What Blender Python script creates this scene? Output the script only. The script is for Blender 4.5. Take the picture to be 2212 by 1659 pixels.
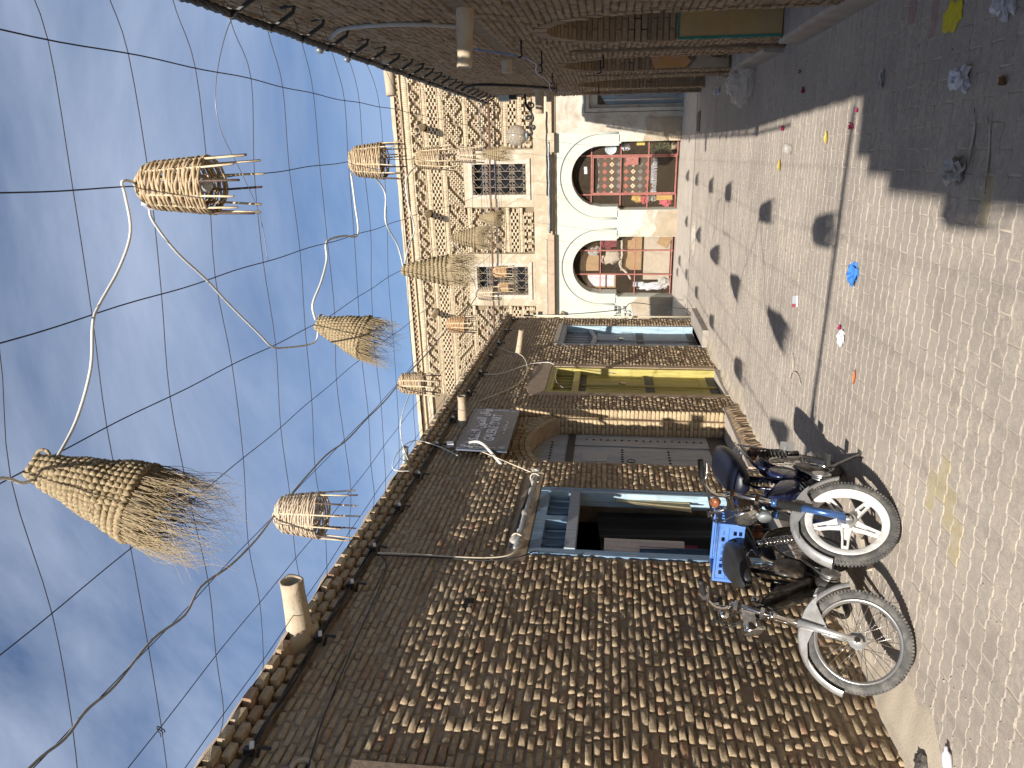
import bpy, math, random
import numpy as np
from mathutils import Vector, Matrix

for _o in list(bpy.data.objects):
    bpy.data.objects.remove(_o)
scene = bpy.context.scene
COL = scene.collection
R = random.Random(7)
NR = np.random.default_rng(7)
rad = math.radians

# ------------------------------------------------------------------ camera
# The photograph was taken with the phone turned on its side: the world's up points to the picture's left.
CAM_H = 1.65
cam_d = bpy.data.cameras.new('camera')
cam = bpy.data.objects.new('camera', cam_d)
COL.objects.link(cam)
c_right = Vector((0.95887, 0.28308, 0.02071))
c_up = Vector((0.01558, -0.12537, 0.99199))
c_fwd = Vector((-0.28341, 0.95087, 0.12463))
cam.matrix_world = Matrix(((-c_up.x, c_right.x, -c_fwd.x, 0.0),
                           (-c_up.y, c_right.y, -c_fwd.y, 0.0),
                           (-c_up.z, c_right.z, -c_fwd.z, CAM_H),
                           (0, 0, 0, 1)))
cam_d.sensor_fit = 'HORIZONTAL'
cam_d.sensor_width = 36.0
cam_d.lens = 36.0 * 1661.0 / 2212.0
cam_d.clip_start = 0.05
cam_d.clip_end = 3000
scene.camera = cam

# ------------------------------------------------------------------ sky and sun
LIGHT = Vector((-0.15, 1.6, -1.0)).normalized()          # direction the sunlight travels
SUN_EL = math.asin(-LIGHT.z)
SUN_AZ = math.atan2(-LIGHT.x, -LIGHT.y)
world = bpy.data.worlds.new('World')
scene.world = world
world.use_nodes = True
wn, wl = world.node_tree.nodes, world.node_tree.links
wn.clear()
w_out = wn.new('ShaderNodeOutputWorld')
w_bg = wn.new('ShaderNodeBackground')
w_sky = wn.new('ShaderNodeTexSky')
w_sky.sky_type = 'NISHITA'
w_sky.sun_disc = False
w_sky.sun_elevation = SUN_EL
w_sky.sun_rotation = SUN_AZ
w_sky.altitude = 50
w_sky.air_density = 1.0
w_sky.dust_density = 0.25
w_sky.ozone_density = 2.2
w_bg.inputs['Strength'].default_value = 0.066
# thin cirrus: stretched noise over the sky directions
w_tc = wn.new('ShaderNodeTexCoord')
w_map = wn.new('ShaderNodeMapping')
w_map.inputs['Rotation'].default_value = (0.3, 0.25, rad(35))
w_map.inputs['Scale'].default_value = (0.9, 5.5, 2.6)
w_no = wn.new('ShaderNodeTexNoise')
w_no.inputs['Scale'].default_value = 1.5
w_no.inputs['Detail'].default_value = 7
w_no.inputs['Roughness'].default_value = 0.58
w_no.inputs['Distortion'].default_value = 0.35
w_cr = wn.new('ShaderNodeValToRGB')
w_cr.color_ramp.elements[0].position = 0.28
w_cr.color_ramp.elements[0].color = (0, 0, 0, 1)
w_cr.color_ramp.elements[1].position = 0.88
w_cr.color_ramp.elements[1].color = (0.46, 0.46, 0.46, 1)
w_mx = wn.new('ShaderNodeMixRGB')
w_mx.inputs['Color2'].default_value = (12.0, 13.2, 15.4, 1)
wl.new(w_tc.outputs['Generated'], w_map.inputs['Vector'])
wl.new(w_map.outputs['Vector'], w_no.inputs['Vector'])
wl.new(w_no.outputs['Fac'], w_cr.inputs['Fac'])
wl.new(w_cr.outputs['Color'], w_mx.inputs['Fac'])
w_hs = wn.new('ShaderNodeMixRGB')
w_hs.blend_type = 'MULTIPLY'
w_hs.inputs['Fac'].default_value = 1.0
w_hs.inputs['Color2'].default_value = (1.0, 1.06, 1.18, 1)
wl.new(w_sky.outputs['Color'], w_hs.inputs['Color1'])
wl.new(w_hs.outputs['Color'], w_mx.inputs['Color1'])
wl.new(w_mx.outputs['Color'], w_bg.inputs['Color'])
wl.new(w_bg.outputs['Background'], w_out.inputs['Surface'])

sun_d = bpy.data.lights.new('sun', 'SUN')
sun_d.energy = 5.0
sun_d.angle = rad(0.53)
sun_d.color = (1.0, 0.945, 0.87)
sun = bpy.data.objects.new('sun', sun_d)
COL.objects.link(sun)
sun.rotation_euler = LIGHT.to_track_quat('-Z', 'Y').to_euler()
sun.location = (5, -20, 15)

vs = scene.view_settings
vs.view_transform = 'Standard'
vs.look = 'None'
vs.exposure = 0.5
vs.gamma = 1.0
vs.use_curve_mapping = False
scene.cycles.max_bounces = 5
scene.cycles.diffuse_bounces = 2
scene.cycles.transparent_max_bounces = 12

# ------------------------------------------------------------------ materials
def new_mat(name):
    m = bpy.data.materials.new(name)
    m.use_nodes = True
    nt = m.node_tree
    nt.nodes.clear()
    out = nt.nodes.new('ShaderNodeOutputMaterial')
    b = nt.nodes.new('ShaderNodeBsdfPrincipled')
    nt.links.new(b.outputs['BSDF'], out.inputs['Surface'])
    return m, nt, b

def ramp(nt, stops):
    r = nt.nodes.new('ShaderNodeValToRGB')
    e = r.color_ramp.elements
    while len(e) < len(stops):
        e.new(0.5)
    for i, (p, c) in enumerate(stops):
        e[i].position = p
        e[i].color = (c[0], c[1], c[2], 1)
    return r

def noise(nt, vec, scale, detail=5, rough=0.6, dist=0.0):
    n = nt.nodes.new('ShaderNodeTexNoise')
    n.inputs['Scale'].default_value = scale
    n.inputs['Detail'].default_value = min(detail, 4) if detail < 9 else 6
    n.inputs['Roughness'].default_value = rough
    n.inputs['Distortion'].default_value = dist
    if vec is not None:
        nt.links.new(vec, n.inputs['Vector'])
    return n

def mixc(nt, fac, a, b, mode='MIX'):
    m = nt.nodes.new('ShaderNodeMixRGB')
    m.blend_type = mode
    for k, v in (('Fac', fac), ('Color1', a), ('Color2', b)):
        if isinstance(v, (int, float)):
            m.inputs[k].default_value = v
        elif isinstance(v, tuple):
            m.inputs[k].default_value = (v[0], v[1], v[2], 1)
        else:
            nt.links.new(v, m.inputs[k])
    return m.outputs['Color']

def pos_vec(nt, obj=False):
    if obj:
        return nt.nodes.new('ShaderNodeTexCoord').outputs['Object']
    return nt.nodes.new('ShaderNodeNewGeometry').outputs['Position']

def bump(nt, b, height, strength=0.5, dist=0.01):
    n = nt.nodes.new('ShaderNodeBump')
    n.inputs['Strength'].default_value = strength
    n.inputs['Distance'].default_value = dist
    nt.links.new(height, n.inputs['Height'])
    nt.links.new(n.outputs['Normal'], b.inputs['Normal'])

def simple(name, col, rough=0.6, metal=0.0, var=0.18, scale=9.0, bmp=0.0, bscale=60.0, dirt=None, dirt_amt=0.5, dirt_scale=3.0, spec=0.4, coat=0.0):
    """Plain coloured surface with soft variation, optional dirt patches and fine relief."""
    m, nt, b = new_mat(name)
    v = pos_vec(nt)
    n = noise(nt, v, scale, 5)
    lo = tuple(c * (1 - var) for c in col)
    hi = tuple(min(1, c * (1 + var)) for c in col)
    r = ramp(nt, [(0.3, lo), (0.7, hi)])
    nt.links.new(n.outputs['Fac'], r.inputs['Fac'])
    c = r.outputs['Color']
    if dirt:
        n2 = noise(nt, v, dirt_scale, 8, 0.68, 0.4)
        r2 = ramp(nt, [(0.46, (0, 0, 0)), (0.68, (dirt_amt,) * 3)])
        nt.links.new(n2.outputs['Fac'], r2.inputs['Fac'])
        c = mixc(nt, r2.outputs['Color'], c, dirt)
    nt.links.new(c, b.inputs['Base Color'])
    b.inputs['Roughness'].default_value = rough
    b.inputs['Metallic'].default_value = metal
    b.inputs['Specular IOR Level'].default_value = spec
    b.inputs['Coat Weight'].default_value = coat
    if bmp > 0:
        n3 = noise(nt, v, bscale, 6, 0.65)
        bump(nt, b, n3.outputs['Fac'], bmp, 0.01)
    return m

def brick_mat(name, stops, grain=55.0, bstr=0.7, dusty=None, dusty_amt=0.35):
    """Every brick takes its own tone from 'rnd' (joined bricks) or the object's random (single bricks)."""
    m, nt, b = new_mat(name)
    v = pos_vec(nt)
    at_ = nt.nodes.new('ShaderNodeAttribute')
    at_.attribute_name = 'rnd'
    oi = nt.nodes.new('ShaderNodeObjectInfo')
    ad = nt.nodes.new('ShaderNodeMath')
    ad.operation = 'ADD'
    nt.links.new(at_.outputs['Fac'], ad.inputs[0])
    nt.links.new(oi.outputs['Random'], ad.inputs[1])
    fr = nt.nodes.new('ShaderNodeMath')
    fr.operation = 'FRACT'
    nt.links.new(ad.outputs[0], fr.inputs[0])
    r = ramp(nt, stops)
    nt.links.new(fr.outputs[0], r.inputs['Fac'])
    n = noise(nt, v, 34.0, 6, 0.7)
    r2 = ramp(nt, [(0.25, (0.66, 0.63, 0.6)), (0.75, (1.22, 1.2, 1.15))])
    nt.links.new(n.outputs['Fac'], r2.inputs['Fac'])
    c = mixc(nt, 1.0, r.outputs['Color'], r2.outputs['Color'], 'MULTIPLY')
    if dusty:
        n4 = noise(nt, v, 1.6, 7, 0.7, 0.3)
        r4 = ramp(nt, [(0.42, (0, 0, 0)), (0.7, (dusty_amt,) * 3)])
        nt.links.new(n4.outputs['Fac'], r4.inputs['Fac'])
        c = mixc(nt, r4.outputs['Color'], c, dusty)
    nt.links.new(c, b.inputs['Base Color'])
    b.inputs['Roughness'].default_value = 0.93
    b.inputs['Specular IOR Level'].default_value = 0.15
    n3 = noise(nt, v, grain, 8, 0.72)
    bump(nt, b, n3.outputs['Fac'], bstr, 0.012)
    return m

M = {}
M['brick'] = brick_mat('weathered_brick', [(0.0, (0.42, 0.325, 0.215)), (0.3, (0.47, 0.37, 0.245)), (0.62, (0.53, 0.425, 0.29)), (0.88, (0.46, 0.345, 0.22)), (0.96, (0.41, 0.26, 0.175)), (1.0, (0.40, 0.305, 0.205))], 60, 0.8, (0.47, 0.37, 0.26), 0.3)
M['brick_trim'] = brick_mat('pale_trim_brick', [(0.0, (0.52, 0.41, 0.26)), (0.5, (0.60, 0.48, 0.31)), (1.0, (0.48, 0.36, 0.22))], 60, 0.4)
M['brick_facade'] = brick_mat('cream_brick', [(0.0, (0.55, 0.455, 0.32)), (0.4, (0.64, 0.54, 0.39)), (0.8, (0.58, 0.48, 0.335)), (1.0, (0.60, 0.45, 0.33))], 45, 0.35)
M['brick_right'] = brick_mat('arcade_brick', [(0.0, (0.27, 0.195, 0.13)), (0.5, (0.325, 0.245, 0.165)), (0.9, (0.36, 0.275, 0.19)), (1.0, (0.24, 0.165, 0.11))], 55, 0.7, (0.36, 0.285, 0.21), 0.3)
M['mortar'] = simple('mud_mortar', (0.335, 0.255, 0.175), 0.95, var=0.22, scale=14, bmp=0.9, bscale=38, dirt=(0.44, 0.35, 0.25), dirt_amt=0.4, spec=0.1)
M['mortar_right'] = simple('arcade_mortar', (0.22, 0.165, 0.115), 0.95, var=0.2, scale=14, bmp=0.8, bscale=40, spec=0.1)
M['mortar_facade'] = simple('facade_mortar', (0.25, 0.19, 0.125), 0.95, var=0.15, scale=10, bmp=0.4, bscale=30, spec=0.1)
M['plaster_beige'] = simple('beige_plaster', (0.45, 0.365, 0.25), 0.92, var=0.1, scale=2.2, bmp=0.35, bscale=26, dirt=(0.60, 0.525, 0.40), dirt_amt=0.9, dirt_scale=3.4, spec=0.15)
M['plaster_mud'] = simple('mud_plaster', (0.47, 0.355, 0.25), 0.95, var=0.12, scale=5, bmp=0.5, bscale=22, dirt=(0.37, 0.27, 0.18), dirt_amt=0.5, dirt_scale=4, spec=0.1)
M['limewash'] = simple('pale_limewash', (0.51, 0.53, 0.465), 0.85, var=0.04, scale=1.5, bmp=0.25, bscale=20, dirt=(0.55, 0.505, 0.39), dirt_amt=0.6, dirt_scale=2.2, spec=0.2)
M['limewash_old'] = simple('flaking_limewash', (0.54, 0.50, 0.415), 0.88, var=0.06, scale=1.8, bmp=0.35, bscale=18, dirt=(0.36, 0.28, 0.20), dirt_amt=0.8, dirt_scale=3.0, spec=0.15)
M['limewash_foot'] = simple('stained_wall_foot', (0.38, 0.31, 0.22), 0.92, var=0.15, scale=3.5, bmp=0.5, bscale=18, dirt=(0.46, 0.42, 0.35), dirt_amt=0.7, dirt_scale=3.2, spec=0.1)
M['concrete'] = simple('worn_concrete', (0.40, 0.355, 0.31), 0.9, var=0.15, scale=4, bmp=0.35, bscale=40, dirt=(0.30, 0.26, 0.22), dirt_amt=0.5, spec=0.15)
M['concrete_pale'] = simple('pale_concrete', (0.52, 0.46, 0.385), 0.9, var=0.1, scale=3, bmp=0.3, bscale=34, dirt=(0.43, 0.36, 0.28), dirt_amt=0.5, dirt_scale=1.7, spec=0.15)
M['sand'] = simple('drifted_sand', (0.50, 0.43, 0.335), 0.95, var=0.1, scale=5, bmp=0.4, bscale=70, dirt=(0.47, 0.40, 0.31), dirt_amt=0.5, dirt_scale=1.3, spec=0.1)
M['joint_sand'] = simple('joint_sand', (0.54, 0.475, 0.38), 0.95, var=0.22, scale=7, bmp=0.4, bscale=80, dirt=(0.36, 0.305, 0.245), dirt_amt=0.7, dirt_scale=4, spec=0.1)
M['terracotta'] = simple('limed_terracotta', (0.47, 0.375, 0.26), 0.9, var=0.14, scale=9, bmp=0.5, bscale=30, dirt=(0.56, 0.48, 0.36), dirt_amt=0.7, dirt_scale=6, spec=0.12)
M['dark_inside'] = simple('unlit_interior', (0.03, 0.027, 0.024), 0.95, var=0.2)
M['pane_and_shade_black'] = simple('black_glass_and_shade', (0.006, 0.006, 0.007), 0.25, var=0.1)  # window glass; also room walls and a hole, with their shade as colour
M['zinc'] = simple('zinc_pipe', (0.36, 0.39, 0.40), 0.45, metal=0.6, var=0.12, scale=20)
M['black_cable'] = simple('black_cable', (0.025, 0.025, 0.027), 0.55, var=0.2)
M['wire_dark'] = simple('dark_wire', (0.06, 0.06, 0.075), 0.55, metal=0.3, var=0.15)
M['wire_light'] = simple('galvanised_wire', (0.30, 0.31, 0.34), 0.45, metal=0.5, var=0.1)
M['white_cable'] = simple('white_flex', (0.72, 0.70, 0.64), 0.5, var=0.05)
M['grey_cable'] = simple('grey_flex', (0.36, 0.35, 0.33), 0.55, var=0.08)
M['cream_cable'] = simple('cream_flex', (0.66, 0.58, 0.43), 0.6, var=0.08)
M['iron'] = simple('black_iron', (0.035, 0.035, 0.037), 0.5, metal=0.4, var=0.2)
M['grille_iron'] = simple('dusty_grille_iron', (0.40, 0.32, 0.23), 0.7, metal=0.1, var=0.15, scale=30)
M['red_iron'] = simple('oxide_red_iron', (0.33, 0.115, 0.09), 0.55, var=0.15, scale=12, dirt=(0.40, 0.22, 0.17), dirt_amt=0.5, dirt_scale=7)
M['brown_iron'] = simple('brown_rail', (0.17, 0.085, 0.055), 0.55, var=0.15)
M['mesh_wire'] = simple('rusty_mesh_wire', (0.30, 0.22, 0.14), 0.7, var=0.15)
M['old_wood'] = simple('grey_old_wood', (0.52, 0.45, 0.36), 0.85, var=0.2, scale=16, bmp=0.4, bscale=50)
M['brown_wood'] = simple('brown_wood', (0.33, 0.20, 0.11), 0.7, var=0.25, scale=14, bmp=0.2)
M['card_board'] = simple('tan_board', (0.38, 0.245, 0.125), 0.8, var=0.12, scale=10)
M['pale_board'] = simple('pale_board', (0.47, 0.40, 0.31), 0.85, var=0.1, scale=8)

def painted_wood(name, col, worn, amt=0.55, scale=(60, 60, 5)):
    m, nt, b = new_mat(name)
    v = pos_vec(nt)
    mp = nt.nodes.new('ShaderNodeMapping')
    mp.inputs['Scale'].default_value = (1, 1, 0.12)
    nt.links.new(v, mp.inputs['Vector'])
    n = noise(nt, mp.outputs['Vector'], 26, 7, 0.7)
    r = ramp(nt, [(0.3, tuple(c * 0.72 for c in col)), (0.65, tuple(min(1, c * 1.2) for c in col))])
    nt.links.new(n.outputs['Fac'], r.inputs['Fac'])
    n2 = noise(nt, mp.outputs['Vector'], 12, 9, 0.75, 0.5)
    r2 = ramp(nt, [(0.55, (0, 0, 0)), (0.66, (amt,) * 3)])
    nt.links.new(n2.outputs['Fac'], r2.inputs['Fac'])
    nt.links.new(mixc(nt, r2.outputs['Color'], r.outputs['Color'], worn), b.inputs['Base Color'])
    b.inputs['Roughness'].default_value = 0.62
    bump(nt, b, n.outputs['Fac'], 0.4, 0.006)
    return m

M['paint_blue'] = painted_wood('peeling_blue_paint', (0.19, 0.30, 0.42), (0.50, 0.52, 0.52))
M['paint_sky_and_lit_jamb'] = painted_wood('sky_paint_and_lit_jamb', (0.36, 0.49, 0.57), (0.50, 0.49, 0.45))  # end door's paint; on far jambs it carries the sunlight as paler colour
M['paint_slate'] = painted_wood('slate_door_paint', (0.37, 0.385, 0.40), (0.36, 0.36, 0.36), 0.4)
M['paint_yellow'] = painted_wood('yellow_paint', (0.46, 0.385, 0.11), (0.40, 0.35, 0.22), 0.7)
M['paint_grey'] = painted_wood('grey_blue_paint', (0.33, 0.365, 0.40), (0.24, 0.245, 0.25), 0.4)
M['strap_black'] = painted_wood('tarred_strap', (0.06, 0.055, 0.05), (0.11, 0.10, 0.09), 0.4)
M['paint_ochre'] = simple('ochre_panel_paint', (0.40, 0.275, 0.115), 0.55, var=0.14, scale=4, dirt=(0.38, 0.29, 0.17), dirt_amt=0.6, dirt_scale=3)
M['paint_teal'] = simple('teal_edge_paint', (0.03, 0.19, 0.155), 0.6, var=0.2)
M['plaster_orange'] = simple('orange_plaster', (0.56, 0.30, 0.11), 0.9, var=0.12, scale=4, dirt=(0.42, 0.30, 0.30), dirt_amt=0.9, dirt_scale=5)

def cloth(name, col, var=0.1):
    m, nt, b = new_mat(name)
    v = pos_vec(nt)
    n = noise(nt, v, 40, 4)
    r = ramp(nt, [(0.3, tuple(c * (1 - var) for c in col)), (0.7, tuple(min(1, c * (1 + var)) for c in col))])
    nt.links.new(n.outputs['Fac'], r.inputs['Fac'])
    nt.links.new(r.outputs['Color'], b.inputs['Base Color'])
    b.inputs['Roughness'].default_value = 0.9
    n3 = noise(nt, v, 500, 2)
    bump(nt, b, n3.outputs['Fac'], 0.15, 0.002)
    return m

M['cloth_black'] = cloth('black_cloth', (0.006, 0.006, 0.006))
M['cloth_khaki'] = cloth('khaki_cloth', (0.40, 0.34, 0.20))
M['cloth_beige'] = cloth('beige_cloth', (0.72, 0.62, 0.52))
M['cloth_denim'] = cloth('denim_cloth', (0.055, 0.10, 0.17), 0.3)
M['cloth_awning'] = cloth('faded_awning_cloth', (0.42, 0.39, 0.33), 0.35)
M['cloth_red'] = cloth('dark_red_cloth', (0.20, 0.03, 0.05), 0.4)

def fibre(name, c1, c2, sc=70.0):
    m, nt, b = new_mat(name)
    v = pos_vec(nt, True)
    n = noise(nt, v, sc, 5, 0.7)
    r = ramp(nt, [(0.32, c1), (0.68, c2)])
    nt.links.new(n.outputs['Fac'], r.inputs['Fac'])
    nt.links.new(r.outputs['Color'], b.inputs['Base Color'])
    b.inputs['Roughness'].default_value = 0.75
    bump(nt, b, n.outputs['Fac'], 0.35, 0.0015)
    return m

M['wicker'] = fibre('golden_wicker', (0.37, 0.25, 0.125), (0.66, 0.52, 0.34), 34)
M['wicker_pale'] = fibre('silvered_wicker', (0.46, 0.34, 0.22), (0.74, 0.62, 0.46), 60)
M['wicker_rust'] = fibre('rusty_wicker', (0.44, 0.24, 0.10), (0.68, 0.47, 0.26), 60)
M['rope'] = fibre('palm_rope', (0.19, 0.135, 0.07), (0.50, 0.39, 0.225), 110)
M['rope_olive'] = fibre('olive_palm_rope', (0.20, 0.145, 0.075), (0.46, 0.36, 0.21), 110)
M['stick'] = fibre('split_cane', (0.55, 0.42, 0.25), (0.80, 0.68, 0.48), 40)
M['stick_dark'] = fibre('dark_cane_bark', (0.06, 0.035, 0.03), (0.18, 0.12, 0.09), 120)
M['bulb'] = simple('frosted_bulb', (0.62, 0.63, 0.64), 0.3, var=0.03)

M['rubber'] = simple('dusty_tyre_rubber', (0.10, 0.098, 0.094), 0.85, var=0.25, scale=30, bmp=0.3, bscale=160, dirt=(0.27, 0.25, 0.22), dirt_amt=0.7, dirt_scale=14)
M['rubber_black'] = simple('black_rubber', (0.03, 0.03, 0.03), 0.6, var=0.2, scale=40)
M['chrome'] = simple('aged_chrome', (0.72, 0.70, 0.66), 0.16, metal=1.0, var=0.1, scale=25, dirt=(0.34, 0.22, 0.14), dirt_amt=0.6, dirt_scale=24)
M['alu'] = simple('dull_aluminium', (0.60, 0.60, 0.59), 0.34, metal=0.85, var=0.08, scale=30)
M['silver_paint'] = simple('scuffed_silver_paint', (0.55, 0.55, 0.54), 0.36, metal=0.55, var=0.12, scale=18, dirt=(0.30, 0.27, 0.23), dirt_amt=0.6, dirt_scale=12)
M['rim_white'] = simple('chipped_white_wheel', (0.80, 0.79, 0.76), 0.45, var=0.05, scale=14, dirt=(0.52, 0.48, 0.42), dirt_amt=0.5, dirt_scale=20)
M['moped_black'] = simple('scratched_black_paint', (0.022, 0.021, 0.02), 0.32, var=0.2, scale=20, dirt=(0.28, 0.21, 0.15), dirt_amt=0.5, dirt_scale=9)
M['moped_blue'] = simple('deep_blue_paint', (0.016, 0.023, 0.075), 0.22, var=0.15, scale=14, coat=0.4)
M['fork_blue'] = simple('metallic_blue_fork', (0.10, 0.21, 0.50), 0.28, metal=0.7, var=0.12)
M['engine_metal'] = simple('oily_engine_metal', (0.16, 0.15, 0.14), 0.5, metal=0.7, var=0.35, scale=25, dirt=(0.05, 0.04, 0.03), dirt_amt=0.7, dirt_scale=14)
M['seat_black'] = simple('worn_black_vinyl', (0.026, 0.026, 0.026), 0.42, var=0.2, scale=12, bmp=0.08, bscale=300)
M['seat_blue'] = simple('navy_vinyl', (0.010, 0.012, 0.026), 0.38, var=0.2, scale=12)
M['lamp_glass'] = simple('headlight_glass', (0.50, 0.50, 0.49), 0.06, metal=0.9, var=0.05)
M['amber'] = simple('amber_plastic', (0.32, 0.11, 0.05), 0.25, var=0.2)
M['crate_blue'] = simple('blue_crate_plastic', (0.10, 0.23, 0.60), 0.42, var=0.06, scale=20, dirt=(0.20, 0.30, 0.55), dirt_amt=0.4, dirt_scale=12)
M['sign_slate'] = simple('slate_blue_sign_paint', (0.105, 0.125, 0.16), 0.35, var=0.15, scale=5, dirt=(0.16, 0.19, 0.235), dirt_amt=0.6, dirt_scale=3.5)
M['sign_ink'] = simple('white_sign_lettering', (0.70, 0.69, 0.71), 0.5, var=0.04)
M['black_ink'] = simple('black_wall_lettering', (0.05, 0.05, 0.05), 0.7, var=0.2)
M['bag_blue'] = simple('blue_film', (0.06, 0.22, 0.62), 0.35, var=0.15, scale=40)
M['bag_white'] = simple('white_film', (0.66, 0.67, 0.72), 0.5, var=0.08, scale=30, dirt=(0.40, 0.36, 0.33), dirt_amt=0.4, dirt_scale=20)
M['bag_grey'] = simple('grey_paper', (0.44, 0.43, 0.41), 0.7, var=0.12, scale=30)
M['petal'] = simple('magenta_petal', (0.35, 0.025, 0.10), 0.7, var=0.2, scale=60)
M['leaf_yellow'] = simple('yellow_leaf', (0.58, 0.45, 0.09), 0.65, var=0.15, scale=60)
M['leaf_brown'] = simple('brown_leaf', (0.25, 0.14, 0.06), 0.8, var=0.25, scale=60)
M['spray_yellow'] = simple('yellow_spray_paint', (0.66, 0.55, 0.02), 0.7, var=0.15, scale=40)
M['orange_plastic'] = simple('orange_plastic', (0.75, 0.19, 0.05), 0.4, var=0.1)
M['green_leaf'] = simple('shop_plant_leaf', (0.07, 0.12, 0.04), 0.6, var=0.3, scale=40)
M['porcelain'] = simple('blue_white_porcelain', (0.55, 0.62, 0.66), 0.3, var=0.3, scale=30)
M['red_thing'] = simple('faded_red', (0.48, 0.09, 0.12), 0.7, var=0.2, scale=20)
M['yellow_thing'] = simple('ochre_cloth', (0.52, 0.33, 0.10), 0.8, var=0.12, scale=20)
M['stone_grey'] = simple('grey_stone', (0.36, 0.34, 0.31), 0.9, var=0.25, scale=14, bmp=0.6, bscale=30)
M['globe'] = None

def glassy(name, col, alpha, rough=0.15):
    m, nt, b = new_mat(name)
    b.inputs['Base Color'].default_value = (*col, 1)
    b.inputs['Roughness'].default_value = rough
    b.inputs['Alpha'].default_value = alpha
    b.inputs['Specular IOR Level'].default_value = 0.6
    return m
M['globe'] = glassy('smoked_globe', (0.42, 0.36, 0.28), 0.62, 0.08)
M['clear_film'] = glassy('clear_film', (0.66, 0.64, 0.60), 0.24, 0.3)

# paving stones
def paver_mat():
    m, nt, b = new_mat('mauve_paving_stone')
    v = pos_vec(nt)
    at_ = nt.nodes.new('ShaderNodeAttribute'); at_.attribute_name = 'rnd'
    oi = nt.nodes.new('ShaderNodeObjectInfo')
    ad = nt.nodes.new('ShaderNodeMath'); ad.operation = 'ADD'
    nt.links.new(at_.outputs['Fac'], ad.inputs[0]); nt.links.new(oi.outputs['Random'], ad.inputs[1])
    fr = nt.nodes.new('ShaderNodeMath'); fr.operation = 'FRACT'
    nt.links.new(ad.outputs[0], fr.inputs[0])
    r = ramp(nt, [(0.0, (0.385, 0.335, 0.29)), (0.5, (0.445, 0.39, 0.335)), (1.0, (0.415, 0.365, 0.32))])
    nt.links.new(fr.outputs[0], r.inputs['Fac'])
    # sand rubbed into the surface
    n = noise(nt, v, 19, 10, 0.86, 0.9)
    r2 = ramp(nt, [(0.46, (0, 0, 0)), (0.57, (0.95,) * 3)])
    nt.links.new(n.outputs['Fac'], r2.inputs['Fac'])
    nb_ = noise(nt, v, 1.7, 4, 0.6, 0.3)
    rb_ = ramp(nt, [(0.36, (0.35,) * 3), (0.62, (1.0,) * 3)])
    nt.links.new(nb_.outputs['Fac'], rb_.inputs['Fac'])
    sandy = mixc(nt, 1.0, r2.outputs['Color'], rb_.outputs['Color'], 'MULTIPLY')
    c = mixc(nt, sandy, r.outputs['Color'], (0.56, 0.495, 0.40))
    # speckle of the aggregate
    n2 = noise(nt, v, 260, 3, 0.8)
    r3 = ramp(nt, [(0.3, (0.66,) * 3), (0.7, (1.26,) * 3)])
    nt.links.new(n2.outputs['Fac'], r3.inputs['Fac'])
    c = mixc(nt, 1.0, c, r3.outputs['Color'], 'MULTIPLY')
    # wide soft stains
    n4 = noise(nt, v, 0.9, 5, 0.6)
    r4 = ramp(nt, [(0.35, (0.86, 0.85, 0.85)), (0.65, (1.06, 1.05, 1.03))])
    nt.links.new(n4.outputs['Fac'], r4.inputs['Fac'])
    c = mixc(nt, 1.0, c, r4.outputs['Color'], 'MULTIPLY')
    nt.links.new(c, b.inputs['Base Color'])
    b.inputs['Roughness'].default_value = 0.9
    b.inputs['Specular IOR Level'].default_value = 0.2
    n3 = noise(nt, v, 120, 6, 0.75)
    bump(nt, b, n3.outputs['Fac'], 0.5, 0.006)
    return m
M['paver'] = paver_mat()
M['paver_red'] = simple('reddish_paving_stone', (0.37, 0.25, 0.22), 0.9, var=0.12, scale=60, bmp=0.4, bscale=120, dirt=(0.50, 0.42, 0.34), dirt_amt=0.6, dirt_scale=14)
M['paver_stained'] = simple('yellow_stained_paving_stone', (0.46, 0.385, 0.24), 0.85, var=0.15, scale=60, bmp=0.4, bscale=120, dirt=(0.50, 0.44, 0.35), dirt_amt=0.8, dirt_scale=16)

def carpet_mat():
    """Flat woven print: rows of stepped crosses in cream, red and teal on brown (object x = width, z = height)."""
    m, nt, b = new_mat('carpet_weave')
    v = pos_vec(nt, True)
    sep = nt.nodes.new('ShaderNodeSeparateXYZ')
    nt.links.new(v, sep.inputs[0])
    def mth(op, a, c=None):
        n = nt.nodes.new('ShaderNodeMath'); n.operation = op
        for i, q in enumerate((a, c)):
            if q is None: continue
            if isinstance(q, (int, float)): n.inputs[i].default_value = q
            else: nt.links.new(q, n.inputs[i])
        return n.outputs[0]
    cell = 0.178
    fu = mth('ABSOLUTE', mth('SUBTRACT', mth('FRACT', mth('DIVIDE', mth('ADD', sep.outputs['X'], 5.0), cell)), 0.5))
    zrow = mth('DIVIDE', mth('ADD', sep.outputs['Z'], 6.0), 0.178)
    fv = mth('ABSOLUTE', mth('SUBTRACT', mth('FRACT', zrow), 0.5))
    d = mth('ADD', fu, fv)
    cross = mth('LESS_THAN', d, 0.36)
    core = mth('LESS_THAN', d, 0.12)
    row = mth('MODULO', mth('FLOOR', zrow), 3.0)
    r = ramp(nt, [(0.0, (0.68, 0.55, 0.33)), (0.25, (0.45, 0.13, 0.09)), (0.5, (0.17, 0.22, 0.21)), (0.75, (0.68, 0.55, 0.33))])
    r.color_ramp.interpolation = 'CONSTANT'
    nt.links.new(mth('ADD', mth('DIVIDE', row, 4.0), 0.05), r.inputs['Fac'])
    c = mixc(nt, cross, (0.085, 0.06, 0.048), r.outputs['Color'])
    c = mixc(nt, core, c, (0.35, 0.10, 0.07))
    nt.links.new(c, b.inputs['Base Color'])
    b.inputs['Roughness'].default_value = 0.95
    return m
M['carpet'] = carpet_mat()

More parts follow.
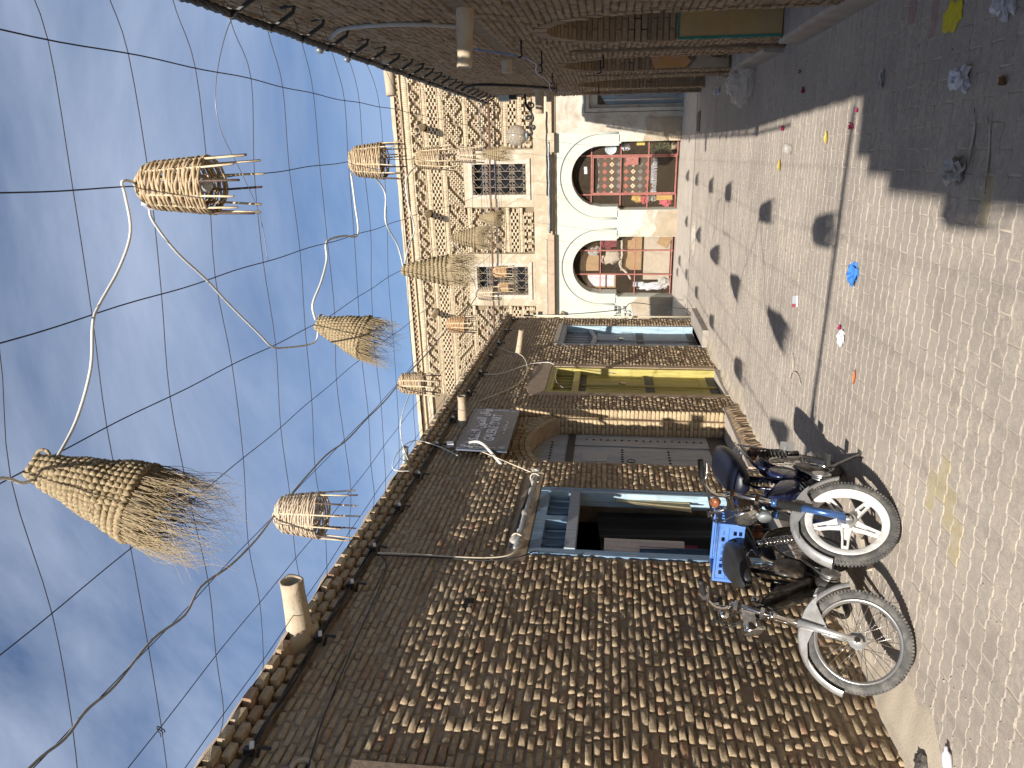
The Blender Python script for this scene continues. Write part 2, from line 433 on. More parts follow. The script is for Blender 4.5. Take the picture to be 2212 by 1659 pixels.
def picture_mat():
    m, nt, b = new_mat('pale_picture_print')
    v = pos_vec(nt)
    n = noise(nt, v, 7, 4, 0.6, 0.8)
    r = ramp(nt, [(0.3, (0.30, 0.62, 0.52)), (0.42, (0.74, 0.74, 0.72)), (0.55, (0.78, 0.55, 0.62)), (0.66, (0.80, 0.78, 0.76)), (0.8, (0.5, 0.5, 0.72))])
    nt.links.new(n.outputs['Fac'], r.inputs['Fac'])
    nt.links.new(r.outputs['Color'], b.inputs['Base Color'])
    b.inputs['Roughness'].default_value = 0.4
    return m
M['picture'] = picture_mat()

# ------------------------------------------------------------------ mesh helpers
class MB:
    """Collects verts and faces of one part."""
    def __init__(s):
        s.v, s.f = [], []
    def add(s, verts, faces):
        o = len(s.v)
        s.v.extend(tuple(p) for p in verts)
        s.f.extend(tuple(i + o for i in f) for f in faces)
        return s
    def box(s, c, d, rot=None):
        hx, hy, hz = d[0] / 2, d[1] / 2, d[2] / 2
        vs_ = [Vector((x, y, z)) for x in (-hx, hx) for y in (-hy, hy) for z in (-hz, hz)]
        if rot is not None:
            vs_ = [rot @ q for q in vs_]
        c = Vector(c)
        return s.add([q + c for q in vs_], [(0, 1, 3, 2), (4, 6, 7, 5), (0, 4, 5, 1), (2, 3, 7, 6), (0, 2, 6, 4), (1, 5, 7, 3)])
    def bb(s, x0, x1, y0, y1, z0, z1):
        return s.box(((x0 + x1) / 2, (y0 + y1) / 2, (z0 + z1) / 2), (abs(x1 - x0), abs(y1 - y0), abs(z1 - z0)))
    def fbox(s, F, u0, u1, v0, v1, w0, w1):
        """Box in a wall frame."""
        P = [F(u, v, w) for u in (u0, u1) for v in (v0, v1) for w in (w0, w1)]
        return s.add(P, [(0, 1, 3, 2), (4, 6, 7, 5), (0, 4, 5, 1), (2, 3, 7, 6), (0, 2, 6, 4), (1, 5, 7, 3)])
    def quad(s, a, b, c, d):
        return s.add([a, b, c, d], [(0, 1, 2, 3)])
    def tube(s, pts, r, n=8, closed=False, cap=True, flat=1.0):
        pts = [Vector(p) for p in pts]
        k = len(pts)
        rs = r if isinstance(r, (list, tuple)) else [r] * k
        verts, faces = [], []
        up = None
        for i in range(k):
            if closed:
                t = pts[(i + 1) % k] - pts[i - 1]
            else:
                t = pts[min(i + 1, k - 1)] - pts[max(i - 1, 0)]
            if t.length < 1e-9:
                t = Vector((0, 0, 1))
            t.normalize()
            if up is None:
                up = Vector((0, 0, 1)) if abs(t.z) < 0.9 else Vector((1, 0, 0))
            a = up - t * up.dot(t)
            if a.length < 1e-6:
                a = t.orthogonal()
            a.normalize()
            up = a
            b_ = t.cross(a)
            for j in range(n):
                q = 2 * math.pi * j / n
                verts.append(pts[i] + a * (math.cos(q) * rs[i]) + b_ * (math.sin(q) * rs[i] * flat))
        for i in range(k if closed else k - 1):
            i2 = (i + 1) % k
            for j in range(n):
                j2 = (j + 1) % n
                faces.append((i * n + j, i * n + j2, i2 * n + j2, i2 * n + j))
        if cap and not closed:
            faces.append(tuple(reversed(range(n))))
            faces.append(tuple((k - 1) * n + j for j in range(n)))
        return s.add(verts, faces)
    def lathe(s, prof, n=24, c=(0, 0, 0), axis=(0, 0, 1), arc=(0, 2 * math.pi), closed_prof=False):
        """prof: (radius, height along axis)."""
        ax = Vector(axis).normalized()
        a = ax.orthogonal().normalized()
        b_ = ax.cross(a)
        c = Vector(c)
        full = abs(arc[1] - arc[0] - 2 * math.pi) < 1e-6
        m = n if full else n + 1
        verts, faces = [], []
        for j in range(m):
            q = arc[0] + (arc[1] - arc[0]) * j / n
            d = a * math.cos(q) + b_ * math.sin(q)
            for (r_, h) in prof:
                verts.append(c + d * r_ + ax * h)
        k = len(prof)
        for j in range(n):
            j2 = (j + 1) % m
            for i in range(k if closed_prof else k - 1):
                i2 = (i + 1) % k
                faces.append((j * k + i, j2 * k + i, j2 * k + i2, j * k + i2))
        return s.add(verts, faces)
    def loft(s, secs, n=16, power=2.4, cap=True):
        """secs: (centre, axis_a * ra, axis_b * rb) super-ellipse rings."""
        verts, faces = [], []
        for (c, a, b_) in secs:
            c, a, b_ = Vector(c), Vector(a), Vector(b_)
            for j in range(n):
                q = 2 * math.pi * j / n
                cx, sx = math.cos(q), math.sin(q)
                verts.append(c + a * (math.copysign(abs(cx) ** (2 / power), cx)) + b_ * (math.copysign(abs(sx) ** (2 / power), sx)))
        for i in range(len(secs) - 1):
            for j in range(n):
                j2 = (j + 1) % n
                faces.append((i * n + j, i * n + j2, (i + 1) * n + j2, (i + 1) * n + j))
        if cap:
            faces.append(tuple(reversed(range(n))))
            faces.append(tuple((len(secs) - 1) * n + j for j in range(n)))
        return s.add(verts, faces)
    def extrude(s, poly, h0, h1, F):
        """poly in (u, v), extruded along w of F(u, v, w)."""
        n = len(poly)
        verts = [F(u, v, h0) for u, v in poly] + [F(u, v, h1) for u, v in poly]
        faces = [tuple(reversed(range(n))), tuple(range(n, 2 * n))]
        for i in range(n):
            i2 = (i + 1) % n
            faces.append((i, i2, n + i2, n + i))
        return s.add(verts, faces)
    def sheet(s, fn, nu, nv):
        """fn(a, b) for a, b in 0..1."""
        verts = [fn(i / nu, j / nv) for i in range(nu + 1) for j in range(nv + 1)]
        faces = [(i * (nv + 1) + j, (i + 1) * (nv + 1) + j, (i + 1) * (nv + 1) + j + 1, i * (nv + 1) + j + 1) for i in range(nu) for j in range(nv)]
        return s.add(verts, faces)
    def xform(s, fn):
        s.v = [tuple(fn(Vector(p))) for p in s.v]
        return s

ORG = {}

def link_mesh(me, name, parent=None, mat=None):
    o = bpy.data.objects.new(name, me)
    COL.objects.link(o)
    if mat is not None and not me.materials:
        me.materials.append(mat)
    if parent is not None:
        o.parent = parent
    return o

def build(mb, name, mat, parent=None, smooth=False, local=False, origin=None):
    """One mesh object. Verts are world coordinates unless local; a child is stored relative to its thing's origin."""
    org = Vector((0, 0, 0))
    if not local:
        if parent is not None:
            org = ORG.get(parent.name, Vector((0, 0, 0)))
        elif origin is not None:
            org = Vector(origin)
    me = bpy.data.meshes.new(name)
    me.from_pydata([tuple(Vector(p) - org) for p in mb.v], [], mb.f)
    me.update()
    if smooth:
        me.polygons.foreach_set('use_smooth', [True] * len(me.polygons))
    o = link_mesh(me, name, parent, M[mat] if isinstance(mat, str) else mat)
    if parent is None and origin is not None:
        o.location = org
    ORG[o.name] = org
    return o

def tag(o, label, cat=None, group=None, kind=None):
    if label: o['label'] = label
    if cat: o['category'] = cat
    if group: o['group'] = group
    if kind: o['kind'] = kind
    return o

def thing(name, label, cat, loc=(0, 0, 0), group=None):
    o = bpy.data.objects.new(name, None)
    o.empty_display_size = 0.2
    COL.objects.link(o)
    o.location = loc
    ORG[o.name] = Vector(loc)
    return tag(o, label, cat, group)

def copy_tree(o, parent=None):
    c = o.copy()
    COL.objects.link(c)
    c.parent = parent
    for ch in o.children:
        copy_tree(ch, c)
    return c

# ------------------------------------------------------------------ wall frames: F(u, v, w)
XL = -3.145                                   # mortar face of the left wall
def FL(u, v, w):                              # left wall, u = along the street, w = towards the street
    return Vector((XL + w, u, v))
def XR(y):                                    # the wall bends where it passes the viewer
    return 0.83 + 0.02 * y if y > 4 else 0.91 + 0.0125 * (4 - y)
def FR(u, v, w):                              # right wall (u = y along the street)
    return Vector((XR(u) - w, u, v * (1 + 0.0085 * (u - 5))))
FA = Vector((0.66, 19.85, 0.0))
FTH = rad(-7)
FE = Vector((math.cos(FTH), math.sin(FTH), 0))
FN = Vector((math.sin(FTH), -math.cos(FTH), 0))
def FF(u, v, w):                              # end facade
    return FA + FE * u + Vector((0, 0, v)) + FN * w

# ------------------------------------------------------------------ bricks
def brick_verts(specs, seed=1, cham=0.006, jit=0.0025, bulge=0.002, tilt=0.0):
    """specs: rows of (u, v, half_u, half_v, w_back, w_front). Returns verts (N,13,3) in wall coords."""
    sp = np.array(specs, float)
    g = np.random.default_rng(seed)
    n = len(sp)
    su = np.array([-1, 1, 1, -1.0]); sv = np.array([-1, -1, 1, 1.0])
    V = np.zeros((n, 13, 3))
    u, v, hu, hv, wb, wf = sp.T
    ch = np.minimum(cham, np.minimum(hu, hv) * 0.45)
    for k in range(4):
        V[:, k] = np.stack([u + su[k] * hu, v + sv[k] * hv, wb], 1)
        V[:, 4 + k] = np.stack([u + su[k] * hu, v + sv[k] * hv, wf - ch * 1.3], 1)
        V[:, 8 + k] = np.stack([u + su[k] * (hu - ch), v + sv[k] * (hv - ch), wf], 1)
    V[:, 12] = np.stack([u, v, wf + bulge], 1)
    V[:, 4:13] += g.normal(0, 1, (n, 9, 3)) * jit
    if tilt:
        tu, tv = g.normal(0, tilt, n), g.normal(0, tilt * 1.5, n)
        V[:, 4:13, 2] += (V[:, 4:13, 0] - u[:, None]) * tu[:, None] + (V[:, 4:13, 1] - v[:, None]) * tv[:, None]
    return V
BF_Q = [(0, 1, 5, 4), (1, 2, 6, 5), (2, 3, 7, 6), (3, 0, 4, 7), (4, 5, 9, 8), (5, 6, 10, 9), (6, 7, 11, 10), (7, 4, 8, 11)]
BF_T = [(8, 9, 12), (9, 10, 12), (10, 11, 12), (11, 8, 12)]

def mass_mesh(name, P, quads, tris, mat, parent, rnd=None, smooth=True, flip=False):
    """P: (N,k,3) world verts; identical topology per piece."""
    n, k, _ = P.shape
    org = np.array(ORG.get(parent.name, Vector((0, 0, 0)))) if parent is not None else np.zeros(3)
    co = (P - org).reshape(-1, 3)
    off = (np.arange(n) * k)[:, None]
    loops, starts, totals = [], [], []
    fl = []
    for f in list(quads) + list(tris):
        f = tuple(reversed(f)) if flip else f
        fl.append((off + np.array(f)[None, :]))
    me = bpy.data.meshes.new(name)
    me.vertices.add(len(co))
    me.vertices.foreach_set('co', co.astype(np.float32).ravel())
    nq, nt_ = len(quads), len(tris)
    idx = np.concatenate([a.reshape(-1) for a in fl])
    tot = np.concatenate([np.full(n, 4)] * nq + [np.full(n, 3)] * nt_) if (nq + nt_) else np.zeros(0)
    st = np.concatenate([[0], np.cumsum(tot)[:-1]])
    me.loops.add(len(idx))
    me.loops.foreach_set('vertex_index', idx.astype(np.int32))
    me.polygons.add(len(tot))
    me.polygons.foreach_set('loop_start', st.astype(np.int32))
    me.polygons.foreach_set('use_smooth', np.full(len(tot), smooth))
    if rnd is not None:
        at_ = me.attributes.new('rnd', 'FLOAT', 'POINT')
        at_.data.foreach_set('value', np.repeat(rnd, k).astype(np.float32))
    me.update(calc_edges=True)
    me.validate()
    o = link_mesh(me, name, parent, M[mat])
    return o

TEMPL = {}
def brick_template(key, mat, dims, seed, cham, jit, bulge, tilt=0.0, smooth=True):
    """A few unit bricks of real size dims shared by the single bricks."""
    kk = (key, seed)
    if kk not in TEMPL:
        V = brick_verts([(0, 0, dims[0] / 2, dims[1] / 2, 0, dims[2])], seed, cham, jit, bulge, tilt)[0]
        me = bpy.data.meshes.new('brick')
        me.from_pydata([tuple(p) for p in V], [], BF_Q + BF_T)
        me.polygons.foreach_set('use_smooth', [smooth] * len(me.polygons))
        me.materials.append(M[mat])
        TEMPL[kk] = me
    return TEMPL[kk]

def lay_bricks(parent, F, axes, specs, mat, key, dims, n_single=300, seed=3, cham=0.006, jit=0.0025, bulge=0.002, flip=False, visible=None, stuffname='brickwork', tilt=0.0, smooth=True):
    """The n_single bricks nearest the camera become single objects, the others one joined part."""
    sp = np.array(specs, float)
    g = np.random.default_rng(seed)
    pos = np.array([F(a[0], a[1], a[5]) for a in sp])
    dist = np.linalg.norm(pos - np.array([0, 0, CAM_H]), axis=1)
    if visible is not None:
        dist = dist + np.array([0 if visible(*p) else 1000 for p in pos])
    order = np.argsort(dist)
    single = order[:n_single]
    rest = order[n_single:]
    org = ORG.get(parent.name, Vector((0, 0, 0)))
    Ux, Vx, Nx = axes
    for i in single:
        u, v, hu, hv, wb, wf = sp[i]
        me = brick_template(key, mat, dims, int(g.integers(0, 14)), cham, jit, bulge, tilt, smooth)
        o = bpy.data.objects.new('brick', me)
        COL.objects.link(o)
        o.parent = parent
        p = F(u, v, wb) - org
        a = Ux * (2 * hu / dims[0]); b_ = Vx * (2 * hv / dims[1]); c_ = Nx * ((wf - wb) / dims[2])
        o.matrix_basis = Matrix(((a.x, b_.x, c_.x, p.x), (a.y, b_.y, c_.y, p.y), (a.z, b_.z, c_.z, p.z), (0, 0, 0, 1)))
    if len(rest):
        V = brick_verts(sp[rest], seed, cham, jit, bulge, tilt)
        sh = V.shape
        flat = V.reshape(-1, 3)
        W = np.array([F(a, b_, c_) for a, b_, c_ in flat]).reshape(sh)
        o = mass_mesh(stuffname, W, BF_Q, BF_T, mat, parent, g.random(len(rest)), smooth, flip)
        o['kind'] = 'stuff'

def courses(u0, u1, v0, v1, pitch, length, joint, skip, depth, seed, hv=None, back=-0.02, lenvar=0.25):
    """Running-bond rows with uneven brick lengths. depth(u, v, rnd) -> front w or None."""
    g = random.Random(seed)
    out = []
    v = v0
    while v + pitch <= v1 + 1e-6:
        u = u0 - g.random() * length
        while u < u1:
            L = length * (1 + g.uniform(-lenvar, lenvar))
            if g.random() < 0.28:
                L *= 0.55
            a, b_ = max(u, u0), min(u + L, u1)
            u += L
            if b_ - a < 0.035:
                continue
            # cut the brick at openings
            segs = skip(a, b_, v, v + pitch)
            for (a2, b2) in segs:
                if b2 - a2 < 0.03:
                    continue
                uc, vc = (a2 + b2) / 2, v + pitch / 2
                w = depth(uc, vc, g)
                if w is None:
                    continue
                out.append((uc, vc + g.gauss(0, 0.0018) + 0.003 * math.sin(uc * 2.1 + v * 2.3), (b2 - a2 - joint) / 2, (hv or (pitch - joint * 0.9) / 2) * (1 + g.uniform(-0.12, 0.08)), back, w))
        v += pitch
    return out

def skipper(rects, curved=()):
    """Cut [a, b] of a row at rectangular openings; curved: functions (v) -> (u0, u1) or None."""
    def fn(a, b, v0, v1):
        cuts = [(r[0], r[1]) for r in rects if v1 > r[2] + 0.012 and v0 < r[3] - 0.012]
        for c in curved:
            q = c((v0 + v1) / 2)
            if q:
                cuts.append(q)
        segs = [(a, b)]
        for c0, c1 in cuts:
            nxt = []
            for s0, s1 in segs:
                if c1 <= s0 or c0 >= s1:
                    nxt.append((s0, s1))
                else:
                    if c0 > s0: nxt.append((s0, c0))
                    if c1 < s1: nxt.append((c1, s1))
            segs = nxt
        return segs
    return fn

def wall_face(mb, F, u0, u1, v0, v1, rects, w, wback):
    """Front face split round rectangular holes, with the holes' reveals back to wback (rect may carry its own depth)."""
    us = sorted({u0, u1, *[q for r in rects for q in (r[0], r[1]) if u0 < q < u1]})
    vs_ = sorted({v0, v1, *[q for r in rects for q in (r[2], r[3]) if v0 < q < v1]})
    for i in range(len(us) - 1):
        for j in range(len(vs_) - 1):
            uc, vc = (us[i] + us[i + 1]) / 2, (vs_[j] + vs_[j + 1]) / 2
            if any(r[0] < uc < r[1] and r[2] < vc < r[3] for r in rects):
                continue
            mb.quad(F(us[i], vs_[j], w), F(us[i + 1], vs_[j], w), F(us[i + 1], vs_[j + 1], w), F(us[i], vs_[j + 1], w))
    for r in rects:
        a, b_, c, d = r[:4]
        wb = r[4] if len(r) > 4 else wback
        mb.quad(F(a, c, w), F(a, d, w), F(a, d, wb), F(a, c, wb))
        mb.quad(F(b_, c, w), F(b_, c, wb), F(b_, d, wb), F(b_, d, w))
        mb.quad(F(a, d, w), F(b_, d, w), F(b_, d, wb), F(a, d, wb))
        mb.quad(F(a, c, w), F(a, c, wb), F(b_, c, wb), F(b_, c, w))

def arch_fill(mb, F, u0, u1, top, hfun, w, wb, n=28, reveal=True):
    """Wall above a curved opening between u0 and u1 up to top, and the curved soffit."""
    for i in range(n):
        a, b_ = u0 + (u1 - u0) * i / n, u0 + (u1 - u0) * (i + 1) / n
        ha, hb = hfun(a), hfun(b_)
        mb.quad(F(a, ha, w), F(b_, hb, w), F(b_, top, w), F(a, top, w))
        if reveal:
            mb.quad(F(a, ha, w), F(a, ha, wb), F(b_, hb, wb), F(b_, hb, w))

def wob(p, amp, seed):
    """Smooth pseudo-random offset."""
    x, y, z = p
    s_ = seed * 1.37
    return Vector((math.sin(3.1 * y + 2.3 * z + s_) + math.sin(7.7 * z - 5.1 * y + 2 * s_) * 0.5,
                   math.sin(2.9 * z + 3.3 * x + 1.7 * s_) + math.sin(6.1 * x + 4.7 * z + s_) * 0.5,
                   math.sin(3.7 * x + 2.1 * y + 0.7 * s_) + math.sin(8.3 * y - 3.9 * x + 3 * s_) * 0.5)) * amp

def blob(mb, c, rxyz, seed, jit=0.3, n=10, m=7, rot=0.0, floor=None):
    """Crumpled closed lump."""
    g = random.Random(seed)
    verts, faces = [], []
    for i in range(1, m):
        ph = math.pi * i / m
        for j in range(n):
            th = 2 * math.pi * j / n
            k = 1 + g.uniform(-jit, jit)
            x, y, z = math.sin(ph) * math.cos(th) * rxyz[0] * k, math.sin(ph) * math.sin(th) * rxyz[1] * k, math.cos(ph) * rxyz[2] * k
            xr, yr = x * math.cos(rot) - y * math.sin(rot), x * math.sin(rot) + y * math.cos(rot)
            verts.append([c[0] + xr, c[1] + yr, c[2] + z])
    verts.append([c[0], c[1], c[2] + rxyz[2]])
    verts.append([c[0], c[1], c[2] - rxyz[2]])
    if floor is not None:
        for q in verts:
            q[2] = max(q[2], floor)
    T, B = len(verts) - 2, len(verts) - 1
    for j in range(n):
        j2 = (j + 1) % n
        faces.append((T, j, j2))
        faces.append((B, (m - 2) * n + j2, (m - 2) * n + j))
        for i in range(m - 2):
            faces.append((i * n + j, (i + 1) * n + j, (i + 1) * n + j2, i * n + j2))
    return mb.add(verts, faces)

def spline(pts, sub=6):
    """Catmull-Rom through the points."""
    P = [Vector(p) for p in pts]
    if len(P) < 3:
        return P
    out = []
    for i in range(len(P) - 1):
        p0, p1, p2, p3 = P[max(i - 1, 0)], P[i], P[i + 1], P[min(i + 2, len(P) - 1)]
        for k in range(sub):
            t = k / sub
            out.append(0.5 * ((2 * p1) + (p2 - p0) * t + (2 * p0 - 5 * p1 + 4 * p2 - p3) * t * t + (3 * p1 - p0 - 3 * p2 + p3) * t ** 3))
    out.append(P[-1])
    return out

# ------------------------------------------------------------------ ground
mb = MB()
mb.sheet(lambda a, b_: Vector((-60 + 120 * a, -40 + 160 * b_, -0.006)), 8, 8)
ground = tag(build(mb, 'ground', 'sand'), None, kind='structure')

PAV_L, PAV_W = 0.224, 0.112
def paver_outline(g=0.0034):
    """Zig-zag interlocking block, long side along x: both long sides follow the same wave."""
    L, W = PAV_L / 2 - g, PAV_W / 2 - g
    k = 0.0065
    wave = [(-1, k), (-0.62, k), (-0.48, -k), (-0.12, -k), (0.02, k), (0.40, k), (0.54, -k), (0.88, -k), (1, k * 0.6)]
    return [(x * L, W + y) for x, y in wave], [(x * L, -W + y) for x, y in wave]
PT, PB = paver_outline()
nW = len(PT)
PO = PT + PB[::-1]
nP = len(PO)
PO_IN = [(x * 0.965, (y - 0.0035) if i < nW else (y + 0.0035)) for i, (x, y) in enumerate(PO)]
def paver_mesh_arrays():
    v = [(x, y, -0.02) for x, y in PO] + [(x, y, -0.003) for x, y in PO] + [(x, y, 0.0) for x, y in PO_IN]
    q = []
    for i in range(nP):
        j = (i + 1) % nP
        q.append((i + nP, j + nP, j, i))
        q.append((i + 2 * nP, j + 2 * nP, j + nP, i + nP))
    return np.array(v), q
pv, pq = paver_mesh_arrays()
ptop_q = [(2 * nP + i, 2 * nP + nP - 1 - i, 2 * nP + nP - 2 - i, 2 * nP + i + 1) for i in range(nW - 1)]
pav_me = {}
for nm in ('paver', 'paver_red', 'paver_stained'):
    me = bpy.data.meshes.new('paving_stone')
    me.from_pydata([tuple(p) for p in pv], [], pq + ptop_q)
    me.materials.append(M[nm])
    pav_me[nm] = me
pav = tag(build(MB().sheet(lambda a, b_: Vector((-3.12 + 4.5 * a, 1.2 + 15.6 * b_, -0.0032)), 4, 12), 'pavement', 'joint_sand'), None, kind='structure')
spots = []
row = 0
y = 1.4
while y < 16.7:
    x = -3.02 + (PAV_L / 2 if row % 2 else 0)
    while x < XR(y) + 0.35:
        spots.append((x + R.gauss(0, 0.0015), y + R.gauss(0, 0.0015)))
        x += PAV_L
    y += PAV_W
    row += 1
def seen(x, y):
    d = Vector((x, y, -CAM_H))
    f = d.dot(c_fwd)
    if f <= 0.1: return False
    return abs(d.dot(c_right) / f) < 0.53 and abs(d.dot(c_up) / f) < 0.70
vis = sorted([s for s in spots if seen(*s)], key=lambda s: math.hypot(*s))
singles = set(vis[:300])
STAIN = [(-1.76, 3.9), (-1.66, 3.8), (-1.58, 3.78), (-1.72, 3.68), (-1.62, 3.6), (-1.74, 3.56), (-0.22, 3.62), (-0.27, 3.72), (-0.2, 3.8), (-0.32, 3.55)]
RED = [(0.72, 4.6), (0.85, 5.0), (0.95, 4.7)]
rest = []
for s in spots:
    if s in singles:
        nm = 'paver'
        if any(abs(s[0] - q[0]) < 0.09 and abs(s[1] - q[1]) < 0.05 for q in STAIN): nm = 'paver_stained'
        elif any(abs(s[0] - q[0]) < 0.1 and abs(s[1] - q[1]) < 0.06 for q in RED): nm = 'paver_red'
        o = bpy.data.objects.new('paving_stone', pav_me[nm])
        COL.objects.link(o)
        o.parent = pav
        o.location = (s[0], s[1], R.gauss(0.0, 0.0010))
        o.rotation_euler = (R.gauss(0, 0.004), R.gauss(0, 0.004), R.gauss(0, 0.006))
    elif seen(s[0], s[1]) or math.hypot(*s) < 8:
        rest.append(s)
n = len(rest)
P = np.zeros((n, len(pv), 3))
for i, s in enumerate(rest):
    tx, ty = R.gauss(0, 0.004), R.gauss(0, 0.004)
    q = pv.copy()
    q[:, 2] += q[:, 0] * tx + q[:, 1] * ty + R.gauss(0, 0.0010)
    P[i] = q + np.array([s[0], s[1], 0])
o = mass_mesh('paving_stones', P, pq + ptop_q, [], 'paver', pav, NR.random(n), False)
o['kind'] = 'stuff'

# sand drifted along the foot of the left wall
def drift(a, b_):
    y = 1.5 + 14.0 * a
    wdt = 0.20 + 0.07 * math.sin(y * 2.1) + 0.06 * math.sin(y * 5.3 + 1) + 0.04 * math.sin(y * 13.1) + 0.03 * math.sin(y * 29) + 0.14 * max(0, min(1, 4.6 - y))
    x = -3.16 + wdt * b_
    h = 0.055 * (1 - b_) ** 1.6 * (0.7 + 0.3 * math.sin(y * 3.7)) + 0.004 * (1 - b_) - 0.005 * (b_ > 0.95)
    return Vector((x + 0.012 * math.sin(y * 17) * b_, y, h))
tag(build(MB().sheet(drift, 420, 6), 'sand_drift', 'sand', smooth=True), 'strip of drifted sand along the foot of the left brick wall', 'sand', kind='stuff')

# concrete apron and manhole in front of the end building
mb = MB()
mb.sheet(lambda a, b_: Vector((-9 + 12 * a, 16.75 + (4.2 + 0.1 * math.sin(9 * a)) * b_ + 0.05 * math.sin(a * 23) * (1 - b_), 0.004 + 0.028 * b_)), 30, 8)
apron = tag(build(mb, 'concrete_apron', 'concrete_pale', smooth=True), None, kind='structure')
mb = MB()
mb.lathe([(0.0, 0.010), (0.27, 0.010), (0.275, 0.004)], 36, (-1.65, 16.25, 0.0))
mb.lathe([(0.29, 0.004), (0.29, 0.012), (0.35, 0.012), (0.36, 0.0)], 36, (-1.65, 16.25, 0.0))
for k in range(5):
    mb.bb(-1.85, -1.45, 16.25 - 0.16 + 0.08 * k - 0.012, 16.25 - 0.16 + 0.08 * k + 0.012, 0.009, 0.014)
tag(build(mb, 'manhole_cover', 'concrete_pale', origin=(-1.65, 16.25, 0)), 'round flat manhole cover in the pale concrete before the arches', 'manhole')
mb = MB()
for k in range(12):
    mb.bb(0.42, 0.78, 16.0 + 0.035 * k, 16.018 + 0.035 * k, 0.0, 0.014)
mb.bb(0.40, 0.42, 15.98, 16.43, 0.0, 0.016); mb.bb(0.78, 0.80, 15.98, 16.43, 0.0, 0.016)
mb.bb(0.42, 0.78, 15.965, 15.98, 0, 0.016); mb.bb(0.42, 0.78, 16.425, 16.44, 0, 0.016)
tag(build(mb, 'drain_grate', 'engine_metal', origin=(0.6, 16.2, 0)), 'slotted drain grate in the shade near the end door', 'grate')

# ------------------------------------------------------------------ left building
LB = thing('brick_building', 'long low brown brick building with four doors and brick cornice on the left', 'building', (-3.13, 9.0, 0))
AX_L = (Vector((0, 1, 0)), Vector((0, 0, 1)), Vector((1, 0, 0)))
AC_U, AC_H, AC_S, AC_R = 8.50, 0.83, 2.28, 0.28               # segmental arch of the grey door
AR = (AC_H ** 2 + AC_R ** 2) / (2 * AC_R)
ACV = AC_S + AC_R - AR
def arch_l(u):
    return ACV + math.sqrt(max(AR * AR - (u - AC_U) ** 2, 0))
holes = [(5.65, 6.97, 0.0, 2.28, -0.35), (7.68, 9.39, 0.0, 2.80, -0.09), (10.17, 11.53, 0.0, 2.53, -0.14), (13.0, 14.62, 0.0, 2.55, -0.16)]
mb = MB()
wall_face(mb, FL, -8.0, 15.3, -0.05, 3.58, holes, 0.0, -0.2)
# arch plane of the recess
arch_fill(mb, FL, 7.68, 9.33, 2.80, lambda u: arch_l(max(u, AC_U - AC_H)), -0.09, -0.30)
mb.quad(FL(9.33, 0, -0.09), FL(9.39, 0, -0.09), FL(9.39, 2.8, -0.09), FL(9.33, 2.8, -0.09))
mb.quad(FL(9.33, 0, -0.09), FL(9.33, 2.3, -0.09), FL(9.33, 2.3, -0.31), FL(9.33, 0, -0.31))
# shell: end wall, roof, back
mb.quad(FL(15.3, -0.05, 0), FL(15.3, -0.05, -6), FL(15.3, 3.8, -6), FL(15.3, 3.8, 0))
mb.quad(FL(-8, -0.05, 0), FL(-8, 3.8, 0), FL(-8, 3.8, -6), FL(-8, -0.05, -6))
mb.quad(FL(-8, -0.05, -6), FL(-8, 3.8, -6), FL(15.3, 3.8, -6), FL(15.3, -0.05, -6))
mb.quad(FL(-8, 3.74, 0.0), FL(15.3, 3.74, 0.0), FL(15.3, 3.76, -6), FL(-8, 3.76, -6))
wall_l = build(mb, 'wall', 'mortar', LB)

def depth_l(u, v, g):
    if g.random() < 0.02:
        return None
    smooth_ = min(max((v - 2.6) / 0.8, 0), 1) * (1 if u < 7.5 else 0.6)
    base = 0.0142 - 0.003 * smooth_
    if v < 0.35:
        base -= 0.004
    return max(0.003, base + g.gauss(0, 0.0042 - 0.0008 * smooth_))
skip_l = skipper([(5.63, 6.99, -1, 2.29), (5.52, 7.30, 2.29, 2.47), (7.66, 9.41, -1, 2.82), (10.04, 11.69, -1, 2.78), (12.97, 14.65, -1, 2.63), (1.0, 3.27, 2.0, 2.98), (4.1, 4.5, 3.5, 3.8)])
sp = courses(2.3, 15.27, 0.02, 3.57, 0.0525, 0.142, 0.016, skip_l, depth_l, 11, back=-0.03)
def vis_l(x, y, z):
    d = Vector((x, y, z - CAM_H)); f = d.dot(c_fwd)
    return f > 0.2 and abs(d.dot(c_right) / f) < 0.5 and abs(d.dot(c_up) / f) < 0.67
lay_bricks(wall_l, FL, AX_L, sp, 'brick', 'left', (0.125, 0.036, 0.046), 300, 5, 0.006, 0.0026, 0.0012, visible=vis_l, tilt=0.05)
# bricks above the arch of the recess
skip_a = skipper([], [lambda v: (AC_U - math.sqrt(max((AR + 0.21) ** 2 - (v - ACV) ** 2, 0)), AC_U + math.sqrt(max((AR + 0.21) ** 2 - (v - ACV) ** 2, 0))) if v - ACV < AR + 0.21 else None])
def Fa(u, v, w): return FL(u, v, w - 0.09)
sp = courses(7.70, 9.38, 2.30, 2.80, 0.0525, 0.178, 0.011, skip_a, lambda u, v, g: 0.012 + g.gauss(0, 0.003), 12, back=-0.02)
lay_bricks(wall_l, Fa, AX_L, sp, 'brick', 'left', (0.125, 0.036, 0.046), 0, 6, 0.006, 0.002, 0.001)

def brick_obj(mb_or_verts, parent, mat, name='brick'):
    return build(mb_or_verts, name, mat, parent)

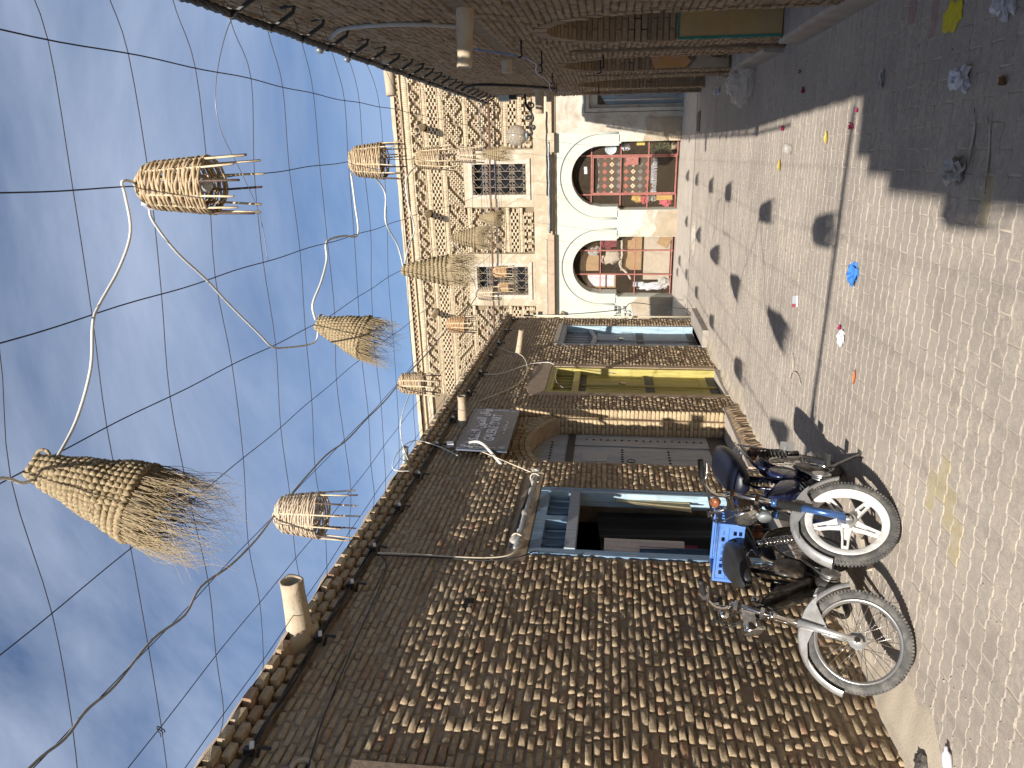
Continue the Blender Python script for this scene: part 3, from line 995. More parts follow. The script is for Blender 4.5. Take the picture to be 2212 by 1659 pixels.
# voussoirs of the arch: a soldier ring seen from below and an outer ring of stretchers
for ring, (r0, r1, nb, w0, w1) in enumerate(((AR + 0.002, AR + 0.055, 38, -0.30, -0.072), (AR + 0.066, AR + 0.118, 22, -0.11, -0.070), (AR + 0.128, AR + 0.20, 18, -0.11, -0.074))):
    a0 = math.asin(AC_H / (AR + 0.03))
    for k in range(nb):
        t0 = -a0 + 2 * a0 * k / nb + 0.0045
        t1 = -a0 + 2 * a0 * (k + 1) / nb - 0.0045
        m_ = MB()
        dw = R.gauss(0, 0.002)
        pts = [(AC_U + math.sin(t) * r_, ACV + math.cos(t) * r_) for r_ in (r0, r1) for t in (t0, t1)]
        m_.extrude([pts[0], pts[1], pts[3], pts[2]], w0, w1 + dw, FL)
        build(m_, 'brick', 'brick_trim' if ring == 0 else 'brick', wall_l)
# sunlit far jamb of the recess, laid in two steps (faces the camera)
def FJ(u, v, w): return Vector((u, 9.39 - w, v))
def FJ2(u, v, w): return Vector((u, 9.33 - w, v))
AX_J = (Vector((1, 0, 0)), Vector((0, 0, 1)), Vector((0, -1, 0)))
sp1, sp2, sp3 = [], [], []
k = 0
v = 0.215
while v < 2.80:
    sp1.append((-3.176, v + 0.02, 0.056, 0.0205, -0.02, 0.012 + R.gauss(0, 0.002)))
    if v < 2.27:
        if k % 2:
            sp2.append((-3.337, v + 0.02, 0.098, 0.0205, -0.02, 0.010 + R.gauss(0, 0.002)))
        else:
            sp2.append((-3.288, v + 0.02, 0.046, 0.0205, -0.02, 0.010 + R.gauss(0, 0.002)))
            sp2.append((-3.388, v + 0.02, 0.046, 0.0205, -0.02, 0.010 + R.gauss(0, 0.002)))
    v += 0.0525
    k += 1
lay_bricks(wall_l, FJ, AX_J, sp1, 'brick_trim', 'jamb', (0.11, 0.041, 0.03), 200, 8, 0.004, 0.0012, 0.001)
lay_bricks(wall_l, FJ2, AX_J, sp2, 'brick_trim', 'jamb2', (0.15, 0.041, 0.03), 200, 9, 0.004, 0.0012, 0.001)

# brick cornice: three stepped rows of spaced headers under a mud cap
sp = []
for r_, (v0, wf) in enumerate(((3.572, 0.045), (3.628, 0.088), (3.684, 0.128))):
    u = 2.2 + (0.078 if r_ % 2 else 0)
    while u < 15.25:
        if not (4.15 < u < 4.45):
            sp.append((u + R.gauss(0, 0.004), v0 + 0.025 + R.gauss(0, 0.002), 0.056, 0.0245, -0.06, wf + R.gauss(0, 0.006)))
        u += 0.156
cornice = build(MB().fbox(FL, -8, 15.3, 3.575, 3.735, -0.03, 0.008), 'cornice', 'mortar', LB)
lay_bricks(cornice, FL, AX_L, sp, 'brick', 'corn', (0.112, 0.049, 0.13), 250, 15, 0.0035, 0.0016, 0.0, smooth=False)
mb = MB()
mb.sheet(lambda a, b_: FL(-8 + 23.3 * a, (3.737 + 0.05 * math.sin(math.pi * min(b_ * 1.6, 1) / 2) + 0.008 * math.sin(a * 160) + 0.006 * math.sin(a * 410)) if b_ > 0 else 3.737, 0.118 - 0.40 * max(b_ - 0.15, 0) + 0.008 * math.sin(a * 230)), 300, 5)
build(mb, 'parapet_cap', 'plaster_mud', LB, True)

# ---- near door: faded blue frame, barred light above, clothes inside
d1 = MB()
for (a, b_) in ((5.65, 5.735), (6.885, 6.97)):
    d1.fbox(FL, a, b_, 0.0, 2.28, -0.13, 0.018)
d1.fbox(FL, 5.735, 6.885, 2.19, 2.28, -0.12, 0.012)
door1 = build(d1, 'door', 'paint_blue', LB)
build(MB().fbox(FL, 6.862, 6.888, 0.0, 2.2, -0.12, 0.022), 'door_jamb', 'paint_sky_and_lit_jamb', door1)  # paler strip: sunlight on the far jamb put into its colour
build(MB().fbox(FL, 5.735, 6.885, 1.90, 1.99, -0.12, 0.030), 'transom_beam', 'paint_grey', door1)
build(MB().fbox(FL, 6.27, 6.36, 1.99, 2.19, -0.08, 0.012), 'transom_post', 'paint_blue', door1)
for k in range(4):
    build(MB().fbox(FL, 5.74 + 0.287 * k, 5.74 + 0.287 * k + 0.28, 1.985, 2.20, -0.125, -0.10), 'plank', 'paint_blue', door1)
for k, uu in enumerate((5.87, 6.0, 6.13, 6.48, 6.6, 6.74)):
    build(MB().tube([FL(uu, 1.985, -0.03), FL(uu, 2.2, -0.03)], 0.011, 8), 'bar', 'paint_blue', door1, True)
# inside of the shop
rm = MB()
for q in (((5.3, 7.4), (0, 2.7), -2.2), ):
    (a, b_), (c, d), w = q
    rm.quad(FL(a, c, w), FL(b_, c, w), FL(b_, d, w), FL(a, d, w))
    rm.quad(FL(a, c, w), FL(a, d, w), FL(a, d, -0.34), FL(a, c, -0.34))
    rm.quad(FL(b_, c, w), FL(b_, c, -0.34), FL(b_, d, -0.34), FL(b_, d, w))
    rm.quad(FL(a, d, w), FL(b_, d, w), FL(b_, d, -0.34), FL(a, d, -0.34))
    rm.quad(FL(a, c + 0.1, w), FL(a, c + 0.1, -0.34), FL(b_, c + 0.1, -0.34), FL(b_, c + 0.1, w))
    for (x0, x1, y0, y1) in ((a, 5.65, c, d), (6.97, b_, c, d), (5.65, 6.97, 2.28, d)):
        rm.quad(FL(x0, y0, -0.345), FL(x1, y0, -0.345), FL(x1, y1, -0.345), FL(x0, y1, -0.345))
build(rm, 'room', 'pane_and_shade_black', LB)  # room walls near black: the unlit interior put into their colour
build(MB().fbox(FL, 5.65, 6.97, 0.0, 0.13, -0.34, 0.03), 'door_sill', 'concrete', LB)
# lintel and its rough plaster
build(MB().fbox(FL, 5.52, 7.30, 2.295, 2.465, -0.1, 0.006), 'lintel', 'plaster_mud', LB)

# ---- recessed grey plank door
def door_planks(parent, mat, u0, u1, v0, vfun, w, nb, thick=0.02):
    for k in range(nb):
        a = u0 + (u1 - u0) * k / nb + 0.003
        b_ = u0 + (u1 - u0) * (k + 1) / nb - 0.003
        dv = R.uniform(0, 0.004)
        m_ = MB()
        m_.extrude([(a, v0), (b_, v0), (b_, vfun(b_)), (a, vfun(a))], w - thick, w + dv, FL)
        build(m_, 'plank', mat, parent)
door2 = build(MB().fbox(FL, 7.66, 9.34, 0.19, 2.58, -0.35, -0.325), 'door', 'strap_black', LB)
door_planks(door2, 'paint_slate', 7.68, 8.92, 0.42, lambda u: 2.05, -0.30, 7)
door_planks(door2, 'paint_slate', 8.95, 9.325, 0.42, lambda u: 2.05, -0.295, 2)
door_planks(door2, 'paint_slate', 7.70, 9.325, 2.14, lambda u: arch_l(max(u, 7.68)) - 0.004, -0.30, 8)
build(MB().fbox(FL, 7.68, 9.326, 2.05, 2.14, -0.32, -0.288), 'lock_rail', 'strap_black', door2)
build(MB().fbox(FL, 7.68, 9.326, 0.20, 0.42, -0.32, -0.291), 'kick_board', 'strap_black', door2)
for (vv, us_) in ((2.33, [8.3 + 0.09 * k for k in range(9)]), (1.47, [8.3 + 0.075 * k for k in range(8)]), (0.92, [8.35 + 0.09 * k for k in range(6)])):
    for uu in us_:
        m_ = MB(); m_.lathe([(0.017, 0), (0.013, 0.008), (0.0, 0.012)], 8, FL(uu, vv, -0.296), (1, 0, 0))
        build(m_, 'nail', 'iron', door2, True)
for k in range(17):
    m_ = MB(); m_.lathe([(0.017 if k % 2 else 0.012, 0), (0.012, 0.008), (0.0, 0.012)], 8, FL(9.14, 0.5 + 0.088 * k, -0.291), (1, 0, 0))
    build(m_, 'nail', 'iron', door2, True)
build(MB().fbox(FL, 8.44, 8.72, 1.65, 1.94, -0.30, -0.292), 'paper_patch', 'bag_grey', door2)
m_ = MB(); m_.tube([FL(8.42 + 0.045 * math.cos(t), 1.37 + 0.045 * math.sin(t), -0.27) for t in np.linspace(0, 6.28, 20)], 0.006, 6)
build(m_, 'ring_handle', 'iron', door2, True)
# step: pale slab edged with rowlock bricks
st = build(MB().fbox(FL, 7.63, 9.60, 0.0, 0.195, -0.33, 0.03), 'step', 'concrete_pale', LB)
for k in range(47):
    a = 7.60 + 0.0425 * k
    bw = 0.033 + R.gauss(0, 0.002)
    m_ = MB()
    h = 0.165 + R.gauss(0, 0.006)
    o1, o2 = 0.095 + R.gauss(0, 0.012), 0.075 + R.gauss(0, 0.010)
    m_.add([FL(a, 0.0, 0.03), FL(a + bw, 0.0, 0.03), FL(a + bw, 0.0, o1), FL(a, 0.0, o1),
            FL(a, h, 0.034), FL(a + bw, h, 0.034), FL(a + bw, h - 0.035, o2), FL(a, h - 0.035, o2)],
           [(0, 3, 2, 1), (4, 5, 6, 7), (0, 1, 5, 4), (1, 2, 6, 5), (2, 3, 7, 6), (3, 0, 4, 7)])
    build(m_, 'brick', 'brick_right', st)

# ---- painted double doors with barred lights
def double_door(u0, u1, v0, v1, w, mat, mat_lit, tb, beam_mat, vb, curved=False, frame=0.085):
    m_ = MB()
    m_.fbox(FL, u0, u0 + frame, v0, v1, w - 0.05, 0.004)
    m_.fbox(FL, u1 - frame, u1, v0, v1, w - 0.05, 0.004)
    m_.fbox(FL, u0 + frame, u1 - frame, v1 - frame, v1, w - 0.05, 0.002)
    d_ = build(m_, 'door', mat, LB)
    build(MB().fbox(FL, u1 - frame - 0.012, u1 - frame + 0.002, v0, v1 - frame, w - 0.04, 0.008), 'door_jamb', mat_lit, d_)  # far jamb strip in mat_lit, the colour for the sunlit side
    if curved:
        m_ = MB()
        m_.extrude([(u0 + frame + (u1 - u0 - 2 * frame) * t, tb + 0.08 - 0.10 * math.sin(math.pi * t) + (0.0)) for t in np.linspace(0, 1, 11)] +
                   [(u0 + frame + (u1 - u0 - 2 * frame) * t, tb - 0.0 - 0.10 * math.sin(math.pi * t)) for t in np.linspace(1, 0, 11)], w - 0.02, w + 0.05, FL)
        build(m_, 'transom_beam', beam_mat, d_)
    else:
        build(MB().fbox(FL, u0 + frame, u1 - frame, tb, tb + 0.09, w - 0.02, w + 0.07), 'transom_beam', beam_mat, d_)
    ui, ue = u0 + frame, u1 - frame
    um = (ui + ue) / 2
    nb = 7
    for k in range(nb):
        uu = ui + (ue - ui) * (k + 0.5) / nb
        build(MB().tube([FL(uu, tb + 0.0, w + 0.02), FL(uu, v1 - frame, w + 0.02)], 0.013, 8), 'bar', mat, d_, True)
    build(MB().fbox(FL, ui, ue, tb, v1 - frame, w - 0.05, w - 0.03), 'light_panel', mat, d_)
    for (a, b_) in ((ui + 0.002, um - 0.004), (um + 0.004, ue - 0.002)):
        lf = build(MB().fbox(FL, a, b_, v0 + 0.02, tb, w - 0.045, w - 0.018), 'leaf', mat, d_)
        n_ = 4
        for k in range(n_):
            a2 = a + 0.075 + (b_ - a - 0.15) * k / n_
            b2 = a + 0.075 + (b_ - a - 0.15) * (k + 1) / n_ - 0.004
            for (c, d) in ((v0 + 0.24, vb - 0.10), (vb + 0.10, tb - 0.15)):
                build(MB().fbox(FL, a2, b2, c, d, w - 0.02, w - 0.012 + R.uniform(0, 0.003)), 'plank', mat, d_)
        for (c, d) in ((v0 + 0.10, v0 + 0.24), (vb - 0.10, vb + 0.10), (tb - 0.15, tb)):
            build(MB().fbox(FL, a, b_, c, d, w - 0.02, w - 0.004), 'rail', mat, d_)
        for s0 in (a, b_ - 0.075):
            build(MB().fbox(FL, s0, s0 + 0.075, v0 + 0.1, tb, w - 0.02, w - 0.002), 'stile', mat, d_)
        build(MB().fbox(FL, a, b_, vb - 0.07, vb + 0.06, w - 0.02, w + 0.004), 'strap', 'strap_black', d_)
        build(MB().fbox(FL, a, b_, tb - 0.10, tb - 0.003, w - 0.02, w + 0.003), 'strap', 'strap_black', d_)
        build(MB().fbox(FL, a, b_, v0 + 0.01, v0 + 0.13, w - 0.02, w + 0.005), 'kick_board', 'strap_black', d_)
    build(MB().tube([FL(um + 0.01, v0 + 0.02, w + 0.008), FL(um + 0.01, tb - 0.03, w + 0.008)], 0.020, 8), 'cover_strip', mat, d_, True)
    pl = MB()
    pl.box(FL(um + 0.02, 1.44, w + 0.045), (0.03, 0.06, 0.07))
    pl.tube([FL(um + 0.02 + 0.022 * math.cos(t), 1.475 + 0.045 * math.sin(t), w + 0.045) for t in np.linspace(0, math.pi, 9)], 0.006, 6)
    build(pl, 'padlock', 'chrome', d_)
    build(MB().fbox(FL, u0, u1, 0.0, v0, -0.2, 0.02), 'sill', 'concrete_pale', LB)
    return d_
dy = double_door(10.17, 11.53, 0.08, 2.53, -0.10, 'paint_yellow', 'paint_yellow', 2.08, 'paint_yellow', 1.06)
# plaster round the yellow door
m_ = MB()
m_.fbox(FL, 10.04, 10.165, 0.05, 2.60, -0.01, 0.012)
m_.fbox(FL, 11.535, 11.69, 0.05, 2.60, -0.01, 0.012)
m_.extrude([(10.04, 2.535), (11.69, 2.535), (11.69, 2.70), (11.45, 2.80), (10.9, 2.76), (10.4, 2.82), (10.0, 2.72)], -0.01, 0.014, FL)
build(m_, 'plaster_surround', 'plaster_mud', LB)
db = double_door(13.0, 14.62, 0.10, 2.55, -0.12, 'paint_grey', 'paint_sky_and_lit_jamb', 1.98, 'paint_grey', 1.10, curved=True)  # far jamb coloured paler than the grey frame for the sunlight on it
build(MB().fbox(FL, 12.95, 14.67, 2.55, 2.63, -0.05, 0.03), 'lintel', 'old_wood', LB)
build(MB().fbox(FL, 12.93, 14.9, 0.0, 0.10, -0.1, 0.30), 'step', 'concrete', LB)

# plaster patch and round clay vent at the near edge
m_ = MB(); m_.fbox(FL, 1.0, 3.27, 2.0, 2.98, -0.02, 0.035)
build(m_, 'plaster_patch', 'plaster_mud', LB)
m_ = MB(); m_.lathe([(0.045, -0.05), (0.045, 0.03), (0.062, 0.033), (0.07, 0.0)], 20, FL(3.20, 3.24, 0), (1, 0, 0))
build(m_, 'vent_ring', 'terracotta', LB, True)
m_ = MB(); m_.lathe([(0.0, 0.004), (0.046, 0.004)], 16, FL(3.20, 3.24, 0), (1, 0, 0))
build(m_, 'vent_shade_patch', 'dark_inside', LB)  # dark disc stands in for the shade inside the vent

# putlog hole: a black plate on the brickwork stands in for its shade
build(MB().fbox(FL, 4.80, 4.92, 2.60, 2.67, -0.01, 0.021), 'putlog_shade_patch', 'pane_and_shade_black', LB)

# rain spouts
def spout(F, u, v, r0, r1, L, drop, mat, root, name='rain_spout', rough=0.004, seed=1, w0=-0.05, n=20, th=0.82):
    P0, P1 = F(u, v, w0), F(u, v - drop, L)
    ax = (P1 - P0)
    ln = ax.length
    prof = [(r0, 0), (r0 * 1.02, ln * 0.25), ((r0 + r1) / 2, ln * 0.55), (r1, ln * 0.85), (r1 * 1.03, ln), (r1 * th, ln), (r1 * th * 0.97, ln * 0.4), (0.0, ln * 0.38)]
    m_ = MB().lathe(prof, n, P0, ax)
    m_.xform(lambda p: p + wob(p * 9, rough, seed))
    return build(m_, name, mat, root, True)
spout(FL, 4.30, 3.69, 0.082, 0.075, 0.47, -0.02, 'terracotta', LB, rough=0.008, seed=2)
m_ = MB(); blob(m_, FL(4.30, 3.68, -0.02), (0.16, 0.19, 0.085), 5, 0.18, 14, 8)
build(m_, 'mortar_cradle', 'plaster_beige', LB, True)
spout(FL, 7.20, 3.735, 0.036, 0.036, 0.30, 0.02, 'zinc', LB, rough=0.0, th=0.9)
m_ = MB(); blob(m_, FL(7.2, 3.72, 0.05), (0.09, 0.10, 0.05), 6, 0.2, 12, 7)
build(m_, 'mortar_cradle', 'plaster_beige', LB, True)
spout(FL, 12.2, 3.15, 0.05, 0.042, 0.43, 0.07, 'terracotta', LB, rough=0.002, seed=4)
spout(FL, 8.72, 3.40, 0.058, 0.050, 0.38, -0.01, 'terracotta', LB, rough=0.002, seed=5)
# pale pole at the far corner
m_ = MB().tube([(-3.10, 15.32, 0.05), (-3.115, 15.33, 1.5), (-3.105, 15.32, 3.4)], 0.020, 8)
build(m_, 'corner_pole', 'cream_cable', LB, True)

# ------------------------------------------------------------------ right building: brick arcade in shade
RB = thing('arcade_building', 'shaded brown brick building with blind round arches and cable bundle on the right', 'building', (0.95, 9.0, 0))
RW_END, RW_TOP = 16.3, 4.13
NICHES = [(4.45, 0.85, 2.16), (6.70, 0.83, 2.17), (8.20, 0.20, 2.07), (9.82, 0.88, 2.17), (11.35, 0.17, 2.07), (13.15, 1.12, 2.09), (15.45, 0.66, 2.09)]
NB = -0.28
def nich_h(c, r, ap):
    return lambda u: ap - r + math.sqrt(max(r * r - (u - c) ** 2, 0))
mb = MB()
rects = []
for (c, r, ap) in NICHES:
    rects.append((c - r, c + r, 0.0, ap))
us = sorted({-8.0, RW_END, *[q for r_ in rects for q in r_[:2]]})
for i in range(len(us) - 1):
    uc = (us[i] + us[i + 1]) / 2
    nn = [r_ for r_ in rects if r_[0] < uc < r_[1]]
    v0 = nn[0][3] if nn else -0.05
    mb.quad(FR(us[i], v0, 0), FR(us[i + 1], v0, 0), FR(us[i + 1], RW_TOP, 0), FR(us[i], RW_TOP, 0))
for (c, r, ap) in NICHES:
    rr = r + (0.014 if r > 0.5 else 0.0)
    hf = nich_h(c, rr, ap - r + rr)
    arch_fill(mb, FR, c - r, c + r, ap + rr - r, hf, 0, NB, 26)
    for e_ in (c - rr, c + rr):
        mb.quad(FR(e_, -0.05, 0), FR(e_, ap - r, 0), FR(e_, ap - r, NB), FR(e_, -0.05, NB))
    mb.quad(FR(c - r, -0.05, NB), FR(c + r, -0.05, NB), FR(c + r, ap, NB), FR(c - r, ap, NB))
# far end, roof, rear
def FRw(u, v, w): return FR(u, v, w)
mb.quad(FR(RW_END, -0.05, 0), FR(RW_END, RW_TOP, 0), FR(RW_END, RW_TOP, -5), FR(RW_END, -0.05, -5))
mb.quad(FR(-8, RW_TOP - 0.02, 0), FR(RW_END, RW_TOP - 0.02, 0), FR(RW_END, RW_TOP - 0.02, -5), FR(-8, RW_TOP - 0.02, -5))
mb.quad(FR(-8, -0.05, -5), FR(RW_END, -0.05, -5), FR(RW_END, RW_TOP, -5), FR(-8, RW_TOP, -5))
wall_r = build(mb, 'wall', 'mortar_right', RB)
AX_R = (Vector((0.02, 1, 0)).normalized(), Vector((0, 0, 1)), Vector((-1, 0.02, 0)).normalized())
def chord(c, r, ap):
    def fn(v):
        if v > ap: return None
        if v < ap - r: return (c - r, c + r)
        q = math.sqrt(max(r * r - (v - (ap - r)) ** 2, 0))
        return (c - q, c + q)
    return fn
chords = [chord(*q) for q in NICHES]
# wall bricks, leaving a ring for the voussoirs of the wide arches
ring = [chord(c, r + (0.115 if r > 0.5 else 0.0), ap + (0.115 if r > 0.5 else 0.0)) if r > 0.5 else chord(c, r, ap) for (c, r, ap) in NICHES]
sp = courses(2.4, RW_END, 0.0, RW_TOP - 0.12, 0.0525, 0.19, 0.011, skipper([(-9, 99, 2.655, 2.725)], ring), lambda u, v, g: 0.013 + g.gauss(0, 0.004), 21, back=-0.02)
sp = [s for s in sp if not any(abs(s[0] - c) < r + 0.12 and s[1] < ap - r for (c, r, ap) in NICHES if False)]
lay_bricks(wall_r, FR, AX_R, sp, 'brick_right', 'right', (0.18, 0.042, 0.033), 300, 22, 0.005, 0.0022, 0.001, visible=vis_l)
# bricks of the niche backs
def Fnb(u, v, w): return FR(u, v, w + NB)
sp = []
for (c, r, ap) in NICHES:
    ch = chord(c, r - 0.005, ap - 0.005)
    def inside(a, b_, v0, v1, ch=ch):
        q = ch((v0 + v1) / 2)
        if not q: return []
        s0, s1 = max(a, q[0]), min(b_, q[1])
        return [(s0, s1)] if s1 - s0 > 0.03 else []
    if c > 3:
        sp += courses(c - r, c + r, 0.21, ap, 0.0525, 0.19, 0.011, inside, lambda u, v, g: 0.011 + g.gauss(0, 0.004), int(c * 10), back=-0.015)
lay_bricks(wall_r, Fnb, AX_R, sp, 'brick_right', 'right', (0.18, 0.042, 0.033), 0, 23, 0.005, 0.002, 0.001, stuffname='niche_brickwork')
# voussoirs and jamb bricks of the wide arches, one ring of headers each
for (c, r, ap) in NICHES:
    if r < 0.5: continue
    nv = int(math.pi * r / 0.056)
    for k in range(nv):
        t0, t1 = math.pi * k / nv + 0.004 / r, math.pi * (k + 1) / nv - 0.006 / r
        r0, r1 = r + 0.001, r + 0.105
        pts = [(c - math.cos(t) * q, ap - r + math.sin(t) * q) for q in (r0, r1) for t in (t0, t1)]
        cut = -0.085 if k % 2 else -0.175
        f_ = 0.014 + R.gauss(0, 0.003)
        m_ = MB().extrude([pts[0], pts[1], pts[3], pts[2]], cut + 0.005, f_, FR)
        build(m_, 'brick', 'brick_right', wall_r)
        if k > nv * 0.3:
            m_ = MB().extrude([pts[0], pts[1], pts[3], pts[2]], NB + 0.004, cut - 0.005, FR)
            build(m_, 'brick', 'brick_right', wall_r)
    v = 0.0
    k = 0
    while v < ap - r - 0.03:
        for sgn in (-1, 1):
            L = 0.105 if k % 2 else 0.072
            dj = R.gauss(0, 0.003)
            a = c + sgn * (r + 0.001 + dj)
            b_ = c + sgn * (r + L)
            cut = -0.085 if k % 2 else -0.175
            f_ = 0.014 + R.gauss(0, 0.003)
            build(MB().fbox(FR, min(a, b_), max(a, b_), v + 0.006, v + 0.047, cut + 0.005, f_), 'brick', 'brick_right', wall_r)
            if sgn > 0:
                build(MB().fbox(FR, min(a, b_), max(a, b_), v + 0.006, v + 0.047, NB + 0.004, cut - 0.005), 'brick', 'brick_right', wall_r)
        v += 0.0525
        k += 1
# string course of brick on edge, and toothed top
mb = MB()
u = -8.0
sc = build(MB().fbox(FR, -8, RW_END + 0.03, 2.662, 2.718, -0.02, 0.045), 'string_course', 'brick_right', RB)
sp = []
u = 2.4
while u < RW_END:
    sp.append((u, RW_TOP - 0.09, 0.038, 0.024, -0.03, 0.025 + R.gauss(0, 0.004)))
    sp.append((u + 0.055, RW_TOP - 0.035, 0.045, 0.024, -0.03, 0.038 + R.gauss(0, 0.004)))
    u += 0.11
top_r = build(MB().fbox(FR, -8, RW_END, RW_TOP - 0.118, RW_TOP + 0.004, -0.3, 0.02), 'cornice', 'mortar_right', RB)
lay_bricks(top_r, FR, AX_R, sp, 'brick_right', 'rtop', (0.08, 0.048, 0.09), 200, 25, 0.004, 0.002, 0.001, visible=vis_l)
build(MB().sheet(lambda a, b_: FR(-8 + (RW_END + 8) * a, RW_TOP + 0.006 + 0.035 * math.sin(math.pi * min(b_ + 0.02, 1)) + 0.006 * math.sin(a * 190), 0.030 - 0.4 * b_ + 0.006 * math.sin(a * 333)), 200, 4), 'parapet_cap', 'plaster_mud', RB, True)
# raised concrete bench along the foot
m_ = MB()
def bench(u0, u1):
    k = MB()
    k.extrude([(-0.27, 0.0), (0.055, 0.0), (0.045, 0.185), (0.02, 0.205), (-0.27, 0.215)], 0, 1, lambda a, b_, t: Vector((XR(u0 + (u1 - u0) * t) - a, u0 + (u1 - u0) * t, b_)))
    return k
build(bench(1.5, 7.78), 'bench_ledge', 'concrete', RB)
build(bench(8.50, 10.6), 'bench_ledge', 'concrete', RB)
m_ = MB()
for k in range(3):
    m_.extrude([(-0.27, 0.0), (0.03, 0.0), (0.03, 0.12), (-0.27, 0.14)], 0, 1, lambda a, b_, t: Vector((XR(11.9) - a, 12.05 + 2.2 * t, b_)))
    break
build(m_, 'bench_ledge', 'concrete', RB)
# ochre sheet with teal edges on the far reveal of the nearest niche; orange plaster on the next one's
e1 = 6.70 + 0.83
pn = build(MB().fbox(FR, e1 - 0.022, e1 - 0.004, 0.215, 1.07, NB + 0.005, -0.012), 'ochre_panel', 'paint_ochre', RB)
build(MB().fbox(FR, e1 - 0.026, e1 - 0.002, 1.07, 1.085, NB + 0.005, -0.008), 'edge_strip', 'paint_teal', pn)
build(MB().fbox(FR, e1 - 0.027, e1 - 0.002, 0.215, 1.07, -0.012, 0.010), 'edge_strip', 'paint_teal', pn)
e2 = 9.82 + 0.88
def FRV(u, v, w): return FR(e2 - w, v, u)
m_ = MB().extrude([(-0.01, 0.74), (-0.08, 0.66), (-0.16, 0.74), (-0.22, 0.64), (NB + 0.004, 0.70), (NB + 0.004, 1.12), (-0.15, 1.15), (-0.01, 1.10)], 0.002, 0.014, FRV)
build(m_, 'orange_plaster', 'plaster_orange', RB)
m_ = MB().extrude([(0.0, 0.22), (-0.10, 0.22), (-0.12, 0.42), (-0.20, 0.50), (NB + 0.004, 0.46), (NB + 0.004, 0.66), (-0.12, 0.60), (0.0, 0.70)], 0.001, 0.010, FRV)
build(m_, 'render_patch', 'limewash_foot', RB)
# spouts
spout(FR, 5.45, 2.62, 0.058, 0.050, 0.36, -0.02, 'terracotta', RB, rough=0.002, seed=7)
spout(FR, 8.45, 3.90, 0.062, 0.055, 0.36, 0.02, 'terracotta', RB, rough=0.002, seed=8)
spout(FR, 13.4, 2.68, 0.075, 0.068, 0.42, 0.0, 'terracotta', RB, rough=0.002, seed=9)
spout(FR, 14.35, 2.58, 0.06, 0.055, 0.20, 0.0, 'terracotta', RB, rough=0.002, seed=10)
spout(FR, 8.85, 2.72, 0.06, 0.055, 0.14, 0.0, 'terracotta', RB, rough=0.002, seed=11)
# iron hooks in the wall
for (u, v) in ((7.2, 2.42), (8.0, 2.3), (8.9, 2.36), (9.2, 1.75), (10.6, 2.34), (12.2, 2.4), (12.5, 2.38), (8.55, 1.72), (13.4, 1.78)):
    h = MB().tube([FR(u, v, -0.02), FR(u, v, 0.10), FR(u, v - 0.008, 0.125), FR(u, v - 0.0, 0.14), FR(u, v + 0.03, 0.145)], 0.008, 6)
    build(h, 'hook', 'iron', RB, True)

# taller house just behind the viewer on the right (its shadow lies across the near paving)
HB = thing('brick_house', 'brick house behind the viewer whose stepped shadow covers the near paving', 'building', (2.5, -6, 0))
m_ = MB()
hx = 0.68
m_.bb(hx, 5.0, -14, -1.78, -0.05, 4.70)
m_.bb(hx + 0.01, 5.0, -14, -2.12, 4.70, 4.92)
build(m_, 'wall', 'mortar_right', HB)
m_ = MB()
m_.bb(hx - 0.08, hx + 0.3, -14, -2.55, 4.92, 5.02)
m_.bb(hx - 0.16, hx + 0.3, -14, -3.10, 5.02, 5.10)
build(m_, 'cornice', 'brick_right', HB)

# ------------------------------------------------------------------ end building
EB = thing('patterned_brick_facade', 'two storey cream building with patterned relief brickwork above white arches', 'building', tuple(FA))
AX_F = (FE, Vector((0, 0, 1)), FN)
ARCH = {'r': (-1.18, 0.74, 0.83), 'l': (-3.49, 0.71, 0.80)}
SPR, CAPV = 1.94, 1.50
mb = MB()
WB = -0.38
rects = []
for (c, r, h) in ARCH.values():
    rects += [(c - h, c + h, -0.05, CAPV), (c - r, c + r, CAPV, SPR + r)]
us = sorted({-9.5, -0.11, *[q for r_ in rects for q in r_[:2]]})
vsx = sorted({-0.05, 3.10, *[q for r_ in rects for q in r_[2:4]]})
for i in range(len(us) - 1):
    for j in range(len(vsx) - 1):
        uc, vc = (us[i] + us[i + 1]) / 2, (vsx[j] + vsx[j + 1]) / 2
        if any(r_[0] < uc < r_[1] and r_[2] < vc < r_[3] for r_ in rects): continue
        mb.quad(FF(us[i], vsx[j], 0), FF(us[i + 1], vsx[j], 0), FF(us[i + 1], vsx[j + 1], 0), FF(us[i], vsx[j + 1], 0))
for (c, r, h) in ARCH.values():
    arch_fill(mb, FF, c - r, c + r, SPR + r, lambda u, c=c, r=r: SPR + math.sqrt(max(r * r - (u - c) ** 2, 0)), 0, WB, 32)
    for sgn in (-1, 1):
        mb.quad(FF(c + sgn * r, CAPV, 0), FF(c + sgn * r, SPR, 0), FF(c + sgn * r, SPR, WB), FF(c + sgn * r, CAPV, WB))
        mb.quad(FF(c + sgn * h, -0.05, 0), FF(c + sgn * h, CAPV, 0), FF(c + sgn * h, CAPV, WB), FF(c + sgn * h, -0.05, WB))
        mb.quad(FF(c + sgn * r, CAPV, 0), FF(c + sgn * h, CAPV, 0), FF(c + sgn * h, CAPV, WB), FF(c + sgn * r, CAPV, WB))
wall_w = build(mb, 'whitewashed_wall', 'limewash', EB)
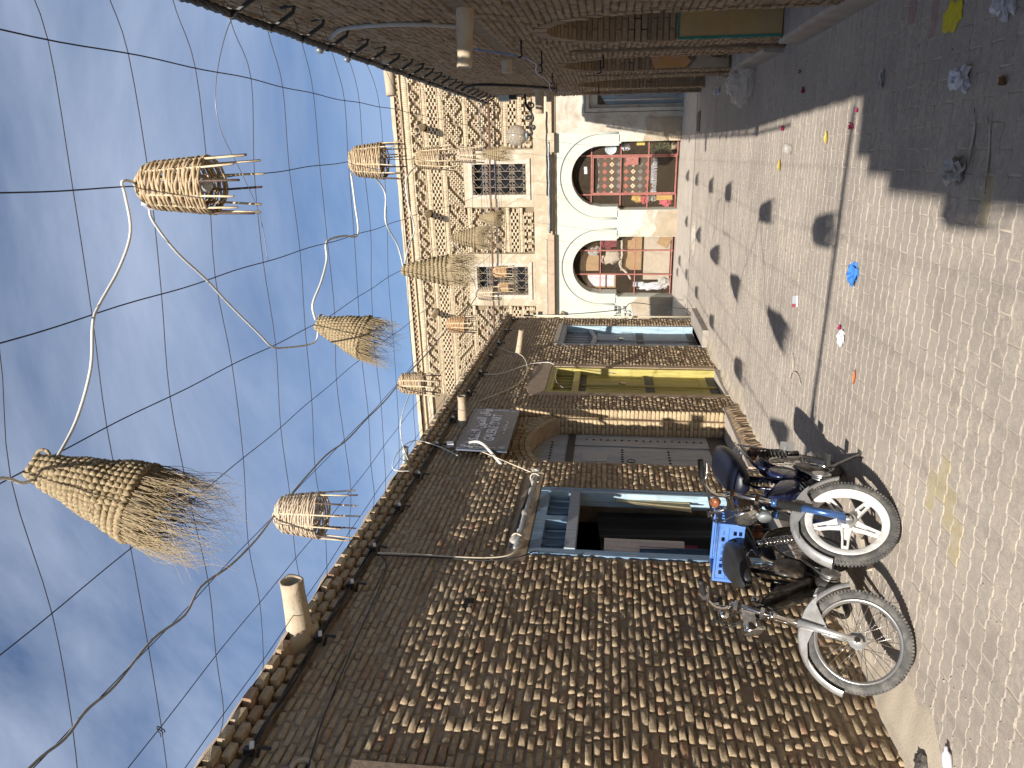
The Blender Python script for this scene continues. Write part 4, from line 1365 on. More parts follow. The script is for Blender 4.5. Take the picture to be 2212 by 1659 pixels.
for (c, r, h) in ARCH.values():
    m_ = MB()
    poly = [(c - r - 0.27, CAPV + 0.02), (c - r, CAPV + 0.02), (c - r, SPR)]
    inn = [(c - math.cos(t) * r, SPR + math.sin(t) * r) for t in np.linspace(0, math.pi, 33)]
    out = [(c - math.cos(t) * (r + 0.26), SPR + math.sin(t) * (r + 0.26)) for t in np.linspace(0, math.pi, 33)]
    for k in range(32):
        m_.extrude([inn[k], inn[k + 1], out[k + 1], out[k]], -0.01, 0.03, FF)
    for sgn in (-1, 1):
        a, b_ = c + sgn * r, c + sgn * (r + 0.26)
        m_.fbox(FF, min(a, b_), max(a, b_), CAPV + 0.02, SPR, -0.01, 0.03)
    build(m_, 'archivolt', 'limewash', EB)
    m_ = MB()
    pts = [FF(c - r - 0.30, CAPV + 0.05, 0.018)] + [FF(c - math.cos(t) * (r + 0.30), SPR + math.sin(t) * (r + 0.30), 0.018) for t in np.linspace(0, math.pi, 33)] + [FF(c + r + 0.30, CAPV + 0.05, 0.018)]
    m_.tube(pts, 0.024, 8)
    build(m_, 'moulding', 'limewash', EB, True)
    for sgn in (-1, 1):
        m_ = MB()
        for (vv, ov) in ((CAPV - 0.055, 0.0), (CAPV + 0.0, 0.035), (CAPV + 0.05, 0.06)):
            a, b_ = c + sgn * (h - 0.005 - ov), c + sgn * (h + 0.015)
            m_.fbox(FF, min(a, b_), max(a, b_), vv - 0.03, vv + 0.028, WB + 0.02, 0.012 + ov * 0.4)
        build(m_, 'capital', 'limewash', EB)
# worn feet of the piers
for (pts, mt) in (([(-2.68, 0.0), (-2.02, 0.0), (-2.02, 0.78), (-2.2, 0.9), (-2.4, 0.86), (-2.68, 1.2)], 'limewash_old'), ([(-2.68, 0.0), (-2.02, 0.0), (-2.02, 0.5), (-2.3, 0.6), (-2.5, 0.52), (-2.68, 0.66)], 'limewash_foot'),
                  ([(-5.2, 0.0), (-4.30, 0.0), (-4.30, 0.95), (-4.5, 1.12), (-4.8, 1.05), (-5.2, 1.1)], 'limewash_foot'),
                  ([(-0.345, 0.0), (0.2, 0.0), (0.2, 0.9), (-0.1, 0.85), (-0.345, 0.95)], 'limewash_foot'),
                  ([(-0.345, 0.0), (-0.12, 0.0), (-0.12, 1.25), (-0.345, 1.3)], 'limewash_old')):
    wz = 0.012 if mt == 'limewash_foot' else 0.007
    if pts[0][0] == -0.345 and mt == 'limewash_old': wz = 0.005
    build(MB().extrude(pts, -0.01, wz + (0.02 if pts[1][0] == 0.2 else 0), FF), 'worn_plaster', mt, EB)
# bare bricks at the foot right of the arch
for k in range(9):
    for q in range(2):
        m_ = MB().fbox(FF, -0.33 + 0.115 * q, -0.23 + 0.115 * q, 0.05 + 0.058 * k, 0.098 + 0.058 * k, -0.02, 0.038 + R.gauss(0, 0.004))
        if R.random() < 0.75: build(m_, 'brick', 'brick_facade', EB)
# older wall to the right with a moulded door case
mb = MB()
wall_face(mb, FF, -0.11, 5.0, -0.05, 3.10, [(0.50, 1.35, -0.05, 2.06, -0.25)], 0.02, -0.25)
mb.quad(FF(-0.11, -0.05, -0.01), FF(-0.11, -0.05, 0.02), FF(-0.11, 3.1, 0.02), FF(-0.11, 3.1, -0.01))
build(mb, 'flaking_wall', 'limewash_old', EB)
m_ = MB()
for (a, o_) in ((0.0, 0.06), (0.10, 0.10)):
    m_.fbox(FF, 0.26 + a, 0.34 + a, -0.02, 2.44 - a, 0.0, 0.02 + o_)
    m_.fbox(FF, 0.26 + a, 1.6, 2.36 - a, 2.44 - a, 0.0, 0.021 + o_)
build(m_, 'door_case', 'limewash_old', EB)
dd = build(MB().fbox(FF, 0.48, 1.37, -0.02, 1.75, -0.27, -0.22), 'door', 'paint_sky_and_lit_jamb', EB)
for k in range(4):
    build(MB().fbox(FF, 0.53 + 0.2 * k, 0.70 + 0.2 * k, 0.1, 1.66, -0.23, -0.205), 'panel', 'paint_slate', dd)
m_ = MB().extrude([(0.5, 1.75), (1.35, 1.75), (1.35, 1.9), (1.1, 2.0), (0.92, 2.02), (0.7, 1.98), (0.5, 1.85)], -0.26, -0.21, FF)
build(m_, 'fanlight', 'paint_sky_and_lit_jamb', dd)
m_ = MB().tube([FF(0.62, 0.0, 0.13), FF(0.62, 1.0, 0.13), FF(0.62, 1.9, 0.13)], 0.012, 6)
build(m_, 'conduit', 'cream_cable', EB, True)

# ledge between the storeys, with pipes lying on it
m_ = MB()
m_.fbox(FF, -9.5, 5.0, 3.16, 3.30, -0.1, 0.16)
led = build(m_, 'ledge', 'plaster_beige', EB)
build(MB().fbox(FF, -9.5, 5.0, 3.08, 3.16, -0.1, 0.05), 'ledge_bed', 'plaster_mud', EB)
build(MB().fbox(FF, -4.95, -2.60, 3.12, 3.29, 0.02, 0.185), 'ledge_face', 'plaster_mud', EB)
build(MB().fbox(FF, -0.55, -0.10, 3.10, 3.30, 0.02, 0.18), 'ledge_face', 'plaster_beige', EB)
for (a, b_, vv, rr, mt) in ((-2.55, -0.3, 3.235, 0.022, 'zinc'), (-2.5, -0.6, 3.185, 0.016, 'black_cable'), (-1.6, 0.4, 3.285, 0.014, 'black_cable'), (-4.8, -2.7, 3.31, 0.012, 'grey_cable')):
    m_ = MB().tube([FF(a + (b_ - a) * t, vv + 0.006 * math.sin(t * 31), 0.19) for t in np.linspace(0, 1, 24)], rr, 6)
    build(m_, 'pipe', mt, EB, True)

# ---- upper storey: backing, plaster fields, windows
WIN = [(-1.61, -0.82, 3.83, 5.21), (-4.26, -3.46, 3.83, 5.21)]
mb = MB()
wall_face(mb, FF, -9.5, 5.0, 3.30, 7.16, [(w_[0], w_[1], w_[2], w_[3], -0.42) for w_ in WIN], -0.085, -0.42)
mb.quad(FF(-9.5, 7.1, -0.085), FF(5, 7.1, -0.085), FF(5, 7.1, -6), FF(-9.5, 7.1, -6))
mb.quad(FF(-9.5, -0.05, -6), FF(-9.5, 7.16, -6), FF(5, 7.16, -6), FF(5, -0.05, -6))
mb.quad(FF(-9.5, -0.05, 0), FF(-9.5, 7.16, 0), FF(-9.5, 7.16, -6), FF(-9.5, -0.05, -6))
wall_u = build(mb, 'wall', 'mortar_facade', EB)
m_ = MB()
m_.fbox(FF, -9.5, 5.0, 3.30, 3.635, -0.08, 0.030)
build(m_, 'plaster_band', 'plaster_beige', EB)
for (a, b_, w_) in ((-1.91, -0.49, WIN[0]), (-4.55, -3.13, WIN[1])):
    m_ = MB()
    m_.fbox(FF, a, w_[0], 3.635, 5.42, -0.08, 0.034)
    m_.fbox(FF, w_[1], b_, 3.635, 5.42, -0.08, 0.034)
    m_.fbox(FF, w_[0], w_[1], 5.21, 5.42, -0.08, 0.034)
    m_.fbox(FF, w_[0], w_[1], 3.635, 3.83, -0.08, 0.034)
    build(m_, 'window_plaster', 'plaster_beige', EB)
    m_ = MB()
    fw = 0.085
    m_.fbox(FF, w_[0] - fw, w_[0] + 0.012, w_[2] - 0.03, w_[3] + fw, -0.1, 0.055)
    m_.fbox(FF, w_[1] - 0.012, w_[1] + fw, w_[2] - 0.03, w_[3] + fw, -0.1, 0.055)
    m_.fbox(FF, w_[0] + 0.012, w_[1] - 0.012, w_[3] - 0.012, w_[3] + fw, -0.1, 0.054)
    m_.fbox(FF, w_[0] - 0.12, w_[1] + 0.12, w_[2] - 0.11, w_[2] - 0.03, -0.1, 0.075)
    wn_ = build(m_, 'window', 'old_wood', EB)
    build(MB().fbox(FF, w_[0] - 0.02, w_[1] + 0.02, w_[2], w_[3], -0.42, -0.40), 'pane', 'pane_and_shade_black', wn_)
    g_ = MB()
    nu, nv = 4, 4
    du, dv = (w_[1] - w_[0]) / nu, (w_[3] - w_[2]) / nv
    for i in range(nu + 1):
        uu = w_[0] + du * i
        g_.tube([FF(uu, w_[2], 0.03), FF(uu, w_[3], 0.03)], 0.0065, 4)
    for j in range(nv + 1):
        vv = w_[2] + dv * j
        g_.tube([FF(w_[0], vv, 0.03), FF(w_[1], vv, 0.03)], 0.0065, 4)
    for i in range(nu):
        for j in range(nv):
            a0, b0 = w_[0] + du * i, w_[2] + dv * j
            g_.tube([FF(a0, b0 + dv * 0.5, 0.03), FF(a0 + du, b0, 0.03)], 0.004, 4)
            g_.tube([FF(a0, b0 + dv * 0.5, 0.03), FF(a0 + du, b0 + dv, 0.03)], 0.004, 4)
            for (cu, cv) in ((0.25, 0.14), (0.75, 0.14), (0.25, 0.86), (0.75, 0.86)):
                cc = (a0 + du * cu, b0 + dv * cv)
                g_.tube([FF(cc[0] + math.cos(t) * 0.030 * (1 - 0.06 * t), cc[1] + math.sin(t) * 0.030 * (1 - 0.06 * t), 0.03) for t in np.linspace(0, 8.4, 11)], 0.0045, 4)
    build(g_, 'grille', 'grille_iron', wn_)

# ---- relief brickwork in bands
U0, U1 = -7.2, 2.2
def open_u(vc):
    if 3.60 < vc < 5.44:
        return [(-1.925, -0.475), (-4.565, -3.115)]
    return []
fb = []
def put(u, v, hu, hv, wf, wb=-0.09):
    for (a, b_) in open_u(v):
        if a < u + hu and u - hu < b_: return
    for (su_, sv_) in ((0.08, 6.41), (-2.06, 6.41), (-4.76, 6.41)):
        if abs(u - su_) < 0.1 and abs(v - sv_) < 0.1: return
    fb.append((u, v, hu, hv, wb, wf + R.gauss(0, 0.0035)))
CP, UP = 0.0468, 0.102
def band(v_top, rows, kind):
    """Rows of short bricks; kind decides which are left out (deep dark holes)."""
    for r_ in range(rows):
        v = v_top - CP * (r_ + 0.5)
        i = 0
        u = U0 + (UP / 2 if r_ % 2 else 0)
        while u < U1:
            c2 = 2 * i + (r_ % 2)
            keep = True
            if kind == 'check':
                keep = (i % 2 == (r_ // 1) % 2) if False else True
            if kind == 'zig':
                keep = not ((c2 + r_) % 6 == 0 or (c2 - r_) % 8 == 0)
            elif kind == 'diamond':
                keep = not ((c2 + r_) % 12 == 0 or (c2 - r_) % 12 == 0 or ((c2 + r_) % 12 == 6 and (c2 - r_) % 4 == 2))
            elif kind == 'motif':
                a = (u - U0) % 0.62
                dd_ = abs(a - 0.31) / 0.31 + abs(r_ - (rows - 1) / 2) / (rows / 2)
                keep = not (0.98 < dd_ < 1.16 or dd_ < 0.16)
            if keep and R.random() > 0.06:
                put(u + R.gauss(0, 0.002), v, UP / 2 - 0.0125, CP / 2 - 0.0075, 0.032, -0.085)
            u += UP
            i += 1
    return v_top - CP * rows
def checker(v_top, rows):
    for r_ in range(rows):
        v = v_top - CP * (r_ + 0.5)
        u = U0 + (0.085 if r_ % 2 else 0)
        while u < U1:
            put(u + R.gauss(0, 0.002), v, 0.046, CP / 2 - 0.001, 0.034, -0.085)
            u += 0.170
    return v_top - CP * rows
def rowlock(v_top, h=0.095):
    u = U0
    while u < U1:
        put(u, v_top - h / 2, 0.0155, h / 2 - 0.004, 0.022, -0.03)
        u += 0.0362
    return v_top - h
def stretch(v_top, h=0.036):
    u = U0 + R.random() * 0.1
    while u < U1:
        put(u, v_top - h / 2, 0.094, h / 2 - 0.006, 0.036)
        u += 0.197
    return v_top - h
v = 6.70
v = band(v, 6, 'zig'); v = stretch(v); v = rowlock(v); v = stretch(v)
v = checker(v, 5); v = stretch(v, 0.04); v = rowlock(v, 0.10); v = stretch(v)
v = band(v, 10, 'motif'); v = rowlock(v, 0.09); v = stretch(v)
v = band(v, 18, 'diamond'); v = stretch(v); v = rowlock(v); v = stretch(v)
v = checker(v, 4); v = stretch(v); v = rowlock(v, 0.085); v = stretch(v)
while v - CP > 3.64:
    v = band(v, 1, 'zig') if R.random() < 0.5 else checker(v, 1)
lay_bricks(wall_u, FF, AX_F, fb, 'brick_facade', 'fac', (0.08, 0.034, 0.115), 300, 31, 0.005, 0.0016, 0.001, visible=lambda x, y, z: vis_l(x, y, z) and z < 4.5)
# soldier band, saw-tooth cornice, coping
m_ = MB().fbox(FF, -9.5, 5.0, 6.70, 6.90, -0.08, 0.01)
sol = build(m_, 'soldier_band', 'plaster_beige', EB)
sp = []
u = U0
while u < U1:
    sp.append((u, 6.80, 0.021, 0.065, 0.0, 0.030 + R.gauss(0, 0.003)))
    u += 0.05
lay_bricks(sol, FF, AX_F, sp, 'brick_facade', 'sol', (0.042, 0.13, 0.03), 0, 33, 0.004, 0.0015, 0.001)
m_ = MB()
m_.fbox(FF, -9.5, 5.0, 6.895, 6.935, -0.08, 0.085)
corn = build(m_, 'cornice', 'brick_facade', EB)
build(MB().fbox(FF, -9.5, 5.0, 6.935, 7.04, -0.08, 0.03), 'cornice_bed', 'mortar_facade', EB)
m_ = MB()
for r_ in range(2):
    u = U0 + (0.075 if r_ else 0)
    while u < U1:
        v0 = 6.938 + 0.051 * r_
        m_.extrude([(u - 0.06, 0.0), (u, 0.085), (u + 0.06, 0.0)], v0, v0 + 0.046, lambda a, b_, t: FF(a, t, 0.02 + b_))
        u += 0.15
t_ = build(m_, 'saw_tooth_bricks', 'brick_facade', EB)
t_['kind'] = 'stuff'
build(MB().sheet(lambda a, b_: FF(-9.5 + 14.5 * a, (7.042 if b_ == 0 else 7.042 + 0.12 * min(1, b_ * 3)) + 0.010 * math.sin(a * 77) * b_, 0.125 - 0.5 * max(0, b_ - 0.34) + 0.008 * math.sin(a * 211)), 120, 4), 'coping', 'plaster_beige', EB, True)
# spouts of the end building
for (u, v, L) in ((0.08, 6.41, 0.72), (-2.06, 6.41, 0.72), (-4.76, 6.41, 0.72)):
    spout(FF, u, v, 0.085, 0.08, L, 0.03, 'terracotta', EB, rough=0.003, seed=int(10 * v + u))
spout(FF, -4.75, 2.92, 0.058, 0.055, 0.16, 0.0, 'terracotta', EB, rough=0.001, seed=3)
m_ = MB().fbox(FF, -4.84, -4.71, 3.46, 3.58, 0.025, 0.036)
build(m_, 'vent_shade_patch', 'dark_inside', EB)  # dark plate on the plaster, standing in for the shade of a hole
# long brown rail before the windows, on three stays
m_ = MB().tube([FF(-5.6, 4.77, 0.22), FF(-2.5, 4.73, 0.22), (FF(0.75, 4.68, 0.22))], 0.022, 8)
rail = build(m_, 'rail', 'brown_iron', EB, True)
for u in (-5.2, -2.45, 0.3):
    build(MB().tube([FF(u, 4.73, 0.22), FF(u, 4.76, -0.06)], 0.010, 6), 'stay', 'brown_iron', rail, True)
for k, vv in enumerate((4.95, 4.86, 4.62)):
    build(MB().tube([FF(-5.6 + 6.5 * t, vv - 0.05 * math.sin(math.pi * t) + 0.01 * k, 0.13) for t in np.linspace(0, 1, 16)], 0.004, 5), 'line', 'wire_light', rail, True)

# ------------------------------------------------------------------ shops behind the arches
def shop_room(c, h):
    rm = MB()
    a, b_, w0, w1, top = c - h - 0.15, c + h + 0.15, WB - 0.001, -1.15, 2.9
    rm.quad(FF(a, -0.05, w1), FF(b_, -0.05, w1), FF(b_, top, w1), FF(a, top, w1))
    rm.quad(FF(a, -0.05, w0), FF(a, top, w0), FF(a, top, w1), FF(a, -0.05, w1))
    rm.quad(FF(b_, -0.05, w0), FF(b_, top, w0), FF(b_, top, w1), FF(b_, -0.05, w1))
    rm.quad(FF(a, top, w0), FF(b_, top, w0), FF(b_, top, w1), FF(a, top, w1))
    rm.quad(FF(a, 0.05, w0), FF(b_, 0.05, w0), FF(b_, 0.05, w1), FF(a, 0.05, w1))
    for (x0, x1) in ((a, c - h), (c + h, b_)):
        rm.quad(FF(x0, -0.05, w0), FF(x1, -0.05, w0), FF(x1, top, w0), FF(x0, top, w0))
    build(rm, 'shop_room', 'pane_and_shade_black', EB)  # shade inside the shop put into the walls as near black
def mesh_clip(c, r, h):
    def top(u):
        d = abs(u - c)
        return SPR + math.sqrt(r * r - d * d) if d < r else CAPV - 0.03
    return top
def gate(key, verts_u, horiz, name_label, leaf=None):
    c, r, h = ARCH[key]
    shop_room(c, h)
    tp = mesh_clip(c, r, h)
    WG = -0.22
    G = thing('iron_gate', name_label, 'gate', tuple(FF(c, 0.05, WG)))
    m_ = MB()
    for u in verts_u:
        m_.fbox(FF, u - 0.016, u + 0.016, 0.06, tp(u) - 0.01, WG - 0.015, WG + 0.015)
    bars = build(m_, 'upright_bars', 'red_iron', G)
    m_ = MB()
    for v in horiz:
        hw = h if v < CAPV - 0.03 else (r if v < SPR else math.sqrt(max(r * r - (v - SPR) ** 2, 0)))
        m_.fbox(FF, c - hw, c + hw, v - 0.015, v + 0.015, WG - 0.013, WG + 0.017)
    build(m_, 'cross_bars', 'red_iron', G)
    m_ = MB()
    p = 0.0215
    u = c - h + 0.01
    while u < c + h:
        a, b_ = FF(u, 0.07, WG - 0.02), FF(u, tp(u) - 0.005, WG - 0.02)
        t = 0.0008
        m_.add([a + FE * t, a - FE * t, b_ - FE * t, b_ + FE * t], [(0, 1, 2, 3)])
        u += p
    v = 0.07
    while v < SPR + r - 0.02:
        hw = h if v < CAPV - 0.03 else (r if v < SPR else math.sqrt(max(r * r - (v - SPR) ** 2, 0)))
        a, b_ = FF(c - hw, v, WG - 0.022), FF(c + hw, v, WG - 0.022)
        z = Vector((0, 0, 0.0008))
        m_.add([a + z, a - z, b_ - z, b_ + z], [(0, 1, 2, 3)])
        v += p
    build(m_, 'wire_mesh', 'mesh_wire', G)
    return G, WG
GR, WG = gate('r', (-1.66, -0.70), (0.08, 0.78, 1.46, 2.19), 'rust red iron gate with wire mesh and lock plate in the right arch')
m_ = MB()
for u in (-1.625, -0.735):
    m_.fbox(FF, u - 0.016, u + 0.016, 0.09, 2.16, WG + 0.018, WG + 0.045)
for v in (0.10, 2.15):
    m_.fbox(FF, -1.641, -0.719, v - 0.015, v + 0.015, WG + 0.019, WG + 0.047)
build(m_, 'gate_leaf', 'red_iron', GR)
lp = build(MB().fbox(FF, -0.93, -0.745, 1.03, 1.33, WG + 0.02, WG + 0.055), 'lock_plate', 'red_iron', GR)
m_ = MB(); m_.lathe([(0.014, 0), (0.014, 0.01), (0.0, 0.012)], 10, FF(-0.79, 1.19, WG + 0.055), FN)
build(m_, 'keyhole', 'chrome', lp)
gate('l', (-3.10, -3.74), (0.10, 1.03, 1.93), 'rust red iron grille with wire mesh across the left arch')

def box_thing(name, label, cat, F, u0, u1, v0, v1, w0, w1, mat, tilt=0.0, group=None):
    m_ = MB()
    cu, cv = (u0 + u1) / 2, (v0 + v1) / 2
    hu, hv = (u1 - u0) / 2, (v1 - v0) / 2
    ct, st = math.cos(tilt), math.sin(tilt)
    poly = [(cu + x * ct - y * st, cv + x * st + y * ct) for x, y in ((-hu, -hv), (hu, -hv), (hu, hv), (-hu, hv))]
    m_.extrude(poly, w0, w1, F)
    return tag(build(m_, name, mat, None, origin=F(cu, v0, w0)), label, cat, group)
# carpet hung behind the right gate
cp = bpy.data.objects.new('carpet', None)
m_ = MB()
def cfn(a, b_):
    u = (a - 0.5) * 0.90
    v = 1.42 * b_
    sag = 0.05 * (1 - (2 * a - 1) ** 2) * (b_ ** 6) * -1
    return Vector((u, -0.015 * math.sin(a * 9 + b_ * 3) * (1 - b_ * 0.5), v + sag))
m_.sheet(cfn, 24, 24)
carpet = build(m_, 'carpet', 'carpet', None, True, local=True)
bpy.data.objects.remove(cp)
carpet.name = 'carpet'
carpet.location = FF(-1.18, 0.65, -0.30)
carpet.rotation_euler = (0, 0, FTH)
tag(carpet, 'brown kilim with rows of cream and red crosses hung behind the right gate', 'carpet')
m_ = MB()
for k in range(60):
    x = -0.44 + 0.88 * k / 59
    m_.tube([(x, -0.005, 0.06), (x + R.gauss(0, 0.004), -0.012, 0.0), (x + R.gauss(0, 0.008), -0.01, -0.09 + R.gauss(0, 0.01))], 0.004, 3)
f_ = build(m_, 'fringe', 'bag_white', carpet, local=True)
# things on the shelves
box_thing('shop_board', 'upper tan board inside the left arch, standing left of its middle bar', 'board', FF, -3.72, -3.16, 1.98, 2.46, -0.52, -0.49, 'card_board')
box_thing('shop_board', 'tan board inside the left arch, upper right under the curve', 'board', FF, -3.08, -2.80, 2.02, 2.36, -0.52, -0.49, 'card_board')
box_thing('wooden_crate_lid', 'large orange brown board standing inside the left arch at mid height', 'board', FF, -3.72, -2.72, 0.85, 1.32, -0.62, -0.59, 'card_board')
box_thing('pale_table', 'pale board filling the lower part of the left arch', 'board', FF, -3.95, -2.72, 0.12, 0.80, -0.50, -0.47, 'pale_board', 0.0)
box_thing('leaning_board', 'tan board leaning low at the right edge of the left arch', 'board', FF, -3.05, -2.70, 0.12, 0.42, -0.46, -0.44, 'card_board', -0.5)
pf = thing('framed_picture', 'framed pastel picture standing inside the left arch at its left edge', 'picture', tuple(FF(-3.98, 1.5, -0.5)))
build(MB().fbox(FF, -4.18, -3.78, 1.52, 2.30, -0.50, -0.47), 'frame', 'card_board', pf)
build(MB().fbox(FF, -4.14, -3.82, 1.56, 2.26, -0.471, -0.465), 'print', 'picture', pf)
sh = thing('shelf', 'white shelf strip across the left arch behind the grille', 'shelf', tuple(FF(-3.4, 1.36, -0.5)))
build(MB().fbox(FF, -3.7, -2.70, 1.37, 1.40, -0.62, -0.42), 'shelf_board', 'pale_board', sh)
m_ = MB().tube(spline([FF(-2.72, 1.36, -0.38), FF(-2.95, 1.38, -0.4), FF(-3.3, 1.37, -0.42), FF(-3.55, 1.42, -0.42), FF(-3.75, 1.24, -0.40), FF(-3.92, 1.12, -0.40)]), [0.035, 0.03, 0.028] + [0.03] * 28, 7)
m_.v = m_.v; m_.xform(lambda p: p + wob(p * 13, 0.006, 3))
tag(build(m_, 'driftwood', 'old_wood', None, True, origin=FF(-3.3, 1.3, -0.4)), 'crooked driftwood branch lying across the left arch', 'driftwood')
for (u, v, du, dv, mat, nm, lab, cat, s_) in (
    (-3.15, 2.12, 0.12, 0.16, 'stone_grey', 'desert_rose', 'grey crystal cluster hanging in the left arch near its top bar', 'stone', 1),
    (-3.35, 1.66, 0.17, 0.24, 'pale_board', 'goat_skin', 'pale square hide piece inside the left arch above the shelf', 'hide', 2),
    (-2.95, 1.72, 0.12, 0.20, 'cloth_red', 'dark_cloth_bundle', 'dark red cloth bundle at the upper right of the left arch', 'cloth', 3),
    (-4.12, 0.60, 0.10, 0.38, 'bag_white', 'paper_heap', 'heap of white paper at the left edge of the left arch', 'paper', 4),
    (-4.02, 0.25, 0.14, 0.16, 'bag_grey', 'rubble_heap', 'grey rubble in the lower left corner of the left arch', 'rubble', 5),
    (-4.05, 0.92, 0.06, 0.14, 'porcelain', 'blue_box', 'small pale blue box at the left edge of the left arch', 'box', 6),
    (-0.55, 1.72, 0.13, 0.16, 'porcelain', 'porcelain_plate', 'blue and white plate in the upper right of the right arch', 'plate', 7),
    (-0.52, 1.35, 0.10, 0.10, 'bag_white', 'white_jar', 'white jar under the plate in the right arch', 'jar', 8),
    (-1.80, 1.02, 0.09, 0.14, 'yellow_thing', 'ochre_cloth', 'ochre cloth at the left side of the right arch', 'cloth', 9),
    (-1.83, 0.83, 0.10, 0.10, 'red_thing', 'painted_doll', 'small red and white doll left of the carpet', 'doll', 10),
    (-1.80, 0.66, 0.07, 0.12, 'stone_grey', 'grey_stone', 'grey stone low at the left of the right arch', 'stone', 11),
    (-1.90, 0.30, 0.10, 0.14, 'red_thing', 'crimson_bundle', 'crimson bundle in the lower left corner of the right arch', 'cloth', 12),
    (-1.77, 0.34, 0.06, 0.20, 'yellow_thing', 'ochre_box', 'upright ochre box low at the left of the right arch', 'box', 13),
    (-0.42, 0.98, 0.06, 0.10, 'leaf_yellow', 'yellow_packet', 'yellow packet above the plant in the right arch', 'packet', 14)):
    m_ = MB()
    if nm == 'porcelain_plate':
        m_.lathe([(0.0, 0.0), (0.07, 0.0), (0.14, 0.03), (0.145, 0.035), (0.07, 0.012), (0.0, 0.012)], 24, FF(u, v, -0.36), FN)
    elif nm.endswith('box') or nm == 'yellow_packet':
        m_.extrude([(u - du, v - dv), (u + du, v - dv * 0.96), (u + du * 0.95, v + dv), (u - du, v + dv)], -0.42, -0.34, FF)
        m_.fbox(FF, u - du * 1.04, u + du * 1.04, v + dv * 0.6, v + dv * 0.75, -0.425, -0.335)
    else:
        blob(m_, FF(u, v, -0.40), (du, 0.08, dv), s_ + 40, 0.35, 12, 9)
    tag(build(m_, nm, mat, None, nm == 'goat_skin', origin=FF(u, v - dv, -0.4)), lab, cat)
pl = thing('pot_plant', 'leafy green plant low at the right edge of the right arch', 'plant', tuple(FF(-0.52, 0.08, -0.38)))
m_ = MB()
for k in range(160):
    a, rr, z = R.uniform(0, 6.28), abs(R.gauss(0, 0.10)), R.uniform(0.12, 0.72)
    p = FF(-0.52, 0.08 + z, -0.42) + Vector((math.cos(a) * rr, math.sin(a) * rr * 0.6, 0))
    d1, d2 = Vector((R.gauss(0, 1), R.gauss(0, 1), R.gauss(0, 1))).normalized() * 0.04, Vector((R.gauss(0, 1), R.gauss(0, 1), R.gauss(0, 1))).normalized() * 0.013
    m_.add([p - d1, p + d2, p + d1, p - d2], [(0, 1, 2, 3)])
build(m_, 'foliage', 'green_leaf', pl)
m_ = MB(); m_.lathe([(0.0, 0), (0.07, 0), (0.09, 0.14), (0.085, 0.14), (0.07, 0.02), (0, 0.02)], 16, FF(-0.52, 0.08, -0.42))
build(m_, 'pot', 'terracotta', pl, True)
box_thing('price_card', 'small white card in the dark top of the right arch', 'card', FF, -1.16, -0.98, 2.30, 2.38, -0.34, -0.335, 'bag_white', 0.05)

# ------------------------------------------------------------------ lettering
def text_mesh(txt, size):
    cu = bpy.data.curves.new('lettering', 'FONT')
    cu.body = txt
    cu.size = size
    cu.align_x = 'CENTER'
    cu.align_y = 'CENTER'
    cu.resolution_u = 3
    ob = bpy.data.objects.new('lettering_tmp', cu)
    COL.objects.link(ob)
    dg = bpy.context.evaluated_depsgraph_get()
    dg.update()
    me = bpy.data.meshes.new_from_object(ob.evaluated_get(dg))
    bpy.data.objects.remove(ob)
    v = [tuple(p.co) for p in me.vertices]
    f = [tuple(p.vertices) for p in me.polygons]
    bpy.data.meshes.remove(me)
    return v, f
def lettering(F, txt, size, u, v, w, mat, parent, sx=1.0, name='lettering', th=0.003, bold=((0, 0),)):
    vv, ff = text_mesh(txt, size)
    m_ = MB()
    for q, (du, dv) in enumerate(bold):
        m_.add([F(u + p[0] * sx + du, v + p[1] + dv, w + th + 0.0002 * q) for p in vv], ff)
    # bold: the same outlines a hair to the side and lower
    return build(m_, name, mat, parent)

BOLD = ((-0.004, -0.003), (0.004, -0.003), (0.004, 0.003), (-0.004, 0.003))
# gallery sign, tilted a little forward
SG = thing('gallery_sign', 'slate blue sign with white Arabic and GALERIE D\'ART lettering above the grey door', 'sign', (-3.03, 8.33, 2.73))
def FS(u, v, w):
    return Vector((-3.04 + w + 0.03 * (v - 2.73), u, v + 0.015 * (u - 8.33)))
m_ = MB().fbox(FS, 7.65, 9.02, 2.73, 3.29, -0.02, 0.01)
build(m_, 'board', 'sign_slate', SG)
m_ = MB()
for (a, b_, c, d) in ((7.65, 9.02, 2.73, 2.745), (7.65, 9.02, 3.275, 3.29), (7.65, 7.664, 2.745, 3.275), (9.006, 9.02, 2.745, 3.275)):
    m_.fbox(FS, a, b_, c, d, 0.0, 0.013)
build(m_, 'rim', 'sign_slate', SG)
AR_TXT = ['\ufe8d\ufedf\ufe98\ufeb8\ufedc\ufef4\ufee0\ufef4\ufe94', '\ufe8d\ufedf\ufed4\ufee8\ufeee\ufee5', '\ufead\ufeed\ufe8d\ufed5']
ar = ' '.join(s_[::-1] for s_ in AR_TXT)
lettering(FS, ar, 0.160, 8.34, 3.14, 0.011, 'sign_ink', SG, 0.98, bold=BOLD)
lettering(FS, "GALERIE D'ART", 0.165, 8.36, 2.965, 0.011, 'sign_ink', SG, 0.80, bold=BOLD)
m_ = MB()
def star(u, v, r_, n=8):
    for k in range(n):
        t = math.pi * 2 * k / n
        d, q = Vector((math.cos(t), math.sin(t))), Vector((-math.sin(t), math.cos(t)))
        pts = [(u + d.x * r_ * 0.15, v + d.y * r_ * 0.15), (u + d.x * r_ * 0.6 + q.x * r_ * 0.16, v + d.y * r_ * 0.6 + q.y * r_ * 0.16), (u + d.x * r_, v + d.y * r_), (u + d.x * r_ * 0.6 - q.x * r_ * 0.16, v + d.y * r_ * 0.6 - q.y * r_ * 0.16)]
        m_.add([FS(a, b_, 0.0145) for a, b_ in pts], [(0, 1, 2, 3)])
